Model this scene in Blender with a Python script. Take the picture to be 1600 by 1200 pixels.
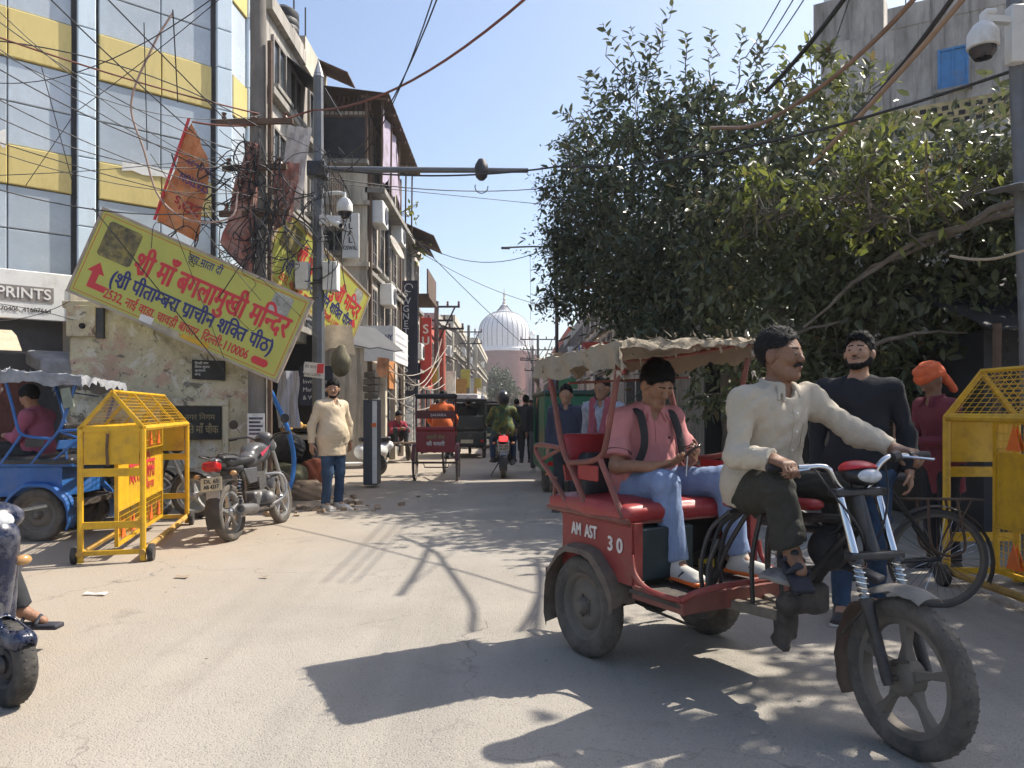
import bpy, math, random
import numpy as np
from mathutils import Vector, Matrix

random.seed(7)
RNG = np.random.default_rng(11)
SC = bpy.context.scene
for _o in list(bpy.data.objects):
	bpy.data.objects.remove(_o)
COL = SC.collection
CAM_H = 1.35

# ------------------------------------------------------------------ camera
cam_data = bpy.data.cameras.new('camera')
cam_data.lens = 27.0
cam_data.sensor_width = 36.0
cam_data.shift_y = 40.0 / 1600.0
cam_data.clip_start = 0.05
cam_data.clip_end = 6000.0
cam = bpy.data.objects.new('camera', cam_data)
cam.location = (0, 0, CAM_H)
cam.rotation_euler = (math.radians(90), 0, 0)
COL.objects.link(cam)
SC.camera = cam

# ------------------------------------------------------------------ sky, sun, exposure
SUN_EL = math.radians(50.0)
SUN_AZ = math.atan2(0.90, 0.43)          # clockwise from +Y
world = bpy.data.worlds.new('World')
SC.world = world
world.use_nodes = True
_nt = world.node_tree
_bg = _nt.nodes['Background']
_sky = _nt.nodes.new('ShaderNodeTexSky')
_sky.sky_type = 'NISHITA'
_sky.sun_disc = False
_sky.sun_elevation = SUN_EL
_sky.sun_rotation = SUN_AZ
_sky.altitude = 200.0
_sky.air_density = 1.0
_sky.dust_density = 2.6
_sky.ozone_density = 1.3
_nt.links.new(_sky.outputs[0], _bg.inputs[0])
_bg.inputs[1].default_value = 0.128
sun_data = bpy.data.lights.new('sun', 'SUN')
sun_data.energy = 4.6
sun_data.angle = math.radians(0.53)
sun_data.color = (1.0, 0.93, 0.82)
sun = bpy.data.objects.new('sun', sun_data)
_sd = Vector((math.sin(SUN_AZ) * math.cos(SUN_EL), math.cos(SUN_AZ) * math.cos(SUN_EL), math.sin(SUN_EL)))
sun.rotation_euler = _sd.to_track_quat('Z', 'Y').to_euler()
sun.location = (20, 10, 30)
COL.objects.link(sun)
SC.view_settings.view_transform = 'Standard'
SC.view_settings.look = 'None'
SC.view_settings.gamma = 1.0
SC.view_settings.exposure = 0.80
SC.render.engine = 'CYCLES'
SC.cycles.max_bounces = 5
SC.cycles.use_adaptive_sampling = True
SC.cycles.adaptive_threshold = 0.025
SC.cycles.transparent_max_bounces = 8
SC.cycles.volume_bounces = 0
SC.cycles.use_denoising = True
SC.cycles.volume_step_rate = 4.0

# ------------------------------------------------------------------ materials
MATS = {}


def srgb(r, g, b):
	def f(c):
		c /= 255.0
		return c / 12.92 if c <= 0.04045 else ((c + 0.055) / 1.055) ** 2.4
	return (f(r), f(g), f(b))


def mat(name, col, rough=0.6, metal=0.0, var=0.12, scale=6.0, bump=0.0, bscale=40.0, dirt=0.0,
		dirtcol=(0.16, 0.13, 0.10), dscale=2.5, spec=0.5, trans=0.0, emit=None, stretch=None, coords='Object', sss=0.0, rand=0.0, wrinkle=0.0, streak=0.0):
	if name in MATS:
		return MATS[name]
	m = bpy.data.materials.new(name)
	m.use_nodes = True
	nt = m.node_tree
	N = nt.nodes
	L = nt.links
	b = N['Principled BSDF']
	b.inputs['Roughness'].default_value = rough
	b.inputs['Metallic'].default_value = metal
	b.inputs['Specular IOR Level'].default_value = spec
	tc = N.new('ShaderNodeTexCoord')
	src = tc.outputs[coords]
	if stretch:
		mp = N.new('ShaderNodeMapping')
		mp.inputs['Scale'].default_value = stretch
		L.new(src, mp.inputs[0])
		src = mp.outputs[0]
	n = N.new('ShaderNodeTexNoise')
	n.inputs['Scale'].default_value = scale
	n.inputs['Detail'].default_value = 6
	n.inputs['Roughness'].default_value = 0.65
	L.new(src, n.inputs['Vector'])
	mx = N.new('ShaderNodeMix')
	mx.data_type = 'RGBA'
	mr = N.new('ShaderNodeMapRange')
	mr.inputs[1].default_value = 0.3
	mr.inputs[2].default_value = 0.7
	L.new(n.outputs[0], mr.inputs[0])
	L.new(mr.outputs[0], mx.inputs[0])
	mx.inputs[6].default_value = (*[max(0, c * (1 - var)) for c in col], 1)
	mx.inputs[7].default_value = (*[min(1, c * (1 + var)) for c in col], 1)
	out = mx.outputs[2]
	if rand:
		oi = N.new('ShaderNodeObjectInfo')
		hv = N.new('ShaderNodeHueSaturation')
		rv = N.new('ShaderNodeMapRange')
		rv.inputs[3].default_value = 1 - rand
		rv.inputs[4].default_value = 1 + rand * .6
		L.new(oi.outputs['Random'], rv.inputs[0])
		L.new(rv.outputs[0], hv.inputs['Value'])
		L.new(out, hv.inputs['Color'])
		out = hv.outputs[0]
	if dirt > 0:
		n2 = N.new('ShaderNodeTexNoise')
		n2.inputs['Scale'].default_value = dscale
		n2.inputs['Detail'].default_value = 9
		n2.inputs['Roughness'].default_value = 0.72
		L.new(src, n2.inputs['Vector'])
		r2 = N.new('ShaderNodeMapRange')
		r2.inputs[1].default_value = 0.62 - 0.32 * dirt
		r2.inputs[2].default_value = 0.72
		r2.inputs[4].default_value = min(1.0, 0.45 + 0.5 * dirt)
		L.new(n2.outputs[0], r2.inputs[0])
		m2 = N.new('ShaderNodeMix')
		m2.data_type = 'RGBA'
		L.new(r2.outputs[0], m2.inputs[0])
		L.new(out, m2.inputs[6])
		m2.inputs[7].default_value = (*dirtcol, 1)
		out = m2.outputs[2]
		rr = N.new('ShaderNodeMapRange')
		rr.inputs[3].default_value = rough
		rr.inputs[4].default_value = min(1.0, rough + 0.35)
		L.new(r2.outputs[0], rr.inputs[0])
		L.new(rr.outputs[0], b.inputs['Roughness'])
	if streak:
		mp2 = N.new('ShaderNodeMapping')
		mp2.inputs['Scale'].default_value = (3.5, 3.5, .22)
		L.new(tc.outputs['Object'], mp2.inputs[0])
		n5 = N.new('ShaderNodeTexNoise')
		n5.inputs['Scale'].default_value = 1.6
		n5.inputs['Detail'].default_value = 8
		n5.inputs['Roughness'].default_value = .68
		L.new(mp2.outputs[0], n5.inputs['Vector'])
		r5 = N.new('ShaderNodeMapRange')
		r5.inputs[1].default_value = .50
		r5.inputs[2].default_value = .68
		r5.inputs[4].default_value = streak
		L.new(n5.outputs[0], r5.inputs[0])
		m5 = N.new('ShaderNodeMix')
		m5.data_type = 'RGBA'
		L.new(r5.outputs[0], m5.inputs[0])
		L.new(out, m5.inputs[6])
		m5.inputs[7].default_value = (.085, .075, .062, 1)
		out = m5.outputs[2]
	L.new(out, b.inputs['Base Color'])
	if bump > 0:
		n3 = N.new('ShaderNodeTexNoise')
		n3.inputs['Scale'].default_value = bscale
		n3.inputs['Detail'].default_value = 5
		L.new(src, n3.inputs['Vector'])
		bp = N.new('ShaderNodeBump')
		bp.inputs['Strength'].default_value = bump
		bp.inputs['Distance'].default_value = 0.02
		L.new(n3.outputs[0], bp.inputs['Height'])
		if wrinkle:
			n4 = N.new('ShaderNodeTexNoise')
			n4.noise_type = 'RIDGED_MULTIFRACTAL'
			n4.inputs['Scale'].default_value = 6.5
			n4.inputs['Detail'].default_value = 2.5
			n4.inputs['Distortion'].default_value = .9
			L.new(src, n4.inputs['Vector'])
			b4 = N.new('ShaderNodeBump')
			b4.inputs['Strength'].default_value = wrinkle
			b4.inputs['Distance'].default_value = .016
			L.new(n4.outputs[0], b4.inputs['Height'])
			L.new(b4.outputs[0], bp.inputs['Normal'])
		L.new(bp.outputs[0], b.inputs['Normal'])
	if trans > 0:
		b.inputs['Transmission Weight'].default_value = trans
	if sss > 0:
		b.inputs['Subsurface Weight'].default_value = sss
		b.inputs['Subsurface Radius'].default_value = (0.01, 0.004, 0.002)
	if emit:
		b.inputs['Emission Color'].default_value = (*emit[:3], 1)
		b.inputs['Emission Strength'].default_value = emit[3]
	MATS[name] = m
	return m


# ------------------------------------------------------------------ objects
def thing(name, label, cat, loc=(0, 0, 0), rotz=0.0, group=None):
	o = bpy.data.objects.new(name, None)
	o.empty_display_size = 0.1
	o.location = loc
	o.rotation_euler = (0, 0, rotz)
	COL.objects.link(o)
	return tag(o, label, cat, group)


def tag(o, label, cat=None, group=None, kind=None):
	if label:
		o['label'] = label
	if cat:
		o['category'] = cat
	if group:
		o['group'] = group
	if kind:
		o['kind'] = kind
	return o


def struct(o):
	o['kind'] = 'structure'
	return o


def link_mesh(name, me, parent=None, loc=None):
	o = bpy.data.objects.new(name, me)
	COL.objects.link(o)
	if parent is not None:
		o.parent = parent
	if loc is not None:
		o.location = loc
	return o


def copy_tree(o, parent=None):
	c = o.copy()
	COL.objects.link(c)
	if parent is not None:
		c.parent = parent
	for ch in list(o.children):
		k = copy_tree(ch, c)
		k.matrix_parent_inverse = ch.matrix_parent_inverse.copy()
	return c


def V3(*a):
	return Vector(a)


def frame_from(z, hint=(0, 0, 1)):
	z = Vector(z).normalized()
	h = Vector(hint)
	if abs(z.dot(h.normalized())) > 0.98:
		h = Vector((1, 0, 0)) if abs(z.x) < 0.9 else Vector((0, 1, 0))
	x = h.cross(z).normalized()
	y = z.cross(x)
	return x, y, z


class MB:
	"""collects shapes for one mesh"""

	def __init__(self):
		self.v = []
		self.f = []
		self.mi = []
		self.cur = 0

	def add(self, vs, fs):
		o = len(self.v)
		self.v.extend([tuple(p) for p in vs])
		self.f.extend([tuple(i + o for i in f) for f in fs])
		self.mi.extend([self.cur] * len(fs))
		return self

	def box(self, c, s, rot=None):
		hx, hy, hz = s[0] / 2, s[1] / 2, s[2] / 2
		vs = [Vector((x, y, z)) for x in (-hx, hx) for y in (-hy, hy) for z in (-hz, hz)]
		if rot is not None:
			if isinstance(rot, (int, float)):
				rot = Matrix.Rotation(rot, 3, 'Z')
			vs = [rot @ p for p in vs]
		c = Vector(c)
		return self.add([p + c for p in vs], [(0, 1, 3, 2), (4, 6, 7, 5), (0, 4, 5, 1), (2, 3, 7, 6), (0, 2, 6, 4), (1, 5, 7, 3)])

	def bb(self, lo, hi):
		return self.box([(a + b) / 2 for a, b in zip(lo, hi)], [b - a for a, b in zip(lo, hi)])

	def beam(self, a, b, w, h, hint=(0, 0, 1)):
		a = Vector(a)
		b = Vector(b)
		x, y, z = frame_from(b - a, hint)
		vs = []
		for p in (a, b):
			for sx, sy in ((-1, -1), (1, -1), (1, 1), (-1, 1)):
				vs.append(p + x * (sx * w / 2) + y * (sy * h / 2))
		return self.add(vs, [(3, 2, 1, 0), (4, 5, 6, 7), (0, 1, 5, 4), (1, 2, 6, 5), (2, 3, 7, 6), (3, 0, 4, 7)])

	def tube(self, pts, r, n=8, caps=True, closed=False):
		pts = [Vector(p) for p in pts]
		m = len(pts)
		rs = r if isinstance(r, (list, tuple)) else [r] * m
		vs = []
		px = None
		for i, p in enumerate(pts):
			if closed:
				t = pts[(i + 1) % m] - pts[i - 1]
			else:
				t = pts[min(i + 1, m - 1)] - pts[max(i - 1, 0)]
			if t.length < 1e-9:
				t = Vector((0, 0, 1))
			t.normalize()
			if px is None:
				px, _, _ = frame_from(t)
			else:
				px = px - t * px.dot(t)
				if px.length < 1e-6:
					px, _, _ = frame_from(t)
				px.normalize()
			py = t.cross(px)
			for k in range(n):
				a = 2 * math.pi * k / n
				vs.append(p + (px * math.cos(a) + py * math.sin(a)) * rs[i])
		fs = []
		for i in range(m if closed else m - 1):
			for k in range(n):
				a = i * n + k
				b2 = i * n + (k + 1) % n
				j = (i + 1) % m
				fs.append((a, b2, j * n + (k + 1) % n, j * n + k))
		if caps and not closed:
			fs.append(tuple(range(n - 1, -1, -1)))
			fs.append(tuple((m - 1) * n + k for k in range(n)))
		return self.add(vs, fs)

	def cyl(self, a, b, r, n=12, r2=None):
		return self.tube([a, b], [r, r if r2 is None else r2], n)

	def lathe(self, prof, o=(0, 0, 0), axis=(0, 0, 1), n=24, hint=(0, 0, 1), caps=True):
		"""prof: list of (radius, height along the axis)"""
		x, y, z = frame_from(axis, hint)
		o = Vector(o)
		vs = []
		for r, h in prof:
			for k in range(n):
				a = 2 * math.pi * k / n
				vs.append(o + z * h + (x * math.cos(a) + y * math.sin(a)) * r)
		fs = []
		for i in range(len(prof) - 1):
			for k in range(n):
				fs.append((i * n + k, i * n + (k + 1) % n, (i + 1) * n + (k + 1) % n, (i + 1) * n + k))
		if caps and prof[0][0] > 1e-6:
			fs.append(tuple(range(n - 1, -1, -1)))
		if caps and prof[-1][0] > 1e-6:
			fs.append(tuple((len(prof) - 1) * n + k for k in range(n)))
		return self.add(vs, fs)

	def ball(self, c, r, n=12, m=8):
		if isinstance(r, (int, float)):
			r = (r, r, r)
		c = Vector(c)
		vs = [c + Vector((0, 0, -r[2]))]
		for i in range(1, m):
			t = math.pi * i / m
			for k in range(n):
				a = 2 * math.pi * k / n
				vs.append(c + Vector((r[0] * math.sin(t) * math.cos(a), r[1] * math.sin(t) * math.sin(a), -r[2] * math.cos(t))))
		vs.append(c + Vector((0, 0, r[2])))
		fs = [(0, 1 + (k + 1) % n, 1 + k) for k in range(n)]
		for i in range(m - 2):
			for k in range(n):
				a = 1 + i * n
				fs.append((a + k, a + (k + 1) % n, a + n + (k + 1) % n, a + n + k))
		e = len(vs) - 1
		a = 1 + (m - 2) * n
		fs += [(e, a + k, a + (k + 1) % n) for k in range(n)]
		return self.add(vs, fs)

	def prism(self, poly, a, b):
		"""extrude a planar polygon given as 3-D points by the vector from a to b"""
		d = Vector(b) - Vector(a)
		n = len(poly)
		p0 = [Vector(p) for p in poly]
		vs = p0 + [p + d for p in p0]
		fs = [tuple(range(n - 1, -1, -1)), tuple(range(n, 2 * n))]
		for i in range(n):
			j = (i + 1) % n
			fs.append((i, j, n + j, n + i))
		return self.add(vs, fs)

	def sheet(self, rows, thick=0.0):
		"""grid of points [row][col], optionally with thickness along z"""
		nr, nc = len(rows), len(rows[0])
		vs = [Vector(p) for r in rows for p in r]
		fs = [(i * nc + j, i * nc + j + 1, (i + 1) * nc + j + 1, (i + 1) * nc + j) for i in range(nr - 1) for j in range(nc - 1)]
		if thick:
			k = len(vs)
			vs2 = [p - Vector((0, 0, thick)) for p in vs]
			fs2 = [tuple(reversed([i + k for i in f])) for f in fs]
			rim = [j for j in range(nc)] + [i * nc + nc - 1 for i in range(1, nr)] + [(nr - 1) * nc + j for j in range(nc - 2, -1, -1)] + [i * nc for i in range(nr - 2, 0, -1)]
			fr = [(rim[i], rim[i] + k, rim[(i + 1) % len(rim)] + k, rim[(i + 1) % len(rim)]) for i in range(len(rim))]
			vs += vs2
			fs += fs2 + fr
		return self.add(vs, fs)

	def mesh(self, name, mats, smooth=True, angle=38):
		me = bpy.data.meshes.new(name)
		me.from_pydata(self.v, [], self.f)
		if not isinstance(mats, (list, tuple)):
			mats = [mats]
		for m in mats:
			me.materials.append(m)
		if len(mats) > 1:
			me.polygons.foreach_set('material_index', self.mi)
		if smooth:
			me.polygons.foreach_set('use_smooth', [True] * len(me.polygons))
			me.set_sharp_from_angle(angle=math.radians(angle))
		me.update()
		return me

	def build(self, name, mats, parent=None, loc=None, bevel=0.0, smooth=True):
		o = link_mesh(name, self.mesh(name, mats, smooth), parent, loc)
		if bevel:
			md = o.modifiers.new('bevel', 'BEVEL')
			md.width = bevel
			md.segments = 2
			md.limit_method = 'ANGLE'
			md.angle_limit = math.radians(40)
		return o


def arc(c, r, a0, a1, n, ax=(1, 0, 0), ay=(0, 0, 1)):
	c, ax, ay = Vector(c), Vector(ax), Vector(ay)
	return [c + ax * (r * math.cos(a0 + (a1 - a0) * i / n)) + ay * (r * math.sin(a0 + (a1 - a0) * i / n)) for i in range(n + 1)]


def spline(pts, n=6):
	"""Catmull-Rom through pts"""
	P = [Vector(p) for p in pts]
	P = [P[0] * 2 - P[1]] + P + [P[-1] * 2 - P[-2]]
	out = []
	for i in range(1, len(P) - 2):
		for k in range(n):
			t = k / n
			a, b, c, d = P[i - 1], P[i], P[i + 1], P[i + 2]
			out.append(0.5 * ((2 * b) + (c - a) * t + (2 * a - 5 * b + 4 * c - d) * t * t + (3 * b - a - 3 * c + d) * t ** 3))
	out.append(P[-2])
	return out


def sag(a, b, s, n=14):
	a, b = Vector(a), Vector(b)
	return [a.lerp(b, i / n) - Vector((0, 0, 4 * s * (i / n) * (1 - i / n))) for i in range(n + 1)]


# ------------------------------------------------------------------ lettering
_CONS = set(chr(c) for c in range(0x915, 0x93A)) | set('क़ख़ग़ज़ड़ढ़फ़य़')
_VIR, _IM, _NUK = '\u094d', '\u093f', '\u093c'
_adv = {}


def _text_mesh(s):
	c = bpy.data.curves.new('t', 'FONT')
	c.body = s
	c.resolution_u = 4
	o = bpy.data.objects.new('t', c)
	me = bpy.data.meshes.new_from_object(o)
	vs = [tuple(v.co) for v in me.vertices]
	fs = [tuple(p.vertices) for p in me.polygons]
	bpy.data.objects.remove(o)
	bpy.data.curves.remove(c)
	bpy.data.meshes.remove(me)
	return vs, fs


def _right(s):
	vs, _ = _text_mesh(s)
	return max(v[0] for v in vs) if vs else 0.0


def _advance(s):
	if s not in _adv:
		k = 'न' if any(ord(c) > 0x900 for c in s) else 'H'
		_adv[s] = _right(s + k) - _right(k)
	return _adv[s]


def _clusters(s):
	"""visual order pieces: (text, half, slash below)"""
	out = []
	i = 0
	n = len(s)
	while i < n:
		ch = s[i]
		if ch in _CONS:
			run = []
			j = i
			while True:
				t = s[j]
				j += 1
				if j < n and s[j] == _NUK:
					t += s[j]
					j += 1
				run.append(t)
				if j + 1 < n and s[j] == _VIR and s[j + 1] in _CONS:
					j += 1
					continue
				break
			mats_ = ''
			while j < n and (0x93A <= ord(s[j]) <= 0x94C or 0x900 <= ord(s[j]) <= 0x903):
				mats_ += s[j]
				j += 1
			if _IM in mats_:
				mats_ = mats_.replace(_IM, '')
				out.append((_IM, False, False))
			if len(run) > 1 and run[0] == 'र':
				run = run[1:]
			slash = False
			if len(run) > 1 and run[-1] == 'र':
				run = run[:-1]
				slash = True
			for t in run[:-1]:
				out.append((t, True, False))
			out.append((run[-1] + ('' if slash else mats_), False, slash))
			if slash and mats_:
				out.append((mats_, False, False))
			i = j
		else:
			out.append((ch, False, False))
			i += 1
	mrg = []
	for t in out:
		if mrg and not t[1] and not t[2] and not mrg[-1][1] and not mrg[-1][2]:
			mrg[-1] = (mrg[-1][0] + t[0], False, False)
		else:
			mrg.append(t)
	return mrg


def letter_shapes(s):
	"""returns vertices, faces and width of the words at size 1"""
	vs, fs, x = [], [], 0.0
	dev = any(0x900 <= ord(c) <= 0x97F for c in s)
	parts = _clusters(s) if dev else [(s, False, False)]
	for t, half, slash in parts:
		if not t:
			continue
		a = _advance(t)
		v, f = _text_mesh(t)
		w = a
		if half:
			cut = a * 0.70
			v = [(min(p[0], cut), p[1], p[2]) for p in v]
			w = cut - 0.01
		o = len(vs)
		vs += [(p[0] + x, p[1], p[2]) for p in v]
		fs += [tuple(i + o for i in q) for q in f]
		if slash:
			o = len(vs)
			bx = x + a - 0.075
			vs += [(bx, 0.20, 0), (bx - 0.26, 0.0, 0), (bx - 0.20, -0.045, 0), (bx, 0.10, 0)]
			fs += [(o, o + 1, o + 2, o + 3)]
		x += w
	return vs, fs, x


def lettering(parent, text, mt, origin, right, up, height=None, width=None, bold=0.0, align='C', name='lettering', lift=0.003):
	"""words as thin flat meshes lying on a face: origin is the anchor on the base line"""
	vs, fs, w = letter_shapes(text)
	if not vs:
		return None
	right = Vector(right).normalized()
	up = Vector(up).normalized()
	nrm = right.cross(up)
	sx = sy = height or 1.0
	if width:
		sx = width / w
		if not height:
			sy = sx
	off = {'C': -w * sx / 2, 'L': 0.0, 'R': -w * sx}[align]
	o = Vector(origin)
	m = MB()
	shifts = [(0, 0)] if not bold else [(0, 0), (bold, 0), (-bold, 0), (0, bold * .7), (0, -bold * .7)]
	for q, (dx, dy) in enumerate(shifts):
		m.add([o + right * (p[0] * sx + off + dx) + up * (p[1] * sy + dy) + nrm * (lift + q * 0.0006) for p in vs], fs)
	return m.build(name, mt, parent, smooth=False)
# ------------------------------------------------------------------ smooth volumes (bodies, clothes, tanks, seats)
def _np(p):
	return np.array([p[0], p[1], p[2]], dtype=np.float32)


class Soft:
	def __init__(self):
		self.p = []
		self.lo = None
		self.hi = None

	def _put(self, fn, lo, hi, k, op):
		self.p.append((fn, lo, hi, k, op))
		if op == 0:
			self.lo = lo.copy() if self.lo is None else np.minimum(self.lo, lo)
			self.hi = hi.copy() if self.hi is None else np.maximum(self.hi, hi)
		return self

	def cone(self, a, b, ra, rb, k=0.02, op=0, flat=None, cut=(False, False)):
		a, b = _np(a), _np(b)
		ba = b - a
		L2 = max(float(ba @ ba), 1e-9)
		fd = None
		if flat is not None:
			fd = _np(Vector(flat[0]).normalized())
			ff = flat[1]
		un = ba / math.sqrt(L2)

		def fn(X, Y, Z):
			x, y, z = X - a[0], Y - a[1], Z - a[2]
			t = (x * ba[0] + y * ba[1] + z * ba[2]) / L2
			tc = np.clip(t, 0, 1)
			x, y, z = x - tc * ba[0], y - tc * ba[1], z - tc * ba[2]
			if fd is not None:
				s = x * fd[0] + y * fd[1] + z * fd[2]
				q = s * (1 / ff - 1)
				x, y, z = x + q * fd[0], y + q * fd[1], z + q * fd[2]
			d = np.sqrt(x * x + y * y + z * z) - (ra + (rb - ra) * tc)
			if fd is not None and ff < 1:
				d = d * (0.5 + 0.5 * ff)
			if cut[0]:
				d = np.maximum(d, -t * math.sqrt(L2))
			if cut[1]:
				d = np.maximum(d, (t - 1) * math.sqrt(L2))
			return d
		r = max(ra, rb)
		return self._put(fn, np.minimum(a, b) - r, np.maximum(a, b) + r, k, op)

	def ell(self, c, r, k=0.02, op=0, rot=None):
		c = _np(c)
		r = _np(r) if not isinstance(r, (int, float)) else np.array([r] * 3, np.float32)
		M = np.array(rot.transposed() if rot is not None else Matrix.Identity(3), dtype=np.float32)

		def fn(X, Y, Z):
			x, y, z = X - c[0], Y - c[1], Z - c[2]
			u = (M[0, 0] * x + M[0, 1] * y + M[0, 2] * z) / r[0]
			v = (M[1, 0] * x + M[1, 1] * y + M[1, 2] * z) / r[1]
			w = (M[2, 0] * x + M[2, 1] * y + M[2, 2] * z) / r[2]
			k0 = np.sqrt(u * u + v * v + w * w)
			k1 = np.sqrt((u / r[0]) ** 2 + (v / r[1]) ** 2 + (w / r[2]) ** 2) + 1e-9
			return k0 * (k0 - 1) / k1
		R = float(r.max())
		return self._put(fn, c - R, c + R, k, op)

	def box(self, c, h, rnd=0.01, k=0.02, op=0, rot=None):
		c = _np(c)
		h = _np(h)
		M = np.array(rot.transposed() if rot is not None else Matrix.Identity(3), dtype=np.float32)

		def fn(X, Y, Z):
			x, y, z = X - c[0], Y - c[1], Z - c[2]
			u = np.abs(M[0, 0] * x + M[0, 1] * y + M[0, 2] * z) - (h[0] - rnd)
			v = np.abs(M[1, 0] * x + M[1, 1] * y + M[1, 2] * z) - (h[1] - rnd)
			w = np.abs(M[2, 0] * x + M[2, 1] * y + M[2, 2] * z) - (h[2] - rnd)
			o = np.sqrt(np.maximum(u, 0) ** 2 + np.maximum(v, 0) ** 2 + np.maximum(w, 0) ** 2)
			return o + np.minimum(np.maximum(u, np.maximum(v, w)), 0) - rnd
		R = float(np.linalg.norm(h))
		return self._put(fn, c - R, c + R, k, op)

	def plane(self, p, n, k=0.004):
		"""keep the side the normal points away from"""
		p = _np(p)
		n = _np(Vector(n).normalized())

		def fn(X, Y, Z):
			return (X - p[0]) * n[0] + (Y - p[1]) * n[1] + (Z - p[2]) * n[2]
		return self._put(fn, None, None, k, 2)

	def mesh(self, name, mats, res=0.012, disp=None, mat_fn=None):
		pad = 3 * res + 0.012
		lo = self.lo - pad
		hi = self.hi + pad
		n = np.ceil((hi - lo) / res).astype(int) + 1
		ax = [lo[i] + res * np.arange(n[i], dtype=np.float32) for i in range(3)]
		F = np.full(n, 0.5, np.float32)
		for fn, a, b, k, op in self.p:
			if op == 2:
				sl = (slice(None),) * 3
			else:
				m = k + 4 * res + 0.012
				i0 = np.clip(np.floor((a - m - lo) / res).astype(int), 0, n)
				i1 = np.clip(np.ceil((b + m - lo) / res).astype(int) + 1, 0, n)
				if np.any(i1 <= i0):
					continue
				sl = tuple(slice(i0[j], i1[j]) for j in range(3))
			X = ax[0][sl[0]][:, None, None]
			Y = ax[1][sl[1]][None, :, None]
			Z = ax[2][sl[2]][None, None, :]
			d = fn(X, Y, Z).astype(np.float32)
			e = F[sl]
			k = max(k, 1e-5)
			if op == 0:
				h = np.maximum(k - np.abs(e - d), 0) / k
				F[sl] = np.minimum(e, d) - h * h * k * 0.25
			else:
				if op == 1:
					d = -d
				h = np.maximum(k - np.abs(e - d), 0) / k
				F[sl] = np.maximum(e, d) + h * h * k * 0.25
		if disp is not None:
			F += disp(ax[0][:, None, None], ax[1][None, :, None], ax[2][None, None, :]).astype(np.float32)
		v, q = surface_net(F, lo, res)
		me = bpy.data.meshes.new(name)
		me.from_pydata(v.tolist(), [], q.tolist())
		if not isinstance(mats, (list, tuple)):
			mats = [mats]
		for m in mats:
			me.materials.append(m)
		if mat_fn is not None and len(q):
			c = v[q].mean(axis=1)
			me.polygons.foreach_set('material_index', mat_fn(c).astype(np.int32))
		me.polygons.foreach_set('use_smooth', [True] * len(me.polygons))
		me.update()
		return me

	def build(self, name, mats, parent=None, res=0.012, disp=None, mat_fn=None):
		return link_mesh(name, self.mesh(name, mats, res, disp, mat_fn), parent)


def surface_net(F, lo, res):
	s = F < 0
	nx, ny, nz = F.shape
	cnt = np.zeros((nx - 1, ny - 1, nz - 1), np.int8)
	for dx in (0, 1):
		for dy in (0, 1):
			for dz in (0, 1):
				cnt += s[dx:nx - 1 + dx, dy:ny - 1 + dy, dz:nz - 1 + dz]
	I, J, K = np.nonzero((cnt > 0) & (cnt < 8))
	idx = np.full(cnt.shape, -1, np.int64)
	idx[I, J, K] = np.arange(len(I))
	pos = np.zeros((len(I), 3), np.float32)
	num = np.zeros(len(I), np.float32)
	for axis in range(3):
		for p in (0, 1):
			for q in (0, 1):
				c0 = [p, p, p]
				o = [a for a in range(3) if a != axis]
				c0[o[0]] = p
				c0[o[1]] = q
				c0[axis] = 0
				c1 = list(c0)
				c1[axis] = 1
				a = F[I + c0[0], J + c0[1], K + c0[2]]
				b = F[I + c1[0], J + c1[1], K + c1[2]]
				x = (a < 0) != (b < 0)
				t = np.where(x, a / np.where(x, a - b, 1), 0)
				w = x.astype(np.float32)
				P = np.array(c0, np.float32)[None, :].repeat(len(I), 0)
				P[:, axis] += t
				pos += P * w[:, None]
				num += w
	pos /= num[:, None]
	v = (pos + np.stack([I, J, K], 1)) * res + lo[None, :]
	quads = []
	for axis in range(3):
		o = [a for a in range(3) if a != axis]
		s0 = [slice(None)] * 3
		s1 = [slice(None)] * 3
		s0[axis] = slice(0, F.shape[axis] - 1)
		s1[axis] = slice(1, F.shape[axis])
		x = s[tuple(s0)] != s[tuple(s1)]
		e = np.stack(np.nonzero(x), 1)
		ok = (e[:, o[0]] > 0) & (e[:, o[1]] > 0) & (e[:, o[0]] < F.shape[o[0]] - 1) & (e[:, o[1]] < F.shape[o[1]] - 1)
		e = e[ok]
		d0 = np.zeros(3, int)
		d0[o[0]] = 1
		d1 = np.zeros(3, int)
		d1[o[1]] = 1
		g = lambda c: idx[c[:, 0], c[:, 1], c[:, 2]]
		Q = np.stack([g(e - d0 - d1), g(e - d1), g(e), g(e - d0)], 1)
		ins = s[e[:, 0], e[:, 1], e[:, 2]]
		if axis == 1:
			ins = ~ins
		Q = np.where(ins[:, None], Q, Q[:, ::-1])
		quads.append(Q)
	Q = np.concatenate(quads)
	Q = Q[(Q >= 0).all(1)]
	return v, Q


def folds(amp, freq, seed=0, squash=(1, 1, 1)):
	"""smooth irregular relief for cloth"""
	r = np.random.default_rng(seed)
	ks = []
	for i in range(5):
		d = r.normal(size=3)
		d /= np.linalg.norm(d)
		ks.append((d * freq * (0.6 + 0.28 * i) * np.array(squash), r.uniform(0, 6.28), r.normal(size=3) * freq * 0.45, 1.0 / (1 + 0.35 * i)))

	def fn(X, Y, Z):
		out = 0
		for k, ph, w, a in ks:
			out = out + a * np.sin(k[0] * X + k[1] * Y + k[2] * Z + ph + 1.3 * np.sin(w[0] * X + w[1] * Y + w[2] * Z + ph * 2))
		return out * amp * 0.5
	return fn


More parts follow.
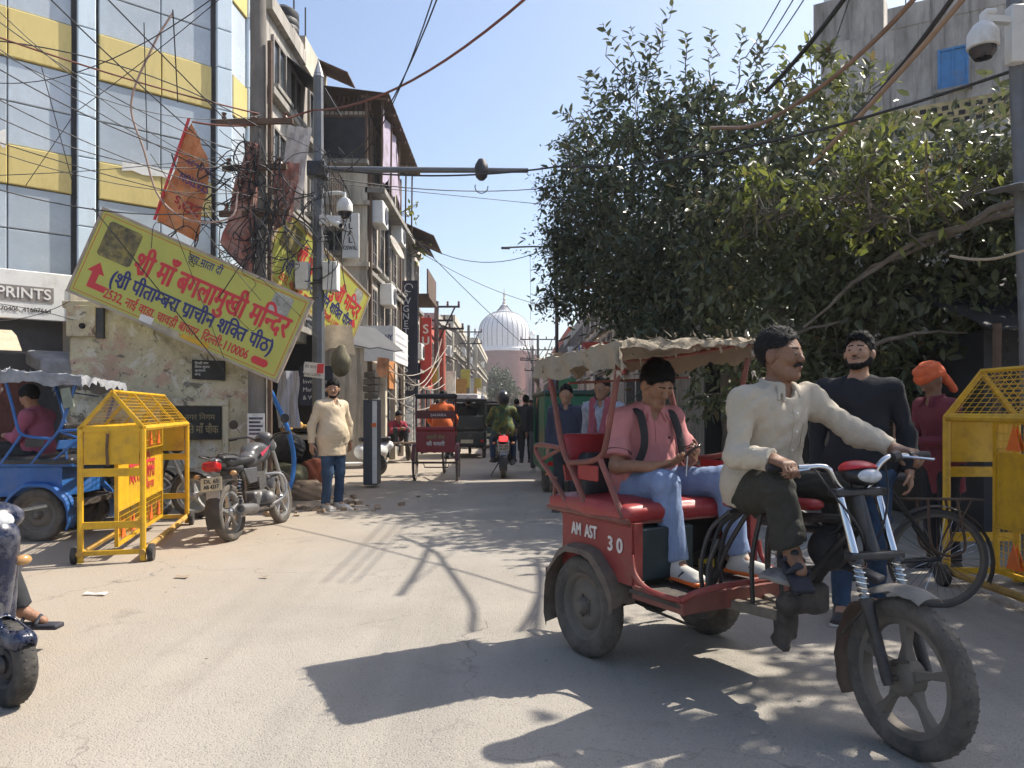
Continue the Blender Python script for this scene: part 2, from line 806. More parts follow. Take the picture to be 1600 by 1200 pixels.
def creases(amp, freq, seed=0):
	"""sharper cloth creases on top of soft folds"""
	r = np.random.default_rng(seed)
	soft = folds(amp * .8, freq * .55, seed + 50)
	ks = [(lambda d: d / np.linalg.norm(d) * freq * (.8 + .5 * i))(r.normal(size=3)) for i in range(4)]
	ws = [r.normal(size=3) * freq * .35 for i in range(4)]
	ms = [r.normal(size=3) * 7 for i in range(4)]

	def fn(X, Y, Z):
		out = 0
		for k, w, m in zip(ks, ws, ms):
			s = np.abs(np.sin(k[0] * X + k[1] * Y + k[2] * Z + 1.6 * np.sin(w[0] * X + w[1] * Y + w[2] * Z)))
			g = .5 + .5 * np.sin(m[0] * X + m[1] * Y + m[2] * Z + w[0])
			out = out + (np.sqrt(s + .02) - .75) * g
		return soft(X, Y, Z) - out * amp * .75
	return fn


# ------------------------------------------------------------------ people
def skin_mat(kind):
	c = {'brown': (0.29, 0.155, 0.095), 'dark': (0.20, 0.105, 0.064), 'tan': (0.38, 0.215, 0.135)}[kind]
	return mat('skin_' + kind, c, rough=0.5, var=0.22, scale=22, bump=0.2, bscale=170, spec=0.4, sss=0.08)


def head_volume(S, c, f, u, s=1.0, nose=1.0, jaw=1.0):
	f, u = Vector(f).normalized(), Vector(u)
	u = (u - f * u.dot(f)).normalized()
	l = u.cross(f)
	c = Vector(c)
	P = lambda a, b, d: c + (f * a + l * b + u * d) * s
	R = Matrix((f, l, u)).transposed()
	S.ell(P(-.012, 0, .032), (.098 * s, .078 * s, .090 * s), .01, 0, R)
	S.cone(P(.018, 0, .0), P(.034, 0, -.068), .069 * s, .047 * s, .03)
	for q in (-1, 1):
		S.cone(P(.0, .044 * q * jaw, -.05), P(.058, .016 * q, -.092), .030 * s, .024 * s, .02)
		S.ell(P(.058, .040 * q, -.018), .026 * s, .02)
		S.ell(P(-.008, .083 * q, -.004), (.024 * s, .014 * s, .034 * s), .008, 0, R)
		S.cone(P(.076, .014 * q, .028), P(.068, .050 * q, .026), .012 * s, .011 * s, .014)
	S.ell(P(.070, 0, -.095), .021 * s, .016)
	for q in (-1, 1):
		S.ell(P(.100, .032 * q, .006), (.017 * s, .021 * s, .013 * s), .008, 1, R)
		S.ell(P(.076, .032 * q, .0035), .0165 * s, .004)
		S.cone(P(.089, .020 * q, .0125), P(.084, .045 * q, .010), .0056 * s, .005 * s, .006)
		S.cone(P(.087, .020 * q, -.0078), P(.082, .045 * q, -.0068), .0042 * s, .004 * s, .006)
	S.cone(P(.085, 0, .020), P(.105, 0, -.022), .0085 * s, .0135 * s, .014)
	for q in (-1, 1):
		S.ell(P(.098, .0135 * q * nose, -.027), .0095 * s, .008)
	S.cone(P(.084, -.019, -.054), P(.094, 0, -.052), .006 * s, .0075 * s, .006)
	S.cone(P(.084, .019, -.054), P(.094, 0, -.052), .006 * s, .0075 * s, .006)
	S.cone(P(.083, -.017, -.064), P(.090, 0, -.067), .006 * s, .0085 * s, .006)
	S.cone(P(.083, .017, -.064), P(.090, 0, -.067), .006 * s, .0085 * s, .006)
	return P, R


def hand_volume(S, w, d, n, thumb, curl=0.6, s=1.0, spread=0.0):
	"""wrist, pointing direction, palm normal (the side the fingers curl to), direction of the thumb side"""
	w, d = Vector(w), Vector(d).normalized()
	n = Vector(n)
	n = (n - d * n.dot(d)).normalized()
	t = Vector(thumb)
	t = (t - d * t.dot(d) - n * t.dot(n)).normalized()
	R = Matrix((d, t, n)).transposed()
	S.cone(w - d * .03, w + d * .02, .026 * s, .026 * s, .02, flat=(n, .8))
	S.box(w + d * .055 * s, (.047 * s, .041 * s, .015 * s), .012, .015, 0, R)
	lens = (.070, .078, .073, .058)
	for i in range(4):
		o = (1.5 - i) * .0205 * s
		b = w + d * .095 * s + t * o
		dd = (d + t * spread * (1.5 - i) * .3).normalized()
		a = 0.0
		r = .0092 * s
		for j, q in enumerate((.45, .32, .25)):
			a += curl * (0.9 if j == 0 else 1.0)
			e = b + (dd * math.cos(a) + n * math.sin(a)) * lens[i] * q * s
			S.cone(b, e, r, r * .9, .004)
			b = e
			r *= .92
	b = w + d * .025 * s + t * .030 * s + n * .004
	e = b + (d * .55 + t * .75 + n * .25).normalized() * .042 * s
	S.cone(b, e, .0135 * s, .0115 * s, .012)
	e2 = e + (d * .85 + t * .25 + n * (.25 + curl * .5)).normalized() * .034 * s
	S.cone(e, e2, .011 * s, .0095 * s, .006)
	e3 = e2 + (d * .8 - t * .1 + n * (.3 + curl * .6)).normalized() * .026 * s
	S.cone(e2, e3, .0095 * s, .0085 * s, .004)
	return R


def strands(o, root, mt, R, length, n, name):
	"""short tapering locks standing off a hair volume"""
	me = o.data
	k = len(me.vertices)
	if k < 10:
		return
	co = np.empty(k * 3, np.float32)
	no = np.empty(k * 3, np.float32)
	me.vertices.foreach_get('co', co)
	me.vertices.foreach_get('normal', no)
	co, no = co.reshape(-1, 3), no.reshape(-1, 3)
	r = np.random.default_rng(k)
	i = r.integers(0, k, n)
	f, l, u = (np.array(R.col[j]) for j in range(3))
	d = -f * .5 - u * .55 + r.normal(size=(n, 3)) * .55
	nn = no[i]
	d -= nn * (d * nn).sum(1, keepdims=True)
	d = d / (np.linalg.norm(d, axis=1, keepdims=True) + 1e-6) + nn * (.10 + .30 * r.random((n, 1)))
	L = length * (.5 + .8 * r.random((n, 1)))
	w = np.cross(d, nn)
	w = w / (np.linalg.norm(w, axis=1, keepdims=True) + 1e-6) * .0016
	p = co[i] - nn * .002
	q = p + d * L * .55 + nn * .002
	v = np.stack([p - w, p + w, q + w * .8, q - w * .8, p + d * L], 1).reshape(-1, 3)
	fs = []
	for j in range(n):
		fs += [(j * 5, j * 5 + 1, j * 5 + 2, j * 5 + 3), (j * 5 + 3, j * 5 + 2, j * 5 + 4)]
	m2 = bpy.data.meshes.new(name)
	m2.from_pydata(v.tolist(), [], fs)
	m2.materials.append(mt)
	s = link_mesh(name, m2, o)
	s['kind'] = 'stuff'


def cloth_patch(shirt, name, mt, ys, zs, off, n=(6, 10), frm=(1, 0, 0)):
	"""a piece sewn on the front of a garment: lies on its surface"""
	from mathutils.bvhtree import BVHTree
	me = shirt.data
	bv = BVHTree.FromPolygons([v.co for v in me.vertices], [p.vertices for p in me.polygons])
	d = -Vector(frm).normalized()
	sd = Vector((0, 0, 1)).cross(-d)
	rows = []
	for j in range(n[1] + 1):
		row = []
		for i in range(n[0] + 1):
			o = sd * (ys[0] + (ys[1] - ys[0]) * i / n[0]) + Vector((0, 0, zs[0] + (zs[1] - zs[0]) * j / n[1])) - d * 3
			h = bv.ray_cast(o, d)
			if h[0] is None:
				return None
			row.append(h[0] - d * off)
		rows.append(row)
	s = MB().sheet(rows)
	k = len(s.v)
	nc = n[0] + 1
	rim = list(range(nc)) + [i * nc + nc - 1 for i in range(1, n[1] + 1)] + [n[1] * nc + j for j in range(nc - 2, -1, -1)] + [i * nc for i in range(n[1] - 1, 0, -1)]
	s.v += [tuple(Vector(s.v[i]) + d * (off + .004)) for i in rim]
	m = len(rim)
	for q in range(m):
		s.f.append((rim[q], k + q, k + (q + 1) % m, rim[(q + 1) % m]))
		s.mi.append(0)
	return s.build(name, mt, shirt)


def person(label, J, st, root_loc=(0, 0, 0), rotz=0.0, group=None, res=0.012):
	"""J: joints in the person's own space. st: what they wear."""
	root = thing('person', label, 'person', root_loc, rotz, group)
	G = {k: Vector(v) for k, v in J.items()}
	fwd = G['fwd'].normalized()
	up = (G['nk'] - G['pel']).normalized()
	fat = st.get('fat', 1.0)
	skin = skin_mat(st.get('skin', 'brown'))
	hs = st.get('hs', 1.0)
	# the body, one continuous skin
	S = Soft()
	S.cone(G['pel'], G['ch'], .135 * fat, .14 * fat, .04, flat=(fwd, .68))
	S.cone(G['ch'] + up * .05, G['nk'], .10, .055, .06, flat=(fwd, .8))
	S.cone(G['nk'] - up * .03, G['hd'] - (G['hd'] - G['nk']) * .35, .056, .054, .03)
	for q in 'RL':
		S.cone(G['ch'] + (G['sh' + q] - G['ch']) * .45, G['sh' + q], .07, .056, .05)
		S.cone(G['nk'] - up * .03, G['sh' + q], .055, .045, .06)
		sl = .74 if st.get('sleeve', 1.0) >= 1 else 1.0
		S.cone(G['sh' + q], G['sh' + q].lerp(G['el' + q], .3), .046 * fat * sl, .043 * sl, .05)
		S.cone(G['sh' + q], G['el' + q], .046 * fat * sl, .040 * sl, .02)
		S.cone(G['el' + q], G['wr' + q], .040 * sl, .027, .02)
		S.cone(G['pel'] + (G['hip' + q] - G['pel']) * .6, G['kn' + q], .076 * fat, .050, .05)
		S.cone(G['kn' + q], G['an' + q], .048, .034, .03)
		S.cone(G['an' + q], G['to' + q], .036, .026, .02)
		if st.get('hands', True):
			hd = st.get('hand' + q, {})
			dr = Vector(hd.get('d', G['wr' + q] - G['el' + q])).normalized()
			side = fwd.cross(Vector((0, 0, 1)))
			nn = Vector(hd.get('n', side * (-1 if q == 'R' else 1)))
			th = Vector(hd.get('t', fwd))
			hand_volume(S, G['wr' + q], dr, nn, th, hd.get('curl', .45), hs)
		else:
			e = G['wr' + q] + (G['wr' + q] - G['el' + q]).normalized() * .1
			S.cone(G['wr' + q], e, .03, .03, .02)
	P, R = head_volume(S, G['hd'], G['hf'], G.get('hu', Vector((0, 0, 1))), hs, st.get('nose', 1), st.get('jaw', 1))
	S.build('body', skin, root, res)
	hres = min(res, .012)
	hairm = st.get('hairmat') or mat('hair_black', (0.0045, 0.004, 0.004), rough=.6, var=.4, scale=60, bump=.35, bscale=90, stretch=(1, 1, .3), spec=.15)
	# hair
	if st.get('hair', 'short'):
		hv = st.get('hair', 'short')
		H = Soft()
		top = st.get('hairtop', .018)
		H.ell(P(-.018, 0, .040 + top * .5), ((.098 + top * .6) * hs, (.081 + top * .35) * hs, (.088 + top) * hs), .01, 0, R)
		if hv == 'swept':
			H.cone(P(.055, .03, .105), P(.085, -.035, .088), .03 * hs, .022 * hs, .03)
		line = st.get('hairline', .070)
		H.ell(P(.118, 0, line - .092), (.108 * hs, .098 * hs, .100 * hs), .008, 1, R)
		H.box(P(.0, 0, -.135), (.20 * hs, .2 * hs, .08 * hs), .02, .02, 1, R)
		H.box(P(.10, 0, -.09), (.095 * hs, .2 * hs, .080 * hs), .02, .008, 1, R)
		for q in (-1, 1):
			H.ell(P(-.004, .10 * q, -.014), (.027 * hs, .035 * hs, .036 * hs), .006, 1, R)
		ho = H.build('hair', hairm, root, hres * .8, folds(.0028, 150, 3))
		if res < .0135:
			strands(ho, root, hairm, R, .024, 2600, 'hair_strands')
	# eyes
	if st.get('eyes', True) and res < .014:
		ew = mat('eye_white', (.13, .11, .10), rough=.7, spec=.05, var=.04)
		ed = mat('eye_dark', (.010, .007, .006), rough=.5, spec=.1, var=.1)
		gz = Vector(st.get('gaze', G['hf'])).normalized()
		for q in (-1, 1):
			m = MB()
			c = P(.0785, .032 * q, .0025)
			m.ball(c, .0142 * hs, 14, 10)
			m.cur = 1
			m.ball(c + gz * .0072 * hs, .0082 * hs, 12, 9)
			m.build('eye', [ew, ed], root)
			B = Soft()
			B.cone(P(.092, .014 * q, .031), P(.080, .048 * q, .030), .0055 * hs, .004 * hs, .004)
			B.build('eyebrow', hairm, root, .005)
	elif res < .014:
		for q in (-1, 1):
			B = Soft()
			B.cone(P(.093, .014 * q, .028), P(.080, .048 * q, .027), .0052 * hs, .004 * hs, .004)
			B.build('eyebrow', hairm, root, .005)
			B = Soft()
			B.cone(P(.094, .020 * q, -.002), P(.085, .044 * q, -.001), .0026, .0022, .002)
			B.build('eyelash', hairm, root, .004)
	if res < .014:
		B = Soft()
		for q in (-1, 1):
			B.cone(P(.085, .018 * q, -.060), P(.0945, 0, -.0585), .0035 * hs, .0105 * hs, .004, flat=(R @ Vector((0, 0, 1)), .8))
		B.build('lips', mat('lips', (.17, .065, .05), rough=.45, var=.1), root, .0045)
	if st.get('moustache'):
		B = Soft()
		ms = st['moustache']
		for q in (-1, 1):
			B.cone(P(.097, .003 * q, -.042), P(.083, .028 * q, -.053), .0078 * ms, .0055 * ms, .004)
		B.build('moustache', hairm, root, .0045, folds(.0014, 400, 5))
	if st.get('beard'):
		th = st['beard']
		B = Soft()
		for q in (-1, 1):
			B.cone(P(-.004, .050 * q * st.get('jaw', 1), -.045), P(.060, .018 * q, -.094), (.030 + th) * hs, (.024 + th) * hs, .02)
			B.cone(P(-.002, .066 * q, .0), P(-.002, .052 * q, -.045), (.010 + th) * hs, (.026 + th) * hs, .02)
		B.ell(P(.070, 0, -.097), (.022 + th) * hs, .016)
		B.ell(P(.105, 0, -.045), (.045 * hs, .034 * hs, .033 * hs), .01, 1, R)
		bo_ = B.build('beard', st.get('beardmat') or hairm, root, hres * .8, folds(.0018, 330, 8))
		if res < .0135:
			strands(bo_, root, hairm, R, .009, 1500, 'beard_strands')
	if st.get('helmet'):
		m = Soft()
		m.ell(P(-.005, 0, .03), (.145, .125, .15), .01, 0, R)
		m.box(P(.12, 0, -.02), (.08, .10, .05), .03, .02, 1, R)
		m.plane(P(0, 0, -.10), R @ Vector((0, 0, -1)))
		m.build('helmet', st['helmet'], root, max(res, .012))
	# upper garment
	sm = st['shirt']
	T = Soft()
	inf = st.get('loose', .022)
	hem = G['pel'] - up * st.get('hem', .10)
	T.cone(hem, G['ch'] + up * .02, (.150 * fat + inf), (.145 * fat + inf * .8), .05, flat=(fwd, .72))
	T.cone(G['hipR'] + up * .05, G['hipL'] + up * .05, .104 * fat + inf * .75, .104 * fat + inf * .75, .06, flat=(fwd, .98))
	if st.get('belly'):
		T.ell(G['pel'] + up * .14 + fwd * .045, .13 * fat, .14)
	T.cone(G['ch'] + up * .05, G['nk'] - up * .012, .118, .066, .06, flat=(fwd, .82))
	for q in 'RL':
		T.cone(G['ch'] + up * .05 + (G['sh' + q] - G['ch']) * .4, G['sh' + q], .088, .056, .06)
		T.cone(G['nk'] - up * .030, G['sh' + q] - up * .004, .062, .050, .06)
		slv = st.get('sleeve', 1.0)
		if slv >= 1.0:
			T.cone(G['sh' + q], G['sh' + q].lerp(G['el' + q], .28), .058 * fat, .056, .06)
			T.cone(G['sh' + q], G['el' + q], .058 * fat, .057, .018)
			T.cone(G['el' + q], G['wr' + q].lerp(G['el' + q], st.get('cuff', .04)), .058, .044, .018, cut=(False, True))
		else:
			T.cone(G['sh' + q], G['sh' + q].lerp(G['el' + q], .25), .060 * fat, .062 * fat, .06)
			T.cone(G['sh' + q], G['sh' + q].lerp(G['el' + q], slv), .060 * fat, .070 * fat, .018, cut=(False, True))
	C = Soft()
	if st.get('collar', True):
		cd = (G['hd'] - G['nk']).normalized()
		for a in range(-24, 25):
			an = a / 24 * 2.5
			side = up.cross(fwd)
			dv = -fwd * math.cos(an) + side * math.sin(an)
			r = .062
			b = G['nk'] + dv * (r + .010) + cd * (.046 - .016 * (1 - math.cos(an)))
			C.cone(b - cd * .025, b + cd * .018 + dv * .004, .0085, .006, .008)
		for q in (-1, 1):
			side = up.cross(fwd) * q
			b = G['nk'] + fwd * .070 + side * .036 + up * .030
			C.cone(b + side * .016 - fwd * .01, b + side * .050 - up * .072 + fwd * .030, .012, .007, .012)
			C.cone(b - up * .005, b + side * .024 - up * .080 + fwd * .044, .011, .007, .012)
	if st.get('collar', True):
		T.cone(G['nk'] + up * .012, G['nk'] + up * .10, .060, .062, .010, 1)
		T.cone(G['nk'] + fwd * .05 + up * .05, G['nk'] + fwd * .105 - up * st.get('vneck', .05), .052, .010, .012, 1)
	else:
		T.cone(G['nk'] + up * .012, G['nk'] + up * .09, .070, .070, .012, 1)
	T.plane(hem - up * .02, -up)
	mf = st.get('shirt_fn')
	T.build(st.get('shirt_name', 'shirt'), sm, root, res, creases(st.get('fold', .008), 31, st.get('seed', 1)), mf)
	if C.p:
		C.build('collar', st.get('collar_mat', sm), root, min(res, .007))
	# trousers
	B = Soft()
	B.cone(G['hipR'], G['hipL'], .104 * fat, .104 * fat, .05, flat=(fwd, .95))
	B.cone(G['pel'], G['pel'] + up * .06, .14 * fat, .14 * fat, .04, flat=(fwd, .72))
	tw = st.get('leg', 1.0)
	for q in 'RL':
		kn, an = G['kn' + q], G['an' + q]
		B.cone(G['hip' + q], kn, .098 * fat * tw, .074 * tw, .05)
		B.cone(kn, an.lerp(kn, st.get('hemleg', .02)), .073 * tw, .058 * tw * st.get('flare', 1.0), .03, cut=(False, True))
	B.build('trousers', st['trousers'], root, res, creases(st.get('fold', .008) * .9, 32, st.get('seed', 1) + 9))
	# footwear
	for q in 'RL':
		sp = st.get('shoes')
		if sp is None:
			continue
		an, to = G['an' + q], G['to' + q]
		dv = (to - an)
		fd = Vector(st.get('foot' + q, (dv.x, dv.y, 0))).normalized()
		fu = Vector(st.get('footup', (0, 0, 1)))
		fu = (fu - fd * fu.dot(fd)).normalized()
		sd = fu.cross(fd)
		Rf = Matrix((fd, sd, fu)).transposed()
		sole = to - fu * (.028)
		C = Soft()
		b = an - fu * ((an - sole).dot(fu))
		if st.get('sandal'):
			C.box(b + fd * .075, (.140, .046, .016), .012, .01, 0, Rf)
			strap = Soft()
			strap.cone(b + fd * .10 + fu * .02 - sd * .045, b + fd * .10 + fu * .05, .012, .014, .02)
			strap.cone(b + fd * .10 + fu * .02 + sd * .045, b + fd * .10 + fu * .05, .012, .014, .02)
			strap.cone(b + fd * .02 + fu * .03 - sd * .045, b + fd * .03 + fu * .075, .010, .012, .02)
			strap.cone(b + fd * .02 + fu * .03 + sd * .045, b + fd * .03 + fu * .075, .010, .012, .02)
			o = C.build('sandal', sp, root, min(res, .010))
			strap.build('strap', sp, o, min(res, .010))
		else:
			C.cone(an + fu * .015, b + fu * .06, .045, .048, .03)
			C.cone(b + fu * .045 - fd * .01, b + fd * .17 + fu * .032, .046, .036, .03)
			C.box(b + fd * .075 + fu * .022, (.140, .047, .022), .018, .02, 0, Rf)
			C.plane(b, -fu)
			o = C.build('shoe', sp, root, min(res, .010))
			m = Soft()
			m.box(b + fd * .075 + fu * .010, (.146, .052, .013), .010, .01, 0, Rf)
			m.build('sole', st.get('sole', sp), o, min(res, .010))
	return root, P, R
# ------------------------------------------------------------------ ground and road
def road_material():
	m = bpy.data.materials.new('worn_road')
	m.use_nodes = True
	nt = m.node_tree
	N, L = nt.nodes, nt.links
	b = N['Principled BSDF']
	b.inputs['Roughness'].default_value = 0.85
	b.inputs['Specular IOR Level'].default_value = 0.3
	tc = N.new('ShaderNodeTexCoord')
	P = tc.outputs['Object']

	def noise(scale, detail=6, rough=.6, sc=None):
		src = P
		if sc:
			mp = N.new('ShaderNodeMapping')
			mp.inputs['Scale'].default_value = sc
			L.new(P, mp.inputs[0])
			src = mp.outputs[0]
		n = N.new('ShaderNodeTexNoise')
		n.inputs['Scale'].default_value = scale
		n.inputs['Detail'].default_value = detail
		n.inputs['Roughness'].default_value = rough
		L.new(src, n.inputs['Vector'])
		return n.outputs[0]

	def rng(v, a, b_, c=0., d=1.):
		r = N.new('ShaderNodeMapRange')
		for i, x in enumerate((a, b_, c, d)):
			r.inputs[i + 1].default_value = x
		L.new(v, r.inputs[0])
		return r.outputs[0]

	def mix(f, a, b_):
		x = N.new('ShaderNodeMix')
		x.data_type = 'RGBA'
		L.new(f, x.inputs[0])
		for i, c in ((6, a), (7, b_)):
			if isinstance(c, tuple):
				x.inputs[i].default_value = (*c, 1)
			else:
				L.new(c, x.inputs[i])
		return x.outputs[2]

	def math_(op, a, b_):
		x = N.new('ShaderNodeMath')
		x.operation = op
		for i, c in enumerate((a, b_)):
			if isinstance(c, (int, float)):
				x.inputs[i].default_value = c
			else:
				L.new(c, x.inputs[i])
		return x.outputs[0]
	base = mix(rng(noise(0.9), .35, .65), (.245, .222, .190), (.315, .287, .248))
	streak = rng(noise(1.0, 5, .55, (2.2, .16, 1)), .50, .66, 0, .55)
	base = mix(streak, base, (.185, .170, .148))
	vo = N.new('ShaderNodeTexVoronoi')
	vo.inputs['Scale'].default_value = 75
	L.new(P, vo.inputs['Vector'])
	chip = rng(vo.outputs['Distance'], .10, .42)
	sp = N.new('ShaderNodeTexNoise')
	sp.inputs['Scale'].default_value = 150
	sp.inputs['Detail'].default_value = 3
	L.new(P, sp.inputs['Vector'])
	speck = rng(sp.outputs[0], .38, .66)
	base = mix(math_('MULTIPLY', speck, .45), base, (.43, .40, .35))
	base = mix(math_('MULTIPLY', rng(noise(60, 2), .62, .70), .35), base, (.075, .070, .066))
	# dust gathered along the edges
	sx = N.new('ShaderNodeSeparateXYZ')
	L.new(P, sx.inputs[0])
	edge = math_('ADD', sx.outputs[0], math_('MULTIPLY', math_('SUBTRACT', noise(.55, 5), .5), 2.4))
	edge = math_('ADD', edge, math_('MULTIPLY', sx.outputs[1], -.055))
	dust = rng(edge, -1.6, -3.0)
	dust2 = math_('MULTIPLY', dust, rng(noise(5, 8, .75), .30, .60, .45, 1.0))
	base = mix(dust2, base, (.335, .28, .218))
	blot = rng(noise(1.7, 8, .7), .60, .72, 0, .5)
	base = mix(blot, base, (.135, .120, .100))
	# hairline cracks
	vc = N.new('ShaderNodeTexVoronoi')
	vc.feature = 'DISTANCE_TO_EDGE'
	vc.inputs['Scale'].default_value = .55
	wn = N.new('ShaderNodeTexNoise')
	wn.inputs['Scale'].default_value = 3
	wn.inputs['Detail'].default_value = 8
	L.new(P, wn.inputs['Vector'])
	wv = N.new('ShaderNodeVectorMath')
	wv.operation = 'MULTIPLY_ADD'
	L.new(wn.outputs['Color'], wv.inputs[0])
	wv.inputs[1].default_value = (.7, .7, .7)
	L.new(P, wv.inputs[2])
	L.new(wv.outputs[0], vc.inputs['Vector'])
	crack = math_('MULTIPLY', rng(vc.outputs['Distance'], .006, .0), rng(noise(.4, 3), .45, .6, 0, .75))
	base = mix(crack, base, (.07, .065, .06))
	L.new(base, b.inputs['Base Color'])
	bp = N.new('ShaderNodeBump')
	bp.inputs['Strength'].default_value = .55
	bp.inputs['Distance'].default_value = .012
	hs = math_('ADD', math_('MULTIPLY', chip, .5), math_('ADD', noise(3, 6), math_('MULTIPLY', noise(40, 3), .6)))
	L.new(hs, bp.inputs['Height'])
	L.new(bp.outputs[0], b.inputs['Normal'])
	return m


M_dust = mat('dusty_ground', (.25, .205, .155), rough=.95, var=.25, scale=1.5, bump=.5, bscale=12, dirt=.5, dirtcol=(.14, .12, .10))
m = MB().sheet([[(-1500, -200, -.004), (1500, -200, -.004)], [(-1500, 3000, -.004), (1500, 3000, -.004)]])
struct(m.build('ground', M_dust))
rows = []
for y in [-8 + 2 * i for i in range(40)] + [80, 120, 200, 255]:
	r = []
	for x in [-9 + i for i in range(19)]:
		r.append((x, y, .004 + (0.003 * math.sin(x * 1.3 + y * .35) * math.sin(y * .8) + .003 if y > 2 else .0)))
	rows.append(r)
m = MB().sheet(rows)
struct(m.build('road', road_material()))

# ------------------------------------------------------------------ shared building materials
M_plaster = mat('stained_plaster', (.60, .54, .44), rough=.9, var=.2, scale=1.6, bump=.4, bscale=22, streak=.75, dirt=.6, dirtcol=(.24, .20, .155), dscale=1.3, stretch=(1, 1, .45))
M_plaster2 = mat('grey_plaster', (.44, .41, .37), rough=.92, var=.25, scale=2, bump=.4, bscale=18, streak=.8, dirt=.7, dirtcol=(.16, .145, .125), dscale=1.1, stretch=(1, 1, .4))
M_cream = mat('cream_plaster', (.55, .50, .40), rough=.88, streak=.6, var=.14, scale=2, bump=.25, bscale=25, dirt=.45, dirtcol=(.22, .19, .15), dscale=1.4, stretch=(1, 1, .4))
M_conc = mat('bare_concrete', (.30, .285, .255), rough=.95, streak=.5, var=.2, scale=3, bump=.4, bscale=30, dirt=.6, dirtcol=(.11, .10, .09), stretch=(1, 1, .5))
M_redwall = mat('red_painted_wall', (.42, .095, .06), rough=.8, var=.18, scale=2, bump=.2, dirt=.4)
M_frame = mat('window_frame_paint', (.22, .20, .18), rough=.6, var=.2, dirt=.4)
M_blueframe = mat('blue_shutter_paint', (.04, .20, .45), rough=.55, var=.2, dirt=.3)
M_pane = mat('dusty_pane', (.045, .055, .065), rough=.18, var=.5, scale=1.2, dirt=.3, dirtcol=(.2, .19, .17))
M_dark = mat('shade_painted_interior', (.012, .012, .013), rough=.9, var=.4)  # near-black colour stands in for shade inside openings and cavities
M_shutter = mat('roller_shutter', (.24, .25, .26), rough=.5, metal=.4, var=.15, dirt=.5)
M_rust = mat('rusty_sheet', (.12, .075, .05), rough=.85, var=.4, scale=5, bump=.3, dirt=.5, dirtcol=(.05, .045, .04))
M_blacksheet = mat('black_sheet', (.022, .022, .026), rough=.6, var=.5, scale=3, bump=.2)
M_white = mat('white_paint', (.72, .72, .70), rough=.55, var=.06, dirt=.3, dirtcol=(.35, .32, .28))
M_wire = mat('black_cable', (.018, .018, .02), rough=.6, var=.3)
M_steel = mat('galvanised_steel', (.33, .34, .36), rough=.45, metal=.55, var=.15, scale=8, dirt=.4)
M_darksteel = mat('dark_steel', (.05, .05, .055), rough=.5, metal=.5, var=.3, dirt=.4)
_WINM = {}


def window(parent, c, w, h, rotz=0.0, fm=None, pm=None, sill=True, mull=1, bars=0, proud=.03):
	"""c: centre on the wall face; the window looks along its own +Y turned by rotz"""
	key = (round(w, 2), round(h, 2), mull, bars, (fm or M_frame).name, (pm or M_pane).name)
	if key not in _WINM:
		t = .05
		m = MB()
		m.bb((-w / 2, -.02, -h / 2), (-w / 2 + t, proud + .02, h / 2)).bb((w / 2 - t, -.02, -h / 2), (w / 2, proud + .02, h / 2))
		m.bb((-w / 2 + t, -.02, h / 2 - t), (w / 2 - t, proud + .018, h / 2)).bb((-w / 2 + t, -.02, -h / 2), (w / 2 - t, proud + .018, -h / 2 + t))
		for i in range(mull):
			x = -w / 2 + w * (i + 1) / (mull + 1)
			m.bb((x - .02, -.01, -h / 2 + t), (x + .02, proud + .01, h / 2 - t))
		for i in range(bars):
			z = -h / 2 + h * (i + 1) / (bars + 1)
			m.bb((-w / 2 + t, proud + .012, z - .008), (w / 2 - t, proud + .026, z + .008))
		p = MB().bb((-w / 2 + .03, -.05, -h / 2 + .03), (w / 2 - .03, .004, h / 2 - .03))
		s = MB().bb((-w / 2 - .08, -.02, -h / 2 - .09), (w / 2 + .08, .16, -h / 2 - .01))
		_WINM[key] = (m.mesh('window', fm or M_frame), p.mesh('pane', pm or M_pane), s.mesh('sill', M_conc))
	a, b, s = _WINM[key]
	o = link_mesh('window', a, parent, c)
	o.rotation_euler = (0, 0, rotz)
	link_mesh('pane', b, o)
	if sill:
		link_mesh('sill', s, o)
	return o


def shutter(parent, c, w, h, rotz, mt=None):
	m = MB()
	n = int(h / .085)
	for i in range(n):
		z = -h / 2 + h * i / n
		m.bb((-w / 2, -.02, z), (w / 2, .012 + .012 * (i % 2), z + h / n - .004))
	o = m.build('shutter', mt or M_shutter, parent, c)
	o.rotation_euler = (0, 0, rotz)
	return o


def slanted_awning(parent, a, b, out, drop, mt, name='awning', th=.03, sagn=0):
	"""sheet from the wall line a-b outwards"""
	a, b = Vector(a), Vector(b)
	n = 9
	rows = []
	for j in range(5):
		t = j / 4
		rows.append([a.lerp(b, i / (n - 1)) + Vector(out) * t - Vector((0, 0, drop * t + .02 * math.sin(i * 2.1) * sagn * t)) for i in range(n)])
	return MB().sheet(rows, th).build(name, mt, parent)


def ac_unit(parent, c, rotz):
	m = MB().bb((-.38, 0, -.26), (.38, .30, .26))
	o = m.build('air_conditioner', M_white, parent, c, bevel=.015)
	o.rotation_euler = (0, 0, rotz)
	g = MB().lathe([(.02, 0), (.19, .004), (.21, .02), (.20, .03)], (-.08, .29, 0), (0, 1, 0), 20)
	g.build('fan_grille', M_darksteel, o)
	return o


RX = -math.pi / 2      # window looking along +X
LX = math.pi / 2       # window looking along -X
FY = math.pi           # window looking along -Y (towards the camera)

